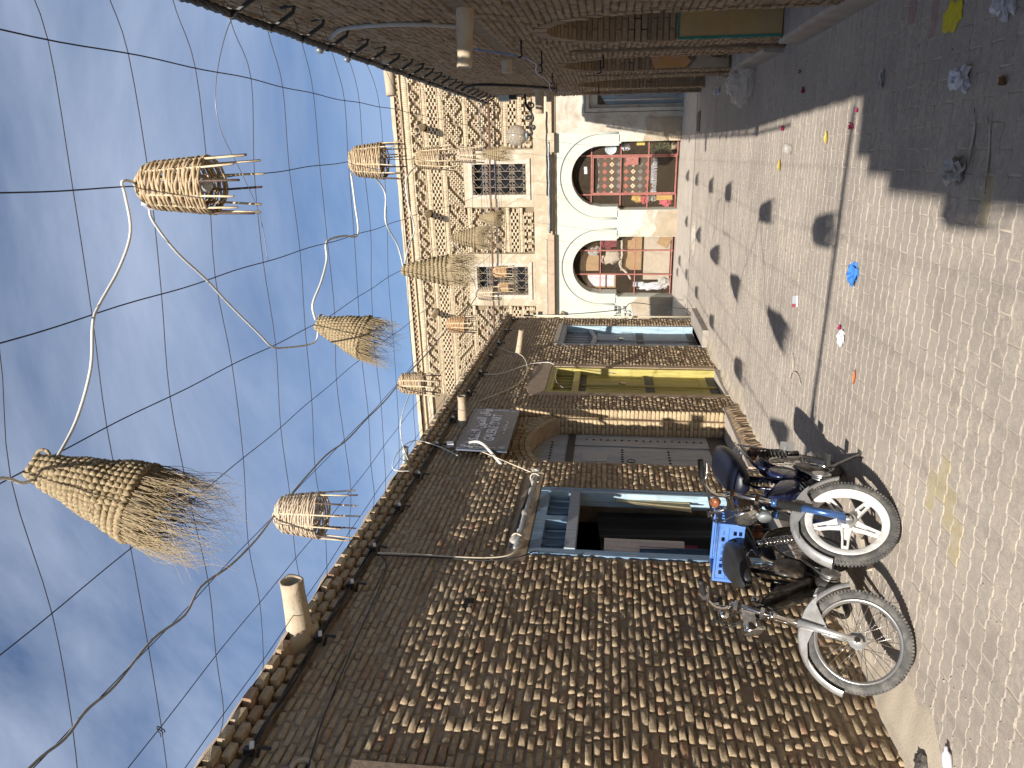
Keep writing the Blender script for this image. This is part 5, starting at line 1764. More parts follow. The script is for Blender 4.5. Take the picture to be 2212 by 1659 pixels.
for (u, v) in ((7.72, 3.225), (8.95, 3.225), (7.72, 2.795), (8.95, 2.795)):
    star(u, v, 0.042)
star(8.36, 2.83, 0.038)
for sgn in (-1, 1):
    for k in range(3):
        u0 = 8.36 + sgn * (0.06 + 0.055 * k)
        m_.add([FS(u0, 2.825 + 0.012 * (-1) ** k, 0.0145), FS(u0 + sgn * 0.045, 2.845 - 0.02 * (k % 2), 0.0145), FS(u0 + sgn * 0.05, 2.83 - 0.02 * (k % 2), 0.0145), FS(u0 + sgn * 0.012, 2.808, 0.0145)], [(0, 1, 2, 3)])
for (u) in (7.70, 8.965):
    for k in range(7):
        v0 = 2.86 + 0.047 * k
        m_.add([FS(u - 0.006, v0, 0.0145), FS(u + 0.012, v0 + 0.008, 0.0145), FS(u + 0.008, v0 + 0.048, 0.0145), FS(u - 0.010, v0 + 0.040, 0.0145)], [(0, 1, 2, 3)])
build(m_, 'ornament', 'sign_ink', SG)
for u in (7.8, 8.85):
    build(MB().tube([FS(u, 3.24, -0.02), FL(u, 3.26, -0.02)], 0.01, 6), 'bracket', 'iron', SG, True)
# bent white conduit hanging over the sign's edge
m_ = MB().tube(spline([FL(7.74, 3.15, 0.16), FL(7.75, 3.06, 0.17), FL(7.70, 2.97, 0.15), FL(7.61, 2.88, 0.10), FL(7.54, 2.80, 0.04), FL(7.53, 2.76, 0.0)]), 0.016, 8)
tag(build(m_, 'conduit', 'white_cable', None, True, origin=FL(7.9, 2.76, 0.1)), 'bent white conduit hanging over the left edge of the gallery sign', 'conduit')

# painted numbers on the pier left of the left arch
TX = thing('painted_writing', 'black hand painted numbers and letters on the white pier left of the arches', 'writing', tuple(FF(-4.75, 1.0, 0.02)))
lettering(FF, '95 \u0648 1930', 0.10, -4.70, 1.50, 0.014, 'black_ink', TX, 0.85, bold=BOLD)
lettering(FF, '31135337', 0.095, -4.70, 1.40, 0.014, 'black_ink', TX, 0.85, bold=BOLD)
lettering(FF, '\ufef3\ufe8e\ufeb2\ufe91 \ufead\ufe8d\ufeaa\ufedf\ufe8d', 0.11, -4.74, 1.27, 0.014, 'black_ink', TX, 0.9, bold=BOLD)
lettering(FF, '\ufeed\ufedf \ufead\ufe8d', 0.11, -4.74, 1.15, 0.016, 'black_ink', TX, 0.9, bold=BOLD)

# ------------------------------------------------------------------ cloth at the near door
def cloth_thing(name, label, cat, mat, u0, u1, v0, v1, w, seed, taper=0.0, fold=0.025, slant=0.0, drop=0.0):
    m_ = MB()
    def fn(a, b_):
        uu = u0 + (u1 - u0) * a
        wdt = 1 - taper * (1 - b_)
        uu = (u0 + u1) / 2 + (uu - (u0 + u1) / 2) * wdt + slant * (1 - b_)
        vv = v0 + (v1 - v0) * b_ - drop * a * b_
        return FL(uu, vv, w + fold * math.sin(a * 13 + seed + 2 * b_) * (1.1 - b_ * 0.6) + 0.5 * fold * math.sin(a * 29 + 3 * b_ + seed))
    m_.sheet(fn, 28, 16)
    m2 = MB(); m2.v = [tuple(Vector(p) + Vector((-0.006, 0, 0))) for p in m_.v]; m2.f = [tuple(reversed(f)) for f in m_.f]
    m_.add(m2.v, m2.f)
    return tag(build(m_, name, mat, None, True, origin=FL((u0 + u1) / 2, v0, w)), label, cat)
cloth_thing('black_curtain', 'black cloth hanging in the middle of the near blue doorway', 'curtain', 'cloth_black', 6.02, 6.84, 0.2, 1.68, -0.18, 1, drop=-0.06)
cloth_thing('khaki_curtain', 'khaki cloth hanging at the right jamb of the near blue doorway', 'curtain', 'cloth_khaki', 6.83, 6.872, 0.86, 1.56, -0.04, 2, taper=-4.6, fold=0.004, slant=-0.095)
cloth_thing('beige_trousers', 'beige trousers hanging at the left of the near blue doorway', 'trousers', 'cloth_beige', 5.90, 6.12, 0.98, 1.66, -0.06, 3, taper=-0.35, fold=0.014, slant=-0.05)
cloth_thing('blue_jeans', 'dark blue jeans hanging below the beige trousers', 'jeans', 'cloth_denim', 5.76, 5.98, 0.80, 1.36, -0.05, 4, fold=0.012)
cloth_thing('red_scarf', 'dark red patterned cloth low in the near blue doorway', 'scarf', 'cloth_red', 6.02, 6.12, 0.86, 1.06, -0.10, 5, fold=0.008)
# rolled awning tied above the door
AW = thing('rolled_awning', 'faded cloth awning rolled up and tied above the near blue door', 'awning', tuple(FL(6.3, 2.3, 0.1)))
pts, rs = [], []
for k in range(40):
    t = k / 39
    pts.append(FL(5.62 + 1.42 * t, 2.385 - 0.03 * math.sin(math.pi * t) - 0.03 * t + 0.008 * math.sin(t * 37), 0.10 + 0.01 * math.sin(t * 23)))
    rs.append((0.032 + 0.006 * math.sin(t * 19 + 1) + 0.004 * math.sin(t * 53)) * (0.75 if k in (0, 39) else 1))
m_ = MB().tube(pts, rs, 14)
m_.xform(lambda p: p + wob(p * 17, 0.006, 2))
build(m_, 'cloth_roll', 'cloth_awning', AW, True)
m_ = MB().tube([FL(5.50, 2.37, 0.13), FL(7.16, 2.33, 0.12)], 0.017, 8)
build(m_, 'pole', 'zinc', AW, True)
m_ = MB().tube([FL(5.53, 2.42, 0.10), FL(7.12, 2.37, 0.09)], 0.013, 8)
build(m_, 'pole', 'iron', AW, True)
for t in (0.06, 0.95):
    c = FL(5.62 + 1.42 * t, 2.375 - 0.03 * t, 0.105)
    m_ = MB().tube([c + Vector((math.cos(q) * 0.049, 0.01 * math.sin(2 * q), math.sin(q) * 0.049)) for q in np.linspace(0, 6.28, 18)], 0.007, 5)
    build(m_, 'tie', 'cream_cable', AW, True)
m_ = MB(); 
for k in range(5):
    a = R.uniform(0, 6.28)
    p = FL(7.05, 2.36, 0.12)
    m_.add([p + Vector((0.05 * math.cos(a), 0.06 * math.sin(a), -0.02)), p + Vector((0.03, 0.05 * math.cos(a * 2), 0.05)), p + Vector((0.01, -0.05, -0.09 + 0.04 * math.sin(a)))], [(0, 1, 2)])
build(m_, 'torn_end', 'cloth_awning', AW)

# ------------------------------------------------------------------ cables along the walls
def cable_thing(name, label, cat, pts, r_, mat, n=6, sub=6, group=None):
    P_ = spline(pts, sub)
    m_ = MB().tube(P_, r_, n)
    c = sum((Vector(p) for p in pts), Vector((0, 0, 0))) / len(pts)
    return tag(build(m_, name, mat, None, True, origin=c), label, cat, group)
CBL = thing('cable_bundle', 'black cable bundle clipped below the cornice of the left brick wall', 'cables', tuple(FL(9, 3.5, 0.03)))
for k in range(3):
    pts = []
    for i in range(70):
        u = 1.5 + 13.7 * i / 69
        sag = 0.016 * abs(math.sin(u * 2.8)) * (0.4 + 0.3 * k)
        pts.append(FL(u, 3.555 + 0.012 * k - sag + 0.006 * math.sin(u * 9 + k * 2), 0.045 + 0.012 * math.sin(k * 2.1 + u * 4)))
    build(MB().tube(pts, 0.0075, 5), 'cable', 'black_cable', CBL, True)
for u in (2.2, 3.25, 4.28, 4.95, 5.52, 6.3, 7.05, 7.9, 8.8, 9.9, 10.9, 11.9, 12.8, 13.8, 14.8):
    c_ = MB()
    c_.tube([FL(u, 3.52, 0.0), FL(u + 0.01, 3.50, 0.07), FL(u + 0.02, 3.44, 0.06)], 0.011, 6)
    c_.box(FL(u, 3.56, 0.05), (0.045, 0.035, 0.05))
    build(c_, 'clip', 'black_cable', CBL)
    c_ = MB().box(FL(u + 0.012, 3.545, 0.082), (0.012, 0.05, 0.024), Matrix.Rotation(0.4, 3, 'X'))
    build(c_, 'tie', 'white_cable', CBL)
cable_thing('cable', 'cream cable running down the brick wall left of the near blue door', 'cable', [FL(5.46, 3.5, 0.05), FL(5.50, 3.2, 0.03), FL(5.49, 2.9, 0.03), FL(5.50, 2.6, 0.03), FL(5.55, 2.42, 0.04), FL(5.72, 2.34, 0.05)], 0.009, 'cream_cable')
cable_thing('cable', 'thin black cable beside the cream one left of the near blue door', 'cable', [FL(5.44, 3.5, 0.04), FL(5.47, 3.0, 0.03), FL(5.46, 2.6, 0.03), FL(5.50, 2.35, 0.05), FL(5.62, 2.2, 0.05), FL(5.45, 2.18, 0.06)], 0.006, 'black_cable')
cable_thing('cable', 'thin black cable slanting down the near brick wall from the cornice', 'cable', [FL(2.0, 2.95, 0.03), FL(3.3, 3.22, 0.03), FL(4.2, 3.30, 0.03), FL(5.2, 3.36, 0.03), FL(5.45, 3.47, 0.04)], 0.005, 'black_cable')
cable_thing('cord', 'taut pale cord from the rolled awning up to the wall left of the sign', 'cord', [FL(7.05, 2.37, 0.12), FL(7.5, 2.83, 0.10), FL(8.02, 3.34, 0.06)], 0.006, 'cream_cable', sub=3)
cable_thing('cable', 'white cable looping across the wall between the sign and the yellow door', 'cable', [FL(9.6, 3.35, 0.04), FL(10.4, 2.95, 0.03), FL(11.2, 2.88, 0.04), FL(12.0, 3.05, 0.05), FL(12.3, 3.3, 0.04), FL(12.6, 3.55, 0.04)], 0.007, 'cream_cable')
cable_thing('cable', 'white cable dropping from the cornice to the top of the yellow door', 'cable', [FL(10.9, 3.5, 0.04), FL(11.0, 3.25, 0.03), FL(11.5, 2.9, 0.04), FL(11.65, 2.62, 0.04), FL(11.5, 2.5, 0.05)], 0.007, 'white_cable')
cable_thing('cord', 'thin blue cord knotted from the grey door over to the yellow door', 'cord', [FL(12.9, 2.45, 0.04), FL(12.6, 2.35, 0.06), FL(12.2, 2.28, 0.05), FL(11.7, 2.30, 0.06), FL(11.2, 2.42, 0.05), FL(10.6, 2.40, 0.05), FL(10.25, 2.28, 0.05)], 0.005, 'grey_cable')
cable_thing('cable', 'white cable coming over the parapet beside the zinc pipe', 'cable', [FL(7.0, 3.62, 0.12), FL(6.95, 3.78, 0.16), FL(7.3, 3.82, 0.2), FL(7.75, 3.76, 0.16), FL(7.8, 3.5, 0.08), FL(7.62, 3.25, 0.05)], 0.006, 'white_cable')
jb = box_thing('junction_box', 'small white junction box dangling from the cables left of the sign', 'junction box', FL, 7.86, 7.95, 3.36, 3.43, 0.05, 0.09, 'bag_white', 0.3)
cable_thing('cable', 'dark cables hanging at the far corner of the left building', 'cable', [Vector((-3.10, 15.3, 3.4)), Vector((-3.07, 15.36, 2.4)), Vector((-2.98, 15.4, 1.45)), Vector((-2.86, 15.5, 1.2)), Vector((-2.93, 15.42, 0.5)), Vector((-2.95, 15.36, 0.1))], 0.008, 'black_cable')

CBR = thing('cable_bundle', 'thick twisted cable bundle on iron brackets along the top of the shaded right wall', 'cables', tuple(FR(9, 3.8, 0.1)))
for k in range(4):
    pts = []
    for i in range(150):
        u = 2.0 + 14.1 * i / 149
        s_ = 0.02 * math.sin(u * 5.7)
        q = u * 14 + k * math.pi / 2
        pts.append(FR(u, 3.80 + s_ * 0.5 + 0.014 * math.sin(q), 0.13 + 0.014 * math.cos(q)))
    build(MB().tube(pts, 0.0125, 5), 'cable', 'black_cable', CBR, True)
u = 3.9
while u < 16:
    c_ = MB()
    c_.tube([FR(u, 3.62, -0.01), FR(u, 3.64, 0.05), FR(u, 3.78, 0.13)], 0.013, 6)
    c_.tube([FR(u - 0.02, 3.80, 0.13), FR(u + 0.02, 3.80, 0.13)], 0.030, 8)
    c_.tube([FR(u, 3.60, 0.0), FR(u, 3.72, 0.02)], 0.012, 6)
    build(c_, 'bracket', 'iron', CBR)
    u += 0.56
for (u) in (6.05, 6.75, 12.2):
    c_ = MB(); blob(c_, FR(u, 3.83, 0.16), (0.025, 0.04, 0.025), int(u * 10), 0.2, 10, 7)
    build(c_, 'connector', 'zinc', CBR, True)
cable_thing('conduit', 'grey conduit curving down the shaded wall to the near rain spout', 'conduit', [FR(6.15, 3.78, 0.08), FR(5.95, 3.62, 0.03), FR(5.85, 3.3, 0.025), FR(5.9, 3.0, 0.025), FR(6.05, 2.8, 0.025), FR(6.1, 2.70, 0.02)], 0.017, 'grey_cable')
cable_thing('conduit', 'dark conduits strapped down the far part of the shaded wall', 'conduit', [FR(12.5, 3.76, 0.08), FR(12.15, 3.6, 0.05), FR(12.05, 3.4, 0.04), FR(12.6, 2.9, 0.04), FR(13.5, 2.45, 0.04)], 0.022, 'black_cable')
cable_thing('cord', 'thin blue cord tied between the hooks of the arcade', 'cord', [FR(6.9, 2.9, 0.08), FR(7.2, 2.46, 0.13), FR(8.0, 2.36, 0.13), FR(9.0, 2.42, 0.13), FR(10.6, 2.38, 0.13), FR(12.3, 2.44, 0.13), FR(13.6, 2.2, 0.1)], 0.005, 'bag_blue')
mbx = thing('meter_box', 'small grey electric box under the cables at the far end of the right wall', 'box', tuple(FR(15.6, 3.3, 0.0)))
build(MB().fbox(FR, 15.35, 15.75, 3.34, 3.52, -0.01, 0.12), 'case', 'zinc', mbx)
build(MB().fbox(FR, 15.40, 15.70, 3.22, 3.34, 0.0, 0.09), 'cover', 'iron', mbx)

# globe street lamp on a scrolled bracket
GL = thing('globe_lamp', 'smoked globe street lamp on a black scrolled iron bracket before the facade', 'street lamp', (1.1, 15.5, 3.2))
gc = Vector((0.385, 15.3, 3.49))
m_ = MB(); m_.lathe([(0.198 * math.sin(t), -0.198 * math.cos(t)) for t in np.linspace(0.25, math.pi, 24)], 40, gc)
build(m_, 'globe', 'globe', GL, True)
m_ = MB(); m_.lathe([(0.0, -0.235), (0.05, -0.235), (0.085, -0.21), (0.09, -0.185), (0.05, -0.18), (0.0, -0.18)], 24, gc)
build(m_, 'collar', 'zinc', GL, True)
m_ = MB()
m_.tube(spline([Vector((0.385, 15.3, 3.255)), Vector((0.42, 15.3, 3.19)), Vector((0.56, 15.3, 3.24)), Vector((0.68, 15.3, 3.17)), Vector((0.82, 15.3, 3.22)), Vector((0.93, 15.3, 3.30)), Vector((1.13, 15.35, 3.33))]), 0.022, 8)
for (c, r0, dirn, t0) in (((0.93, 3.20), 0.07, 1, 0.5), ((0.70, 3.26), 0.05, -1, 2.0), ((0.53, 3.17), 0.045, 1, 3.0)):
    m_.tube([Vector((c[0] + math.cos(dirn * t + t0) * r0 * (1 - t / 11), 15.3, c[1] + math.sin(dirn * t + t0) * r0 * (1 - t / 11))) for t in np.linspace(0, 9, 28)], 0.014, 6)
m_.tube([Vector((1.14, 15.35, 3.05)), Vector((1.14, 15.35, 3.52))], 0.022, 6)
build(m_, 'bracket', 'iron', GL, True)

# ------------------------------------------------------------------ wires over the street
WZ = 3.70
LONG = [(0.44, 'long dark overhead wire nearest the shaded right wall'),
        (-0.06, 'long dark overhead wire carrying the right hand row of basket lanterns'),
        (-0.58, 'long dark overhead wire between the basket row and the cone row'),
        (-1.08, 'long dark overhead wire carrying the middle row of cone lanterns'),
        (-1.61, 'long dark overhead wire just left of the cone lantern row'),
        (-2.09, 'long dark overhead wire carrying the left hand row of basket lanterns'),
        (-2.55, 'long dark overhead wire left of the left basket row'),
        (-2.89, 'long dark overhead wire nearest the left brick wall')]
ORD = 'first second third fourth fifth sixth seventh eighth ninth tenth eleventh twelfth thirteenth fourteenth fifteenth sixteenth seventeenth eighteenth nineteenth twentieth'.split()
CROSSY = [1.75, 2.27, 2.78, 3.28, 3.82, 4.41, 4.90, 5.45, 6.06, 6.45, 6.98, 7.6, 8.3, 9.0, 9.8, 10.6, 11.5, 12.4, 13.4, 14.5]
BEND = {1: ([-3, 3.23, 6.06, 8.15, 10.45, 12.45, 20], [0.0, -0.105, -0.02, 0.0, 0.03, 0.04, 0.06]),
        3: ([-3, 2.34, 5.07, 7.44, 9.83, 12.14, 20], [-1.05, -1.04, -1.10, -1.06, -0.99, -0.92, -0.9]),
        5: ([-3, 1.8, 4.19, 7.01, 9.42, 11.57, 20], [-2.05, -2.09, -2.13, -2.10, -2.03, -2.01, -2.0])}
def wire_x(k, y):
    w_ = 0.004 * math.sin(y * 1.9 + k * 2.3) + 0.004 * math.sin(y * 6.1 + k)
    return (float(np.interp(y, *BEND[k])) if k in BEND else LONG[k][0]) + w_
def wire_z(k, y):
    return WZ + 0.02 * math.sin(y * 1.3 + k * 1.7) * 0.6
for k, (x, lab) in enumerate(LONG):
    pts = []
    y = -3.0
    while y < 20.0:
        pts.append(Vector((wire_x(k, y), y, wire_z(k, y))))
        y += 0.13
    m_ = MB().tube(pts, 0.0030, 4)
    tag(build(m_, 'long_wire', 'wire_dark', None, True, origin=(x, 8, WZ)), lab, 'wire', 'wires running along the street')
for i, y in enumerate(CROSSY):
    pts = [Vector((XR(y) - 0.02, y + R.gauss(0, 0.05), 3.80 * (1 + 0.0085 * (y - 5)))), Vector((0.70, y + 0.02, 3.76))]
    for k, (x, _) in enumerate(LONG):
        yy = y + R.gauss(0, 0.025)
        pts.append(Vector((wire_x(k, yy), yy, wire_z(k, yy) + 0.003)))
    pts.append(Vector((-3.06, y + R.gauss(0, 0.04), 3.74)))
    m_ = MB().tube(spline(pts, 4), 0.0026, 4)
    tag(build(m_, 'cross_wire', 'wire_dark', None, True, origin=(-1, y, WZ)), '%s thin galvanised wire across the street, counted away from the viewer' % ORD[i], 'wire', 'wires stretched across the street')
# a slack wire that bows away from its hook
cable_thing('slack_wire', 'slack wire bowing from its hook on the right wall', 'wire', [FR(4.72, 3.72, 0.02), Vector((0.75, 4.35, 3.72)), Vector((0.42, 4.05, 3.70)), Vector((0.18, 4.02, 3.70)), Vector((-0.05, 4.2, 3.70)), Vector((-0.3, 4.38, 3.70)), Vector((-0.58, 4.44, 3.705))], 0.0026, 'wire_light')
m_ = MB()
p0 = Vector((-2.54, 2.74, 3.70))
for k in range(3):
    m_.tube(spline([p0 + Vector((0.0, 0.0, 0.0)), p0 + Vector((0.015 * (k - 1), 0.014, 0.006)), p0 + Vector((-0.022, 0.014 + 0.010 * k, -0.005 * k)), p0 + Vector((-0.036, 0.004 + 0.016 * k, -0.008))], 4), 0.003, 4)
tag(build(m_, 'wire_twist', 'wire_dark', None, True, origin=p0), 'twisted loose wire ends at a crossing over the near left wall', 'wire')
# heavy cable bundle high across the street behind the viewer; it draws the long straight shadow
cable_thing('street_cable', 'thick cable spanning the street behind the viewer, seen as the long straight shadow', 'cable', [Vector((0.86, 0.10, 3.63)), Vector((-0.6, 0.315, 3.60)), Vector((-2.0, 0.53, 3.60)), Vector((-3.13, 0.70, 3.62))], 0.026, 'black_cable', 8)

# ------------------------------------------------------------------ lanterns (local origin at the hanging point)
def place(root, loc, tilt=(0, 0), rot=0.0):
    root.location = loc
    root.rotation_euler = (tilt[0], tilt[1], rot)

def basket(name_label, loc, rt, rb, h, stick, mat, seed, rows=None, tilt=(0, 0), fine=True, bulb=True, group='woven lanterns over the street'):
    g = random.Random(seed)
    T = thing('basket_lantern', name_label, 'lantern', (0, 0, 0), group)
    ns = 12
    rows = int((rows or 17) * 1.7)
    seg = 80 if fine else 50
    sid = 5 if fine else 4
    def rad_at(t):          # t 0 top .. 1 bottom
        dome = 0.45 + 0.55 * math.sin(min(t / 0.24, 1) * math.pi / 2) ** 0.8
        return (rt * 1.10 + (rb - rt * 1.10) * t) * dome
    m_ = MB()
    for r_ in range(rows):
        t = (r_ + 0.5) / rows
        Rr = rad_at(t)
        tr = h / rows * 0.60
        pts, rs = [], []
        sgn = 1 if r_ % 2 else -1
        ph = g.uniform(-0.05, 0.05)
        for k in range(seg):
            a = 2 * math.pi * k / seg
            wv = math.cos(ns * a / 1.0 * 0.5 + ph) * sgn * 0.0042 * min(1, Rr / 0.06)
            pts.append(Vector(((Rr + wv) * math.cos(a), (Rr + wv) * math.sin(a), -h * t + 0.0035 * math.sin(a * 2 + r_) + 0.003 * math.sin(5 * a + 2 * r_))))
            rs.append(tr * (0.95 + 0.16 * math.sin(3 * a + r_ * 1.7) + g.uniform(-0.03, 0.03)))
        m_.tube(pts, rs, sid, closed=True)
    sh = build(m_, 'woven_shade', mat, T, True, local=True)
    for k in range(ns):
        a = 2 * math.pi * (k + 0.5) / ns
        tip = stick * g.uniform(0.7, 1.0)
        fl = g.uniform(0.0, 0.10)
        p = [Vector((rad_at(t) * math.cos(a), rad_at(t) * math.sin(a), -h * t)) for t in (0.0, 0.1, 0.25, 0.5, 0.75, 1.0)]
        end = p[-1] + Vector((math.cos(a) * fl * stick, math.sin(a) * fl * stick, -tip)) + Vector((g.gauss(0, 0.004), g.gauss(0, 0.004), 0))
        q = MB().tube(p + [p[-1].lerp(end, 0.5), end], 0.0052 if fine else 0.0062, 5)
        build(q, 'stake', 'stick_dark' if k % 3 == 1 else 'stick', T, True, local=True)
    if bulb:
        q = MB(); q.lathe([(0.0, -h * 0.98), (0.018, -h * 0.97), (0.033, -h * 0.90), (0.034, -h * 0.84), (0.02, -h * 0.74), (0.014, -h * 0.66), (0.014, -h * 0.2)], 14)
        build(q, 'bulb', 'bulb', T, True, local=True)
    q = MB().tube([Vector((0.0, 0, 0.012)), Vector((0.012, 0, 0.0)), Vector((0.02, 0.0, -0.03)), Vector((-0.02, 0, -0.03)), Vector((-0.012, 0, 0.0)), Vector((0, 0, 0.012))], 0.0035, 4)
    build(q, 'hanging_wire', 'wire_dark', T, True, local=True)
    place(T, loc, tilt, g.uniform(0, 6))
    return T

def cone(name_label, loc, r, h, fr, mat, seed, rings=None, tilt=(0, 0), nf=300, rt=0.028, group='woven lanterns over the street', loops=False, open_rows=False, fth=0.00075):
    g = random.Random(seed)
    T = thing('cone_lantern', name_label, 'lantern', (0, 0, 0), group)
    rings = rings or 15
    m_ = MB()
    seg = 120 if nf > 300 else 72
    for i in range(rings):
        t = (i + 0.5) / rings
        Rr = rt + (r - rt) * t ** 0.92
        tr = h / rings * 0.56
        pts, rs = [], []
        nb = max(6, int(2 * math.pi * Rr / 0.020))
        for k in range(seg):
            a = 2 * math.pi * k / seg
            q = nb * a + i * 1.1
            zz = -h * t + math.sin(q) * tr * 0.30 + 0.004 * math.sin(2 * a + i * 0.4)
            rr = Rr + math.cos(q) * tr * 0.22 + 0.003 * math.sin(3 * a + i)
            pts.append(Vector((rr * math.cos(a), rr * math.sin(a), zz)))
            rs.append(tr * (0.92 + 0.24 * math.sin(q * 1.0 + 1.2) + g.uniform(-0.05, 0.05)) * (0.72 if open_rows else 1))
        m_.tube(pts, rs, 6, closed=True)
    build(m_, 'rope_shade', mat, T, True, local=True)
    # slanting strands between the rows
    m_ = MB()
    ns = 44
    for k in range(ns):
        a = 2 * math.pi * k / ns
        pts = []
        for i in range(rings * 2 + 1):
            t = i / (rings * 2)
            Rr = rt + (r - rt) * t ** 0.92
            aa = a + 0.25 * t
            o_ = 0.006 * math.cos(i * math.pi)
            pts.append(Vector(((Rr + o_) * math.cos(aa), (Rr + o_) * math.sin(aa), -h * t)))
        m_.tube(pts, 0.0034, 3, cap=False)
    build(m_, 'binding_strands', mat, T, True, local=True)
    m_ = MB()
    for k in range(nf):
        a = g.uniform(0, 6.283)
        L = fr * (0.25 + 0.75 * g.random() ** 0.8) * (1.3 if g.random() < 0.08 else 1)
        d = Vector((math.cos(a), math.sin(a), 0))
        tn = Vector((-math.sin(a), math.cos(a), 0))
        p = d * (r * g.uniform(0.94, 1.03)) + Vector((0, 0, -h + g.uniform(-0.01, 0.03)))
        out, sw = g.gauss(0.0, 0.15), g.gauss(0, 0.20)
        pts = [p]
        nseg = 6
        ph, fq = g.uniform(0, 6.28), g.uniform(3, 8)
        for i in range(1, nseg + 1):
            t = i / nseg
            pts.append(p + d * (out * L * t * (1 - 0.6 * t)) + tn * (sw * L * t * t) + Vector((0, 0, -L * t)) + (d * math.sin(ph + fq * t) + tn * math.cos(ph * 1.3 + fq * t)) * (0.022 * t * L / 0.25))
        w_ = fth * g.uniform(0.7, 1.7)
        m_.tube(pts, [w_ * (1.5 - 1.2 * i / nseg) for i in range(nseg + 1)], 3, cap=False)
    # first hanks stay thick near the rim
    for k in range(90):
        a = 2 * math.pi * k / 90 + g.gauss(0, 0.03)
        d = Vector((math.cos(a), math.sin(a), 0))
        p = d * r * 1.0 + Vector((0, 0, -h + 0.015))
        L = g.uniform(0.06, 0.11) * (fr / 0.3 + 0.2)
        dd_ = g.uniform(-0.35, 0.05)
        m_.tube([p, p + d * dd_ * L * 0.3 + Vector((0, 0, -L * 0.5)), p + d * dd_ * L + Vector((0, 0, -L))], [0.0034, 0.0027, 0.0010], 4, cap=False)
    fo = build(m_, 'fringe', mat, T, False, local=True)
    fo['kind'] = 'stuff'
    q = MB(); q.lathe([(0.0, -h * 0.95), (0.03, -h * 0.90), (0.034, -h * 0.82), (0.016, -h * 0.68), (0.014, -h * 0.3)], 12)
    build(q, 'bulb', 'bulb', T, True, local=True)
    if loops:
        for (zz, a) in ((-0.02, 0.4), (-0.07, 0.9)):
            c = Vector((math.cos(a) * (rt + 0.02), math.sin(a) * (rt + 0.02), zz))
            q = MB().tube([c + Vector((math.cos(a) * 0.022 * math.cos(t), math.sin(a) * 0.022 * math.cos(t), 0.024 * math.sin(t))) for t in np.linspace(0, 6.28, 16)], 0.0065, 6)
            build(q, 'loop', mat, T, True, local=True)
    place(T, loc, tilt, g.uniform(0, 6) if not loops else 0.0)
    return T

def at_wire(k, y, dz=-0.005):
    return Vector((wire_x(k, y), y, wire_z(k, y) + dz))
# right row of baskets
basket('largest willow basket lantern, high in the sky nearest the viewer', at_wire(1, 3.23), 0.082, 0.118, 0.335, 0.19, 'wicker', 1, 18)
basket('willow basket lantern second along the right hand row', at_wire(1, 6.06), 0.095, 0.135, 0.275, 0.17, 'wicker', 2, 16)
basket('golden basket lantern third along the right hand row, before the brick pattern', at_wire(1, 8.15), 0.085, 0.118, 0.275, 0.18, 'wicker', 3, 16, fine=False)
basket('pale basket lantern fourth along the right hand row, above the right window', at_wire(1, 10.45), 0.080, 0.108, 0.23, 0.16, 'wicker_pale', 4, 15, fine=False)
cone('small rope cone lantern before the top of the right window', at_wire(1, 12.45), 0.105, 0.27, 0.26, 'rope', 5, 8, nf=160, open_rows=True, fth=0.0018)
basket('basket lantern just above the viewer, seen by its round shadow on the paving', at_wire(1, 0.78), 0.095, 0.13, 0.30, 0.17, 'wicker', 6, 14, fine=False)
basket('basket lantern behind the viewer, its shadow at the edge of the near shade', at_wire(1, -1.72) + Vector((0.28, 0, 0)), 0.07, 0.09, 0.24, 0.15, 'wicker', 7, 14, fine=False)
# middle row of rope cones
cone('largest palm rope cone lantern with long wispy fringe, nearest the viewer', at_wire(3, 2.34), 0.138, 0.43, 0.33, 'rope', 11, 17, tilt=(0.0, 0.30), nf=430, loops=True)
cone('palm rope cone lantern second along the middle row, against the sky', at_wire(3, 5.07), 0.150, 0.36, 0.25, 'rope', 12, 14, tilt=(0.0, 0.28), nf=330, loops=True)
cone('tall olive rope cone lantern with long fringe before the facade top', at_wire(3, 7.44), 0.140, 0.48, 0.32, 'rope_olive', 13, 11, nf=300, rt=0.03, open_rows=True, fth=0.0015)
cone('rope cone lantern between the two windows, left of the small one', at_wire(3, 9.83), 0.130, 0.32, 0.28, 'rope_olive', 14, 9, nf=260, open_rows=True, fth=0.0017)
cone('small ridged rope cone lantern between the two windows', at_wire(3, 12.14), 0.110, 0.24, 0.17, 'rope', 15, 12, nf=160, fth=0.0018)
# left row of baskets
basket('willow basket lantern nearest the left cornice, against the sky', at_wire(5, 4.19), 0.098, 0.142, 0.295, 0.21, 'wicker_pale', 21, 16)
basket('small basket lantern above the left roof edge, against the facade top', at_wire(5, 7.01), 0.082, 0.110, 0.25, 0.16, 'wicker', 22, 14, fine=False)
basket('basket lantern just above the left cornice, third along the left row', at_wire(5, 9.42), 0.085, 0.112, 0.24, 0.15, 'wicker_rust', 23, 14, fine=False)
basket('basket lantern beside the left frame of the left window', at_wire(5, 11.57), 0.082, 0.106, 0.25, 0.15, 'wicker_pale', 24, 14, fine=False)
basket('basket lantern before the middle of the left window', Vector((-1.93, 13.31, 3.69)), 0.085, 0.110, 0.24, 0.16, 'wicker_rust', 25, 14, fine=False)
basket('smallest basket lantern, half hidden at the left window', Vector((-2.27, 13.75, 3.68)), 0.075, 0.095, 0.20, 0.13, 'wicker_rust', 26, 13, fine=False)
cone('rope cone lantern left of the viewer, seen by its shadow beside the moped', at_wire(5, 1.80), 0.135, 0.38, 0.28, 'rope', 27, 13, nf=160)

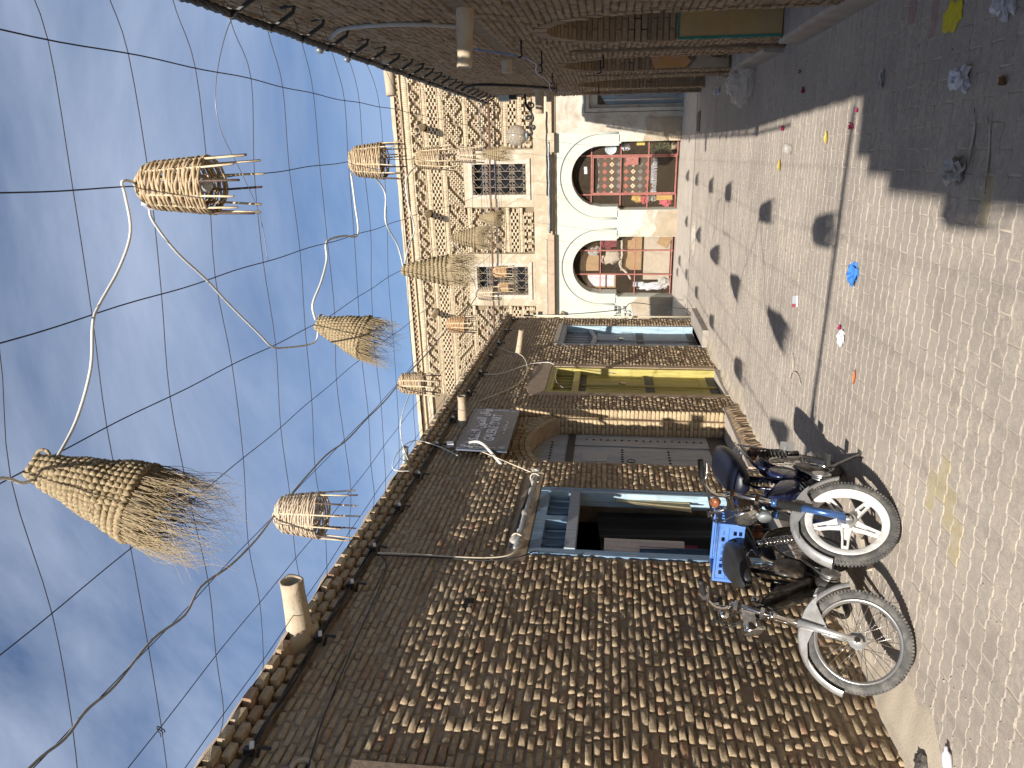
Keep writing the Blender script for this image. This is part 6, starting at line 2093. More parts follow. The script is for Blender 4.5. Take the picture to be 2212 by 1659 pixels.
# ------------------------------------------------------------------ lamp flex strung between the lanterns
def flex(label, xy, mat='white_cable', r_=0.0062, z=3.685, amp=0.012):
    pts = [Vector((x, y, z + amp * math.sin(i * 1.9))) for i, (x, y) in enumerate(xy)]
    cable_thing('lamp_flex', label, 'cable', pts, r_, mat, 7, 5)
flex('white flex from the nearest cone lantern to the nearest basket lantern', [(-1.06, 2.42), (-0.96, 2.58), (-0.78, 2.69), (-0.61, 2.75), (-0.55, 2.83), (-0.42, 2.98), (-0.28, 3.08), (-0.13, 3.11), (-0.075, 3.10), (-0.08, 3.15), (-0.13, 3.20), (-0.16, 3.24)])
flex('white flex from the nearest basket lantern to the second cone lantern', [(-0.19, 3.26), (-0.25, 3.29), (-0.40, 3.41), (-0.57, 3.65), (-0.75, 3.90), (-0.96, 4.16), (-1.07, 4.29), (-1.13, 4.48), (-1.22, 5.0), (-1.12, 5.05)])
flex('white flex from the second cone lantern to the second basket lantern', [(-1.07, 5.05), (-0.96, 5.05), (-0.83, 5.19), (-0.69, 5.34), (-0.57, 5.42), (-0.56, 5.74), (-0.58, 6.06), (-0.34, 6.10), (-0.10, 6.05)], r_=0.008)
flex('white flex from the second basket lantern to the tall cone lantern', [(-0.10, 6.4), (-0.17, 6.74), (-0.31, 6.92), (-0.55, 6.88), (-0.80, 7.29), (-1.05, 7.42)], r_=0.008)
flex('white flex looping from the tall cone lantern to the third basket', [(-1.05, 7.42), (-0.85, 7.72), (-0.70, 7.90), (-0.43, 7.70), (-0.2, 7.75), (-0.08, 8.1)], r_=0.008)
flex('white flex leaving the nearest cone lantern towards the picture edge', [(-0.95, 1.7), (-1.01, 2.14), (-1.07, 2.25), (-1.07, 2.33)])
flex('white flex sagging from the tall cone lantern towards the left window', [(-1.05, 9.8), (-1.3, 10.6), (-1.55, 10.8), (-1.8, 11.3), (-2.05, 11.55)], r_=0.009)
xy = [(-2.09, 1.6), (-2.09, 2.03), (-2.10, 2.19), (-2.08, 2.32), (-2.12, 2.52), (-2.08, 2.79), (-2.115, 3.04), (-2.08, 3.24), (-2.13, 3.55), (-2.12, 3.84), (-2.10, 4.15)]
flex('grey flex following the left lantern wire up to the first left basket', xy, 'grey_cable', 0.0065)
flex('grey flex from the first to the second left basket along the wire', [(-2.10, 4.3), (-2.09, 4.51), (-2.06, 4.99), (-2.11, 5.44), (-2.13, 5.97), (-2.13, 6.52), (-2.10, 6.97)], 'grey_cable', 0.0065)
flex('white flex from the second left basket back to the zinc pipe', [(-2.12, 7.05), (-2.30, 7.45), (-2.40, 7.12), (-2.53, 6.95), (-2.79, 7.07), (-3.0, 7.2)], 'white_cable', 0.0055)
flex('grey flex along the wire past the left window', [(-2.10, 7.05), (-2.12, 8.2), (-2.07, 9.4), (-2.12, 10.4), (-2.06, 11.5), (-2.0, 12.6), (-1.93, 13.3)], 'grey_cable', 0.0075)
m_ = MB().box((-0.175, 3.25, 3.68), (0.035, 0.05, 0.03), Matrix.Rotation(0.5, 3, 'Z'))
m_.box((-0.175, 3.25, 3.697), (0.028, 0.042, 0.008), Matrix.Rotation(0.5, 3, 'Z'))
tag(build(m_, 'terminal_block', 'bag_white', None, origin=(-0.175, 3.25, 3.66)), 'small white terminal block beside the nearest basket lantern', 'terminal')

# ------------------------------------------------------------------ mopeds (local: x forward, y left, z up)
def moped(name, label, loc, heading, steer, lean, style):
    T = thing(name, label, 'moped', (0, 0, 0))
    WR = 0.275
    FHUB, RHUB = Vector((0.57, 0, WR)), Vector((-0.53, 0, WR))
    AXD = Vector((-0.40, 0, 0.917)).normalized()
    rot = Matrix.Rotation(-steer, 3, AXD)
    def st(m_):
        return m_.xform(lambda p: rot @ (p - FHUB) + FHUB)
    def P(m_, nm, mat, smooth=True, parent=None, steerit=False):
        if steerit: st(m_)
        return build(m_, nm, mat, parent or T, smooth, local=True)
    blue = style == 'blue'
    body = 'moped_blue' if blue else 'moped_black'

    def wheel(hub, steerit, mag, nm):
        c = Vector(hub)
        ax = (0, 1, 0)
        m_ = MB()
        R0, tr = 0.2445, 0.0305
        prof = []
        for t in np.linspace(-2.3, 2.3, 15):
            prof.append((R0 + tr * math.cos(t), tr * 0.92 * math.sin(t)))
        m_.lathe(prof, 56, c, ax)
        tyre = P(m_, nm, 'rubber', True, None, steerit)
        # tread blocks
        m_ = MB()
        for k in range(90):
            a = 2 * math.pi * k / 90
            for sgn in (-1, 1):
                d = Vector((math.cos(a), 0, math.sin(a)))
                m_.box(c + d * (R0 + tr * 0.735) + Vector((0, sgn * 0.0165, 0)), (0.014, 0.013, 0.010), Matrix.Rotation(-a, 3, 'Y'))
        P(m_, 'tread', 'rubber', False, tyre, steerit)
        m_ = MB()
        rw_ = 0.021
        if mag:
            m_.lathe([(0.222, -rw_), (0.226, -rw_ - 0.004), (0.219, -rw_ - 0.005), (0.190, -0.016), (0.183, -0.012), (0.183, 0.012), (0.190, 0.016), (0.219, rw_ + 0.005), (0.226, rw_ + 0.004), (0.222, rw_)], 56, c, ax)
            P(m_, 'rim', 'rim_white', True, tyre, steerit)
            for k in range(5):
                a = 2 * math.pi * k / 5 + 0.3
                m_ = MB()
                d = Vector((math.cos(a), 0, math.sin(a)))
                q = Vector((-math.sin(a), 0, math.cos(a)))
                yv = Vector((0, 1, 0))
                # two tapering ribs joined by a thin web
                for sg in (-1, 1):
                    secs = []
                    for (rr, off, hw, th) in ((0.040, 0.026, 0.007, 0.020), (0.10, 0.017, 0.006, 0.016), (0.188, 0.012, 0.007, 0.013)):
                        secs.append((c + d * rr + q * off * sg, q * hw, yv * th))
                    m_.loft(secs, 8, 4)
                m_.loft([(c + d * 0.04, q * 0.024, yv * 0.006), (c + d * 0.11, q * 0.016, yv * 0.006)], 8, 4)
                m_.loft([(c + d * 0.160, q * 0.016, yv * 0.011), (c + d * 0.189, q * 0.017, yv * 0.012)], 8, 4)
                P(m_, 'spoke', 'rim_white', False, tyre, steerit)
            m_ = MB()
            m_.lathe([(0, -0.042), (0.04, -0.042), (0.052, -0.03), (0.054, 0.0), (0.052, 0.03), (0.04, 0.042), (0, 0.042)], 24, c, ax)
            P(m_, 'hub', 'alu', False, tyre, steerit)
        else:
            m_.lathe([(0.222, -rw_), (0.225, -rw_ - 0.004), (0.216, -rw_ - 0.004), (0.206, -0.010), (0.206, 0.010), (0.216, rw_ + 0.004), (0.225, rw_ + 0.004), (0.222, rw_)], 56, c, ax)
            P(m_, 'rim', 'alu', True, tyre, steerit)
            for k in range(36):
                a = 2 * math.pi * k / 36
                s_ = 1 if k % 2 else -1
                b_ = a + (0.75 if (k // 2) % 2 else -0.75)
                m_ = MB().tube([c + Vector((math.cos(b_) * 0.034, s_ * 0.026, math.sin(b_) * 0.034)), c + Vector((math.cos(a) * 0.209, s_ * 0.005, math.sin(a) * 0.209))], 0.0016, 4, cap=False)
                P(m_, 'spoke', 'chrome', False, tyre, steerit)
            m_ = MB()
            m_.lathe([(0, -0.045), (0.042, -0.045), (0.042, -0.028), (0.020, -0.02), (0.020, 0.02), (0.046, 0.028), (0.048, 0.036), (0.0, 0.038)], 24, c, ax)
            P(m_, 'hub', 'alu', False, tyre, steerit)
        m_ = MB().tube([c + Vector((0, -0.085, 0)), c + Vector((0, 0.085, 0))], 0.009, 8)
        m_.tube([c + Vector((0, 0.062, 0)), c + Vector((0, 0.078, 0))], 0.017, 6)
        m_.tube([c + Vector((0, -0.062, 0)), c + Vector((0, -0.078, 0))], 0.017, 6)
        P(m_, 'axle', 'chrome', False, tyre, steerit)
        return tyre
    wheel(FHUB, True, blue, 'front_wheel')
    wheel(RHUB, False, False, 'rear_wheel')

    # front mudguard with stays
    def guard(hub, a0, a1, Rg, wd, nm, mat, steerit, flare=0.0):
        m_ = MB()
        n_ = 26
        ring = [(-1.0, -0.020), (-0.85, -0.004), (-0.4, 0.006), (0, 0.009), (0.4, 0.006), (0.85, -0.004), (1.0, -0.020)]
        verts, faces = [], []
        for layer in (0, -0.003):
            for i in range(n_ + 1):
                a = a0 + (a1 - a0) * i / n_
                k = 1 + flare * max(0, (i / n_ - 0.85) / 0.15)
                for (yy, dr) in ring:
                    rr = Rg + dr + layer
                    verts.append((hub.x + math.cos(a) * rr * k, yy * wd / 2, hub.z + math.sin(a) * rr * k))
        q = len(ring)
        L0 = (n_ + 1) * q
        for i in range(n_):
            for j in range(q - 1):
                faces.append((i * q + j, (i + 1) * q + j, (i + 1) * q + j + 1, i * q + j + 1))
                faces.append((L0 + i * q + j, L0 + i * q + j + 1, L0 + (i + 1) * q + j + 1, L0 + (i + 1) * q + j))
            faces.append((i * q, L0 + i * q, L0 + (i + 1) * q, (i + 1) * q))
            faces.append((i * q + q - 1, (i + 1) * q + q - 1, L0 + (i + 1) * q + q - 1, L0 + i * q + q - 1))
        m_.add(verts, faces)
        return P(m_, nm, mat, True, None, steerit)
    fg = guard(FHUB, rad(28), rad(186), 0.300, 0.092, 'front_mudguard', 'silver_paint', True, 0.03)
    # gusset plates from guard to fork
    for sgn in (-1, 1):
        m_ = MB()
        y = sgn * 0.048
        def F2(u, v, w, y=y): return Vector((FHUB.x + u, y + w, FHUB.z + v))
        A = [(math.cos(t) * 0.297, math.sin(t) * 0.297) for t in np.linspace(rad(70), rad(150), 12)]
        inner = [(-0.165, 0.21), (-0.12, 0.20), (-0.095, 0.165), (-0.062, 0.20), (-0.03, 0.245), (0.05, 0.275)]
        if blue:
            poly = A + [(-0.20, 0.175), (-0.115, 0.155), (-0.085, 0.20), (-0.015, 0.262)]
        else:
            poly = A + [(-0.215, 0.165), (-0.135, 0.150), (-0.095, 0.14), (-0.070, 0.215), (-0.01, 0.258)]
        m_.extrude(poly, -0.0015, 0.0015, F2)
        P(m_, 'guard_plate', 'silver_paint', False, fg, True)
    # fork
    top = FHUB + AXD * 0.66
    for sgn in (-1, 1):
        y = 0.062 * sgn
        off = Vector((0, y, 0))
        if blue:
            m_ = MB().tube([FHUB + off, FHUB + off + AXD * 0.255], 0.0205, 14)
            P(m_, 'fork_leg', 'fork_blue', True, None, True)
            m_ = MB()
            pr = []
            for i in range(27):
                pr.append((0.030 if i % 2 else 0.0235, 0.245 + 0.135 * i / 26))
            m_.lathe(pr, 16, FHUB + off, AXD)
            P(m_, 'gaiter', 'rubber_black', False, None, True)
            m_ = MB().tube([FHUB + off + AXD * 0.36, FHUB + off + AXD * 0.68], 0.016, 12)
            P(m_, 'fork_tube', 'chrome', True, None, True)
            m_ = MB().tube([FHUB + off + AXD * 0.385, FHUB + off + AXD * 0.415], 0.026, 12)
            P(m_, 'fork_collar', 'fork_blue', True, None, True)
        else:
            m_ = MB().tube([FHUB + off, FHUB + off + AXD * 0.12, FHUB + off + AXD * 0.31], [0.0125, 0.0165, 0.0225], 14)
            P(m_, 'fork_leg', 'silver_paint', True, None, True)
            m_ = MB().tube([FHUB + off + AXD * 0.31, FHUB + off + AXD * 0.68], 0.0155, 12)
            P(m_, 'fork_tube', 'chrome', True, None, True)
            m_ = MB().tube([FHUB + off + AXD * 0.43, FHUB + off + AXD * 0.46], 0.022, 12)
            P(m_, 'fork_collar', 'chrome', True, None, True)
        m_ = MB()
        m_.loft([(FHUB + off + AXD * 0.05, Vector((0.015, 0, 0.003)), Vector((0, 0.006, 0))), (FHUB + off, Vector((0.022, 0, 0)), Vector((0, 0.005, 0))), (FHUB + off - AXD * 0.028, Vector((0.016, 0, 0)), Vector((0, 0.005, 0)))], 12)
        P(m_, 'dropout', 'silver_paint', True, None, True)
    m_ = MB()
    for d in (0.50, 0.65):
        m_.box(FHUB + AXD * d, (0.055, 0.165, 0.022), Matrix.Rotation(-0.41, 3, 'Y'))
    P(m_, 'fork_crown', 'engine_metal' if not blue else 'chrome', False, None, True)
    # headlight
    hc = FHUB + AXD * 0.59 + Vector((0.105, 0, -0.005))
    hr = 0.072 if blue else 0.066
    m_ = MB()
    m_.lathe([(0.0, -0.085), (0.022, -0.083), (0.045, -0.065), (hr * 0.93, -0.03), (hr, 0.0), (hr * 1.07, 0.004), (hr * 1.07, 0.020), (hr * 0.98, 0.024)], 30, hc, (1, 0, -0.10))
    hl = P(m_, 'headlight', 'chrome', True, None, True)
    m_ = MB(); m_.lathe([(hr * 0.98, 0.020), (hr * 0.7, 0.032), (hr * 0.3, 0.038), (0, 0.039)], 24, hc, (1, 0, -0.10))
    P(m_, 'lens', 'lamp_glass', True, hl, True)
    for sgn in (-1, 1):
        m_ = MB().extrude([(-0.11, -0.03), (-0.05, -0.035), (0.0, -0.016), (0.0, 0.016), (-0.05, 0.04), (-0.11, 0.035)], -0.002, 0.002, lambda u, v, w, s=sgn: hc + Vector((u + 0.005, s * (hr * 0.80 + 0.006) + w, v)))
        P(m_, 'lamp_bracket', 'chrome' if blue else 'engine_metal', False, hl, True)
    if blue:   # small grey horn and amber indicator under the bars
        m_ = MB(); m_.lathe([(0, -0.03), (0.034, -0.03), (0.042, 0.0), (0.036, 0.012), (0, 0.015)], 20, FHUB + AXD * 0.475 + Vector((0.085, 0.0, 0)), (1, 0, 0))
        P(m_, 'horn', 'zinc', True, None, True)
    # handlebar
    hb = FHUB + AXD * 0.68
    rise = 0.135 if blue else 0.125
    pts = [hb + Vector((-0.10, -0.285, rise - 0.01)), hb + Vector((-0.045, -0.18, rise)), hb + Vector((0.012, -0.10, 0.085)), hb + Vector((0.016, -0.055, 0.012)), hb + Vector((0.016, 0.055, 0.012)), hb + Vector((0.012, 0.10, 0.085)), hb + Vector((-0.045, 0.18, rise)), hb + Vector((-0.10, 0.285, rise - 0.01))]
    m_ = MB().tube(spline(pts, 5), 0.0115, 10)
    bar = P(m_, 'handlebar', 'chrome', True, None, True)
    if blue:
        m_ = MB().tube([hb + Vector((-0.015, -0.15, 0.115)), hb + Vector((-0.015, 0.15, 0.115))], 0.008, 8)
        P(m_, 'crossbar', 'chrome', True, bar, True)
    for sgn in (-1, 1):
        e0, e1 = hb + Vector((-0.052, sgn * 0.190, rise)), hb + Vector((-0.104, sgn * 0.295, rise - 0.012))
        d = e1 - e0
        m_ = MB().tube([e0 + d * t for t in np.linspace(0, 1, 12)], [0.0165, 0.0185] * 6, 12)
        P(m_, 'grip', 'rubber_black', True, bar, True)
        m_ = MB().tube(spline([e0 + Vector((0.03, -sgn * 0.02, -0.012)), e0 + Vector((0.045, sgn * 0.03, -0.02)), e0 + d * 0.6 + Vector((0.045, 0, -0.03)), e1 + Vector((0.03, 0, -0.035))], 5), 0.006, 6)
        P(m_, 'lever', 'chrome' if blue else 'engine_metal', True, bar, True)
        m_ = MB().box(e0 + Vector((0.012, -sgn * 0.012, -0.004)), (0.04, 0.032, 0.034))
        P(m_, 'switch_block', 'engine_metal', False, bar, True)
        m_ = MB().tube(spline([e0 + Vector((0.03, 0, -0.01)), hb + Vector((0.09, sgn * 0.10, 0.09)), hb + Vector((0.10, sgn * 0.03, -0.02)), hb + Vector((0.02, sgn * 0.045, -0.16)), FHUB + AXD * 0.30 + Vector((0.02, sgn * 0.03, 0))], 6), 0.0042, 5)
        P(m_, 'control_cable', 'rubber_black', True, bar, True)
    m_ = MB()
    sc_ = hb + Vector((0.05, 0.03, 0.055))
    if blue:
        m_.lathe([(0, -0.03), (0.026, -0.028), (0.032, 0.0), (0.030, 0.012), (0, 0.014)], 18, sc_ + Vector((0.03, 0.07, 0.03)), (0.6, 0.3, 0.6))
        P(m_, 'indicator', 'amber', True, bar, True)
    else:
        m_.lathe([(0, -0.045), (0.022, -0.045), (0.036, -0.012), (0.040, 0.0), (0.040, 0.014), (0.034, 0.018), (0, 0.02)], 20, sc_, (0.25, 0, 0.97))
        P(m_, 'speedometer', 'chrome', True, bar, True)

    # frame
    head0, head1 = FHUB + AXD * 0.49, FHUB + AXD * 0.66
    fr = MB()
    fr.tube([head0, head1], 0.026, 12)
    lowp = Vector((0.06, 0, 0.36))
    fr.tube(spline([head0 + Vector((-0.02, 0, 0.02)), Vector((0.18, 0, 0.52)), lowp, Vector((-0.10, 0, 0.345)), Vector((-0.24, 0, 0.36))], 6), 0.024, 10)
    for sgn in (-1, 1):
        fr.tube(spline([Vector((-0.08, sgn * 0.04, 0.36)), Vector((-0.16, sgn * 0.06, 0.52)), Vector((-0.24, sgn * 0.075, 0.65)), Vector((-0.52, sgn * 0.09, 0.665)), Vector((-0.70, sgn * 0.085, 0.67))], 6), 0.012, 8)
        fr.tube([Vector((-0.10, sgn * 0.05, 0.345)), RHUB + Vector((0, sgn * 0.075, 0))], 0.013, 8)
    fr.tube([Vector((-0.12, 0, 0.38)), Vector((-0.19, 0, 0.73))], 0.016, 10)
    P(fr, 'frame', body)
    # tank
    tk = MB()
    if blue:
        secs = []
        for (x, z, ry, rz) in ((0.285, 0.63, 0.045, 0.05), (0.25, 0.605, 0.070, 0.080), (0.18, 0.55, 0.082, 0.095), (0.08, 0.51, 0.082, 0.092), (0.0, 0.48, 0.072, 0.080), (-0.05, 0.46, 0.05, 0.055)):
            secs.append((Vector((x, 0, z)), Vector((0, ry, 0)), Vector((rz * 0.35, 0, rz))))
        tk.loft(secs, 22, 2.8)
    else:
        secs = []
        for (x, z, ry, rz) in ((0.27, 0.70, 0.045, 0.035), (0.235, 0.665, 0.062, 0.075), (0.165, 0.59, 0.070, 0.105), (0.09, 0.515, 0.072, 0.110), (0.03, 0.455, 0.070, 0.095), (-0.03, 0.42, 0.05, 0.06)):
            secs.append((Vector((x, 0, z)), Vector((0, ry, 0)), Vector((rz * 0.55, 0, rz))))
        tk.loft(secs, 22, 3.0)
    tank = P(tk, 'tank', body)
    m_ = MB(); m_.lathe([(0.0, 0.030), (0.022, 0.030), (0.026, 0.024), (0.026, 0.0), (0.02, -0.01)], 18, Vector((0.22, 0.0, 0.695)) if blue else Vector((0.215, 0.0, 0.745)), (-0.3, 0, 1))
    P(m_, 'tank_cap', 'chrome', True, tank)
    # side covers
    for sgn in (-1, 1):
        m_ = MB()
        m_.loft([(Vector((-0.10, sgn * 0.075, 0.50)), Vector((0.13, 0, 0.03)), Vector((-0.02, 0, 0.10))), (Vector((-0.10, sgn * 0.092, 0.50)), Vector((0.10, 0, 0.02)), Vector((-0.015, 0, 0.075)))], 18, 2.6)
        P(m_, 'side_cover', body)
    # engine: crankcase, finned cylinder, pulleys
    m_ = MB()
    m_.loft([(Vector((0.02, y, 0.285)), Vector((rx, 0, 0)), Vector((0, 0, rz))) for (y, rx, rz) in ((-0.09, 0.05, 0.05), (-0.07, 0.085, 0.075), (0.05, 0.09, 0.08), (0.08, 0.06, 0.055))], 20, 2.5)
    eng = P(m_, 'engine', 'engine_metal')
    cy = Vector((0.11, 0, 0.335)); cd = Vector((0.80, 0, 0.35)).normalized()
    for k in range(8):
        m_ = MB()
        c = cy + cd * (0.014 * k)
        side = Vector((-cd.z, 0, cd.x))
        m_.loft([(c - cd * 0.003, Vector((0, 0.062, 0)), side * 0.055), (c + cd * 0.003, Vector((0, 0.062, 0)), side * 0.055)], 14, 4)
        P(m_, 'fin', 'alu' if not blue else 'engine_metal', False, eng)
    m_ = MB().tube([cy - cd * 0.03, cy + cd * 0.12], 0.038, 14)
    P(m_, 'cylinder', 'engine_metal', True, eng)
    m_ = MB()
    for (y0, rr) in ((0.095, 0.058), (0.108, 0.050), (0.122, 0.058)):
        m_.lathe([(0, y0 - 0.004), (rr, y0 - 0.004), (rr, y0 + 0.003), (rr * 0.7, y0 + 0.006), (0, y0 + 0.006)], 26, Vector((0.02, 0, 0.285)), (0, 1, 0))
    P(m_, 'pulley', 'alu', False, eng)
    m_ = MB(); m_.lathe([(0, 0.085), (0.105, 0.085), (0.11, 0.092), (0.10, 0.10), (0.03, 0.105), (0, 0.105)], 32, Vector((-0.20, 0, 0.30)), (0, 1, 0))
    P(m_, 'drive_pulley', 'moped_black', True, eng)
    m_ = MB()
    for sgn in (-1, 1):
        m_.tube([Vector((0.02, 0.108, 0.285 + sgn * 0.052)), Vector((-0.20, 0.10, 0.30 + sgn * 0.10))], 0.008, 6)
    P(m_, 'belt', 'rubber_black', True, eng)
    m_ = MB().tube(spline([Vector((0.16, -0.05, 0.32)), Vector((0.15, -0.09, 0.22)), Vector((0.02, -0.105, 0.16)), Vector((-0.2, -0.11, 0.16)), Vector((-0.62, -0.12, 0.20))], 6), [0.016] * 12 + [0.03] * 13, 12)
    P(m_, 'exhaust', 'engine_metal', True)
    # pedals and crank
    for sgn, ang in ((1, -0.6), (-1, 2.5)):
        c = Vector((-0.20, sgn * 0.12, 0.30))
        e_ = c + Vector((math.cos(ang) * 0.13, sgn * 0.02, math.sin(ang) * 0.13))
        m_ = MB().tube([c, e_], 0.009, 8)
        P(m_, 'crank', 'chrome', True)
        m_ = MB().box(e_ + Vector((0, sgn * 0.05, 0)), (0.055, 0.085, 0.022))
        P(m_, 'pedal', 'rubber_black', False)
    # seat
    sm = MB()
    if blue:
        for (x, z, ry, rz) in ((0,) * 4,): pass
        secs = [(Vector((x, 0, z)), Vector((0, ry, 0)), Vector((0, 0, rz))) for (x, z, ry, rz) in ((-0.02, 0.75, 0.055, 0.035), (-0.06, 0.765, 0.085, 0.055), (-0.16, 0.78, 0.115, 0.065), (-0.3, 0.795, 0.13, 0.065), (-0.44, 0.815, 0.13, 0.07), (-0.55, 0.835, 0.12, 0.06), (-0.6, 0.84, 0.07, 0.03))]
        sm.loft(secs, 24, 2.8)
        P(sm, 'seat', 'seat_blue')
    else:
        secs = [(Vector((x, 0, z)), Vector((0, ry, 0)), Vector((0, 0, rz))) for (x, z, ry, rz) in ((0.01, 0.765, 0.035, 0.022), (-0.03, 0.775, 0.06, 0.042), (-0.12, 0.785, 0.095, 0.052), (-0.22, 0.795, 0.12, 0.058), (-0.31, 0.815, 0.125, 0.06), (-0.37, 0.825, 0.105, 0.045), (-0.39, 0.825, 0.06, 0.02))]
        sm.loft(secs, 24, 2.8)
        seat = P(sm, 'seat', 'seat_black')
        for sgn in (-1, 1):
            m_ = MB().tube([Vector((-0.30 + 0.022 * math.cos(t), sgn * 0.06 + 0.022 * math.sin(t), 0.67 + 0.013 * t)) for t in np.linspace(0, 6.28 * 1.3, 26)], 0.005, 5)
            P(m_, 'seat_spring', 'chrome', True, seat)
    # rear shocks with springs
    for sgn in (-1, 1):
        a, b_ = RHUB + Vector((0.0, sgn * 0.10, 0.03)), Vector((-0.36, sgn * 0.105, 0.65)) if not blue else Vector((-0.44, sgn * 0.105, 0.67))
        d = b_ - a
        m_ = MB().tube([a, b_], 0.011, 8)
        m_.tube([a, a + d * 0.22], 0.020, 10)
        m_.tube([b_ - d * 0.10, b_], 0.022, 10)
        sh_ = P(m_, 'shock_absorber', 'chrome' if not blue else 'moped_black', True)
        side = d.normalized().orthogonal().normalized(); s2 = d.normalized().cross(side)
        m_ = MB().tube([a + d * (0.2 + 0.70 * t) + side * 0.027 * math.cos(t * 60) + s2 * 0.027 * math.sin(t * 60) for t in np.linspace(0, 1, 96)], 0.0052, 5)
        P(m_, 'spring', 'chrome' if not blue else 'rubber_black', True, sh_)
    guard(RHUB, rad(0), rad(170), 0.305, 0.11, 'rear_mudguard', body, False)
    # rack
    m_ = MB()
    for sgn in (-1, 1):
        m_.tube(spline([Vector((-0.38, sgn * 0.085, 0.675)), Vector((-0.55, sgn * 0.095, 0.705)), Vector((-0.76, sgn * 0.09, 0.708))], 4), 0.008, 8)
        m_.tube([Vector((-0.70, sgn * 0.093, 0.705)), RHUB + Vector((-0.01, sgn * 0.09, 0.01))], 0.007, 8)
    for x in (-0.45, -0.55, -0.65, -0.75):
        m_.tube([Vector((x, -0.092, 0.708)), Vector((x, 0.092, 0.708))], 0.006, 8)
    P(m_, 'rack', 'chrome' if blue else 'engine_metal', True)
    m_ = MB(); m_.loft([(Vector((-0.80, 0, 0.56)), Vector((0, 0.05, 0)), Vector((0, 0, 0.035))), (Vector((-0.85, 0, 0.56)), Vector((0, 0.04, 0)), Vector((0, 0, 0.028)))], 14, 3)
    P(m_, 'tail_light', 'amber', True)
    if blue:
        m_ = MB(); m_.box((-0.50, 0.155, 0.395), (0.012, 0.065, 0.09))
        m_.tube([Vector((-0.50, 0.06, 0.42)), Vector((-0.50, 0.15, 0.40))], 0.010, 6)
        P(m_, 'reflector', 'alu', False)
    # side stand
    m_ = MB().tube([Vector((-0.12, 0.07, 0.30)), Vector((-0.16, 0.22, 0.008))], 0.011, 8)
    m_.box((-0.16, 0.225, 0.008), (0.07, 0.045, 0.012))
    P(m_, 'side_stand', 'engine_metal', False)
    # place: front hub over its spot
    ang = math.atan2(heading[1], heading[0])
    T.rotation_euler = (-lean, 0, ang)
    fx, fy = math.cos(ang) * FHUB.x, math.sin(ang) * FHUB.x
    T.location = (loc[0] - fx, loc[1] - fy, 0.0)
    return T
mop1 = moped('black_moped', 'black moped with silver spoked wheel parked nearest against the brick wall', (-2.57, 3.82), (0.05, -1.0), rad(55), rad(2.0), 'black')
mop2 = moped('blue_moped', 'dark blue moped with white five spoke wheel parked farther into the street', (-2.06, 4.22), (0.10, -1.0), rad(38), rad(2.0), 'blue')

# blue plastic crate on the black moped's rack
CR = thing('plastic_crate', 'blue perforated plastic crate on the rack of the black moped', 'crate', (0, 0, 0))
cw, cl, chh = 0.40, 0.30, 0.17
def crate_side(F, L, Hh, nx, rows):
    """Perforated side: strips round rows of oblong holes."""
    m_ = MB()
    hw, hh = 0.030, 0.022
    ys = [0.0]
    for (v) in rows:
        ys += [v - hh / 2, v + hh / 2]
    ys.append(Hh)
    for i in range(len(ys) - 1):
        if i % 2 == 0:
            m_.fbox(F, 0, L, ys[i], ys[i + 1], 0, 0.004)
        else:
            p = (L - 0.06) / nx
            x = 0.0
            for k in range(nx):
                a = 0.03 + p * (k + 0.5) - hw / 2
                m_.fbox(F, x, a, ys[i] - 0.0005, ys[i + 1] + 0.0005, 0.0002, 0.0038)
                x = a + hw
            m_.fbox(F, x, L, ys[i] - 0.0005, ys[i + 1] + 0.0005, 0.0002, 0.0038)
    m_.fbox(F, 0, L, Hh, Hh + 0.014, -0.008, 0.012)
    m_.fbox(F, 0, L, Hh * 0.60, Hh * 0.60 + 0.008, -0.004, 0.010)
    return m_
rows = (0.025, 0.06, 0.135)
for (F, L, nx) in ((lambda u, v, w: Vector((-cl / 2 + 0.0 + (-w), -cw / 2 + u, v)), cw, 7), (lambda u, v, w: Vector((cl / 2 + w, -cw / 2 + u, v)), cw, 7),
                   (lambda u, v, w: Vector((-cl / 2 + u, -cw / 2 - w, v)), cl, 5), (lambda u, v, w: Vector((-cl / 2 + u, cw / 2 + w, v)), cl, 5)):
    build(crate_side(F, L, chh, nx, rows), 'side_panel', 'crate_blue', CR, local=True)
m_ = MB()
for k in range(8):
    m_.bb(-cl / 2, cl / 2, -cw / 2 + 0.05 * k + 0.005, -cw / 2 + 0.05 * k + 0.03, 0.0, 0.006)
for k in range(4):
    m_.bb(-cl / 2 + 0.01 + 0.085 * k, -cl / 2 + 0.03 + 0.085 * k, -cw / 2, cw / 2, -0.004, 0.003)
build(m_, 'floor_grid', 'crate_blue', CR, local=True)
for (sx, sy) in ((-1, -1), (-1, 1), (1, -1), (1, 1)):
    build(MB().box((sx * cl / 2, sy * cw / 2, chh / 2 + 0.005), (0.022, 0.022, chh + 0.012)), 'corner_post', 'crate_blue', CR, local=True)
bpy.context.view_layer.update()
CR.location = mop1.matrix_world @ Vector((-0.555, 0.0, 0.722))
CR.rotation_euler = (rad(-2), rad(-4), mop1.rotation_euler.z)
m_ = MB()
m_.tube(spline([(0.10, 0.03, 0.03), (0.02, 0.05, 0.09), (-0.06, 0.0, 0.12)], 4), 0.022, 8)
m_.tube(spline([(0.05, -0.08, 0.03), (0.0, -0.02, 0.08), (0.09, 0.08, 0.13)], 4), 0.016, 8)
wd = build(m_, 'wood_scraps', 'brown_wood', None, True, local=True)
wd.location = CR.location
wd.rotation_euler = CR.rotation_euler
tag(wd, 'brown wooden scraps lying in the blue crate', 'wood')

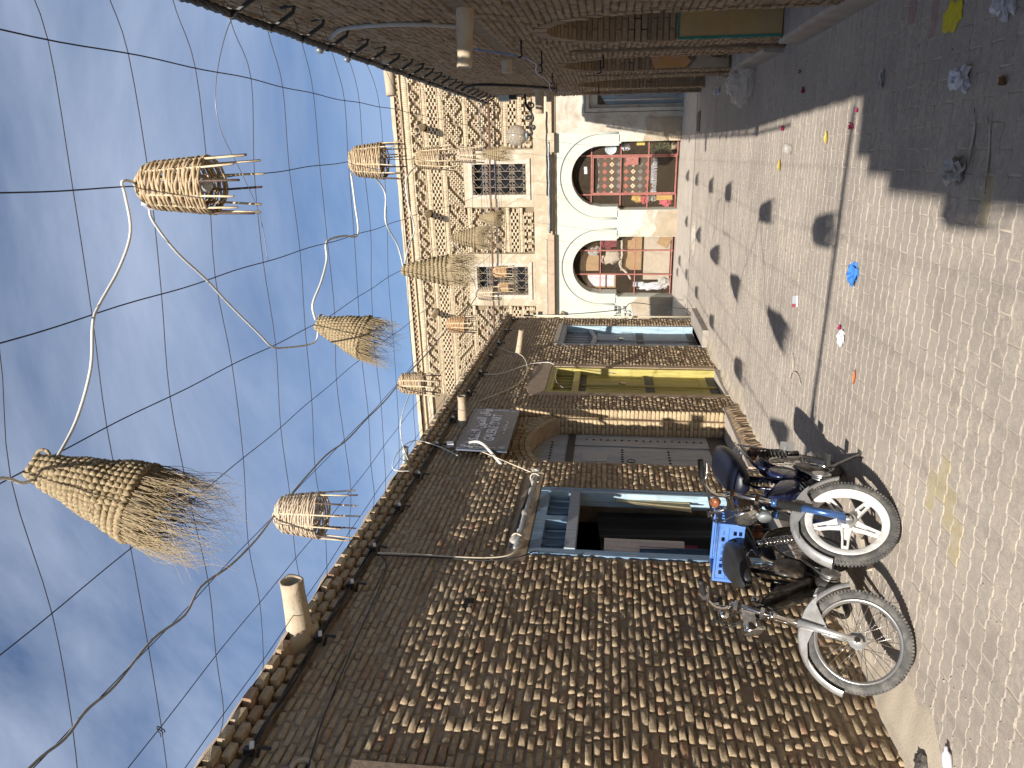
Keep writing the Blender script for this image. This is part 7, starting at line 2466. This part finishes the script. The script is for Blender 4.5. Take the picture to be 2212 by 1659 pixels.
# ------------------------------------------------------------------ small things on the ground
def crumple(name, label, cat, x, y, rx, ry, rz, mat, seed, rot=0.0, z=None, group=None, jit=0.5):
    m_ = MB()
    blob(m_, (x, y, rz * 0.75 if z is None else z), (rx, ry, rz), seed, jit, 14, 9, rot, 0.002)
    return tag(build(m_, name, mat, None, False, origin=(x, y, 0)), label, cat, group)
crumple('plastic_bag', 'crumpled blue plastic bag on the sunny paving', 'bag', -0.80, 5.46, 0.065, 0.05, 0.03, 'bag_blue', 3, 0.4)
crumple('plastic_bag', 'crumpled white plastic bag in the near shade, closer to the right wall', 'bag', 0.32, 4.13, 0.055, 0.05, 0.04, 'bag_white', 4, 0.2)
crumple('paper_wad', 'crumpled pale paper wad in the near shade beside the yellow stain', 'paper', -0.10, 4.05, 0.062, 0.055, 0.042, 'bag_grey', 5, 1.0)
crumple('plastic_bag', 'white plastic bag at the very edge of the picture by the right wall', 'bag', 0.60, 3.80, 0.07, 0.05, 0.04, 'bag_white', 6, 0.3)
crumple('tissue', 'crumpled white tissue beside a red petal on the sunny paving', 'paper', -1.27, 5.58, 0.05, 0.035, 0.025, 'bag_white', 7)
crumple('dark_scrap', 'small dark plastic scrap in the shade near the right wall', 'litter', 0.42, 5.35, 0.05, 0.025, 0.02, 'bag_grey', 8)
crumple('white_scrap', 'small white scrap on the shaded paving by the far arches', 'litter', 0.94, 13.3, 0.05, 0.06, 0.05, 'bag_white', 9)
m_ = MB()
blob(m_, (0.80, 10.25, 0.13), (0.20, 0.28, 0.16), 21, 0.22, 16, 11, 0.5, 0.003)
m_.tube(spline([(0.98, 10.3, 0.25), (0.80, 10.45, 0.26), (0.60, 10.55, 0.14), (0.52, 10.55, 0.04)], 5), 0.012, 6)
tag(build(m_, 'clear_plastic_bag', 'clear_film', None, False, origin=(0.8, 10.3, 0)), 'large clear plastic bag lying in the shade at the end of the concrete bench', 'bag')
# flat carton and small bits
m_ = MB(); m_.box((-1.28, 7.06, 0.012), (0.10, 0.15, 0.014), Matrix.Rotation(0.2, 3, 'Z'))
ct = tag(build(m_, 'flattened_carton', 'bag_white', None, origin=(-1.28, 7.06, 0)), 'flattened white and red carton on the sunny paving', 'carton')
m_ = MB(); m_.box((-1.315, 7.052, 0.0205), (0.03, 0.135, 0.003), Matrix.Rotation(0.2, 3, 'Z'))
build(m_, 'red_print', 'red_thing', ct).location = (0, 0, 0)
ch_ = ct.children[0]
for v_ in ch_.data.vertices: pass
def petal(name, label, cat, x, y, L, W, mat, rot, curl=0.3, group=None):
    m_ = MB()
    if name in ('petal', 'leaf'):
        L, W = L * 0.62, W * 0.72
    def fn(a, b_):
        u = (a - 0.5) * L
        wv = (b_ - 0.5) * W * math.sin(math.pi * min(max(a, 0.06), 0.94)) ** 0.7
        z = 0.004 + curl * ((b_ - 0.5) ** 2) * W * 2 + 0.12 * L * (a - 0.5) ** 2 + 0.004 * math.sin(a * 7 + b_ * 5)
        return Vector((x + u * math.cos(rot) - wv * math.sin(rot), y + u * math.sin(rot) + wv * math.cos(rot), max(z, 0.003)))
    m_.sheet(fn, 7, 4)
    return tag(build(m_, name, mat, None, True, origin=(x, y, 0)), label, cat, group)
petal('petal', 'magenta petal beside the white tissue on the sunny paving', 'petal', -1.21, 5.66, 0.06, 0.05, 'petal', 0.5, 1.0)
petal('petal', 'large magenta petal at the corner of the near shade', 'petal', 0.17, 5.88, 0.11, 0.07, 'petal', 1.2, 1.0)
petal('petal', 'small magenta petal right beside the larger one at the shade corner', 'petal', 0.27, 5.80, 0.05, 0.04, 'petal', 0.2, 1.0)
petal('petal', 'magenta petal on sunlit paving at the edge of the wall shadow', 'petal', 0.23, 8.18, 0.09, 0.07, 'petal', 0.7, 1.0)
petal('petal', 'dark magenta petal in the wall shadow nearer the street', 'petal', 0.52, 7.44, 0.09, 0.06, 'petal', 0.4, 1.0)
petal('petal', 'dark magenta petal in the wall shadow nearer the bench', 'petal', 0.69, 7.65, 0.07, 0.05, 'petal', 1.4, 1.0)
petal('leaf', 'bright yellow leaf near the straight cable shadow', 'leaf', 0.11, 6.53, 0.15, 0.06, 'leaf_yellow', 0.25, 0.8)
petal('leaf', 'bright yellow leaf farther up the sunny paving', 'leaf', -0.12, 8.20, 0.17, 0.07, 'leaf_yellow', 0.1, 0.8)
petal('leaf', 'dry brown leaf in the near shade', 'leaf', 0.28, 3.74, 0.10, 0.05, 'leaf_brown', 0.9, 1.0)
petal('orange_scrap', 'thin orange plastic strip on the sunny paving', 'litter', -1.46, 5.23, 0.10, 0.03, 'orange_plastic', 0.0, 0.6)
petal('dry_blade', 'long dry grass blade beside the paper wad', 'grass blade', 0.05, 3.96, 0.26, 0.02, 'old_wood', 0.1, 0.4)
petal('dry_blade', 'long dry grass blade crossing the near shade edge', 'grass blade', -0.02, 3.78, 0.32, 0.018, 'old_wood', 0.25, 0.4)
m_ = MB(); m_.lathe([(0, 0.0), (0.035, 0.0), (0.04, 0.01), (0.04, 0.12), (0.016, 0.165), (0.016, 0.185), (0, 0.186)], 16, (0.02, 7.72, 0.042), (0.25, 1.0, 0.0))
tag(build(m_, 'plastic_bottle', 'clear_film', None, True, origin=(0.02, 7.8, 0)), 'empty clear plastic bottle on the sunny paving', 'bottle')
m_ = MB(); m_.lathe([(0, 0.0), (0.02, 0.0), (0.022, 0.01), (0.022, 0.06), (0.009, 0.075), (0.009, 0.095), (0, 0.096)], 14, (-2.80, 3.20, 0.024), (0.9, 0.4, 0.05))
tag(build(m_, 'small_bottle', 'bag_white', None, True, origin=(-2.77, 3.22, 0)), 'small white bottle lying on the sand by the near left wall', 'bottle')
m_ = MB(); blob(m_, (-2.98, 3.42, 0.03), (0.05, 0.035, 0.04), 33, 0.3, 10, 7, 0.4, 0.0)
tag(build(m_, 'dark_stone', 'engine_metal', None, False, origin=(-2.98, 3.42, 0)), 'small dark stone on the sand at the foot of the near left wall', 'stone')
m_ = MB().tube(spline([(-1.98, 7.0, 0.012), (-1.9, 6.92, 0.018), (-1.86, 6.75, 0.014), (-1.92, 6.6, 0.012)], 5), 0.005, 5)
m_.tube(spline([(-1.9, 6.92, 0.016), (-1.8, 6.9, 0.02), (-1.74, 6.98, 0.012)], 5), 0.004, 5)
tag(build(m_, 'twig', 'old_wood', None, True, origin=(-1.9, 6.85, 0)), 'forked dry twig on the sunny paving near the mopeds', 'twig')
m_ = MB()
for k in range(26):
    a = 2 * math.pi * k / 26
m_.lathe([(0.0, 0.0065), (0.09, 0.006), (0.118, 0.0035)], 26, (0.63, 4.40, 0.0))
m_.xform(lambda p: Vector((0.63 + (p.x - 0.63) * 0.62, p.y, p.z)) + Vector((0.012 * math.sin(p.y * 60), 0.010 * math.sin(p.x * 70), 0)))
tag(build(m_, 'spray_mark', 'spray_yellow', None, False, origin=(0.63, 4.40, 0)), 'round yellow spray paint mark on the shaded paving near the right wall', 'paint mark')
m_ = MB(); m_.box((-2.42, 4.62, 0.022), (0.30, 0.07, 0.035), Matrix.Rotation(1.25, 3, 'Z'))
m_.box((-2.40, 4.55, 0.052), (0.14, 0.05, 0.025), Matrix.Rotation(0.9, 3, 'Z'))
tag(build(m_, 'wood_block', 'old_wood', None, origin=(-2.42, 4.62, 0)), 'offcut of wood wedged on the ground between the two mopeds', 'wood')
# crumbs and pebbles scattered on the paving
m_ = MB()
for k in range(420):
    y = 2.6 + 9 * R.random() ** 1.5
    x = -3.0 + R.random() * (XR(y) + 2.9)
    if R.random() < 0.4: x = -3.0 + abs(R.gauss(0, 0.25))
    s_ = R.uniform(0.002, 0.0065)
    m_.box((x, y, s_ * 0.5 + 0.001), (s_ * 2, s_ * 1.5, s_), Matrix.Rotation(R.random() * 6, 3, 'Z'))
tag(build(m_, 'grit', 'stone_grey'), 'fine grit and crumbs scattered over the paving', 'grit', kind='stuff')
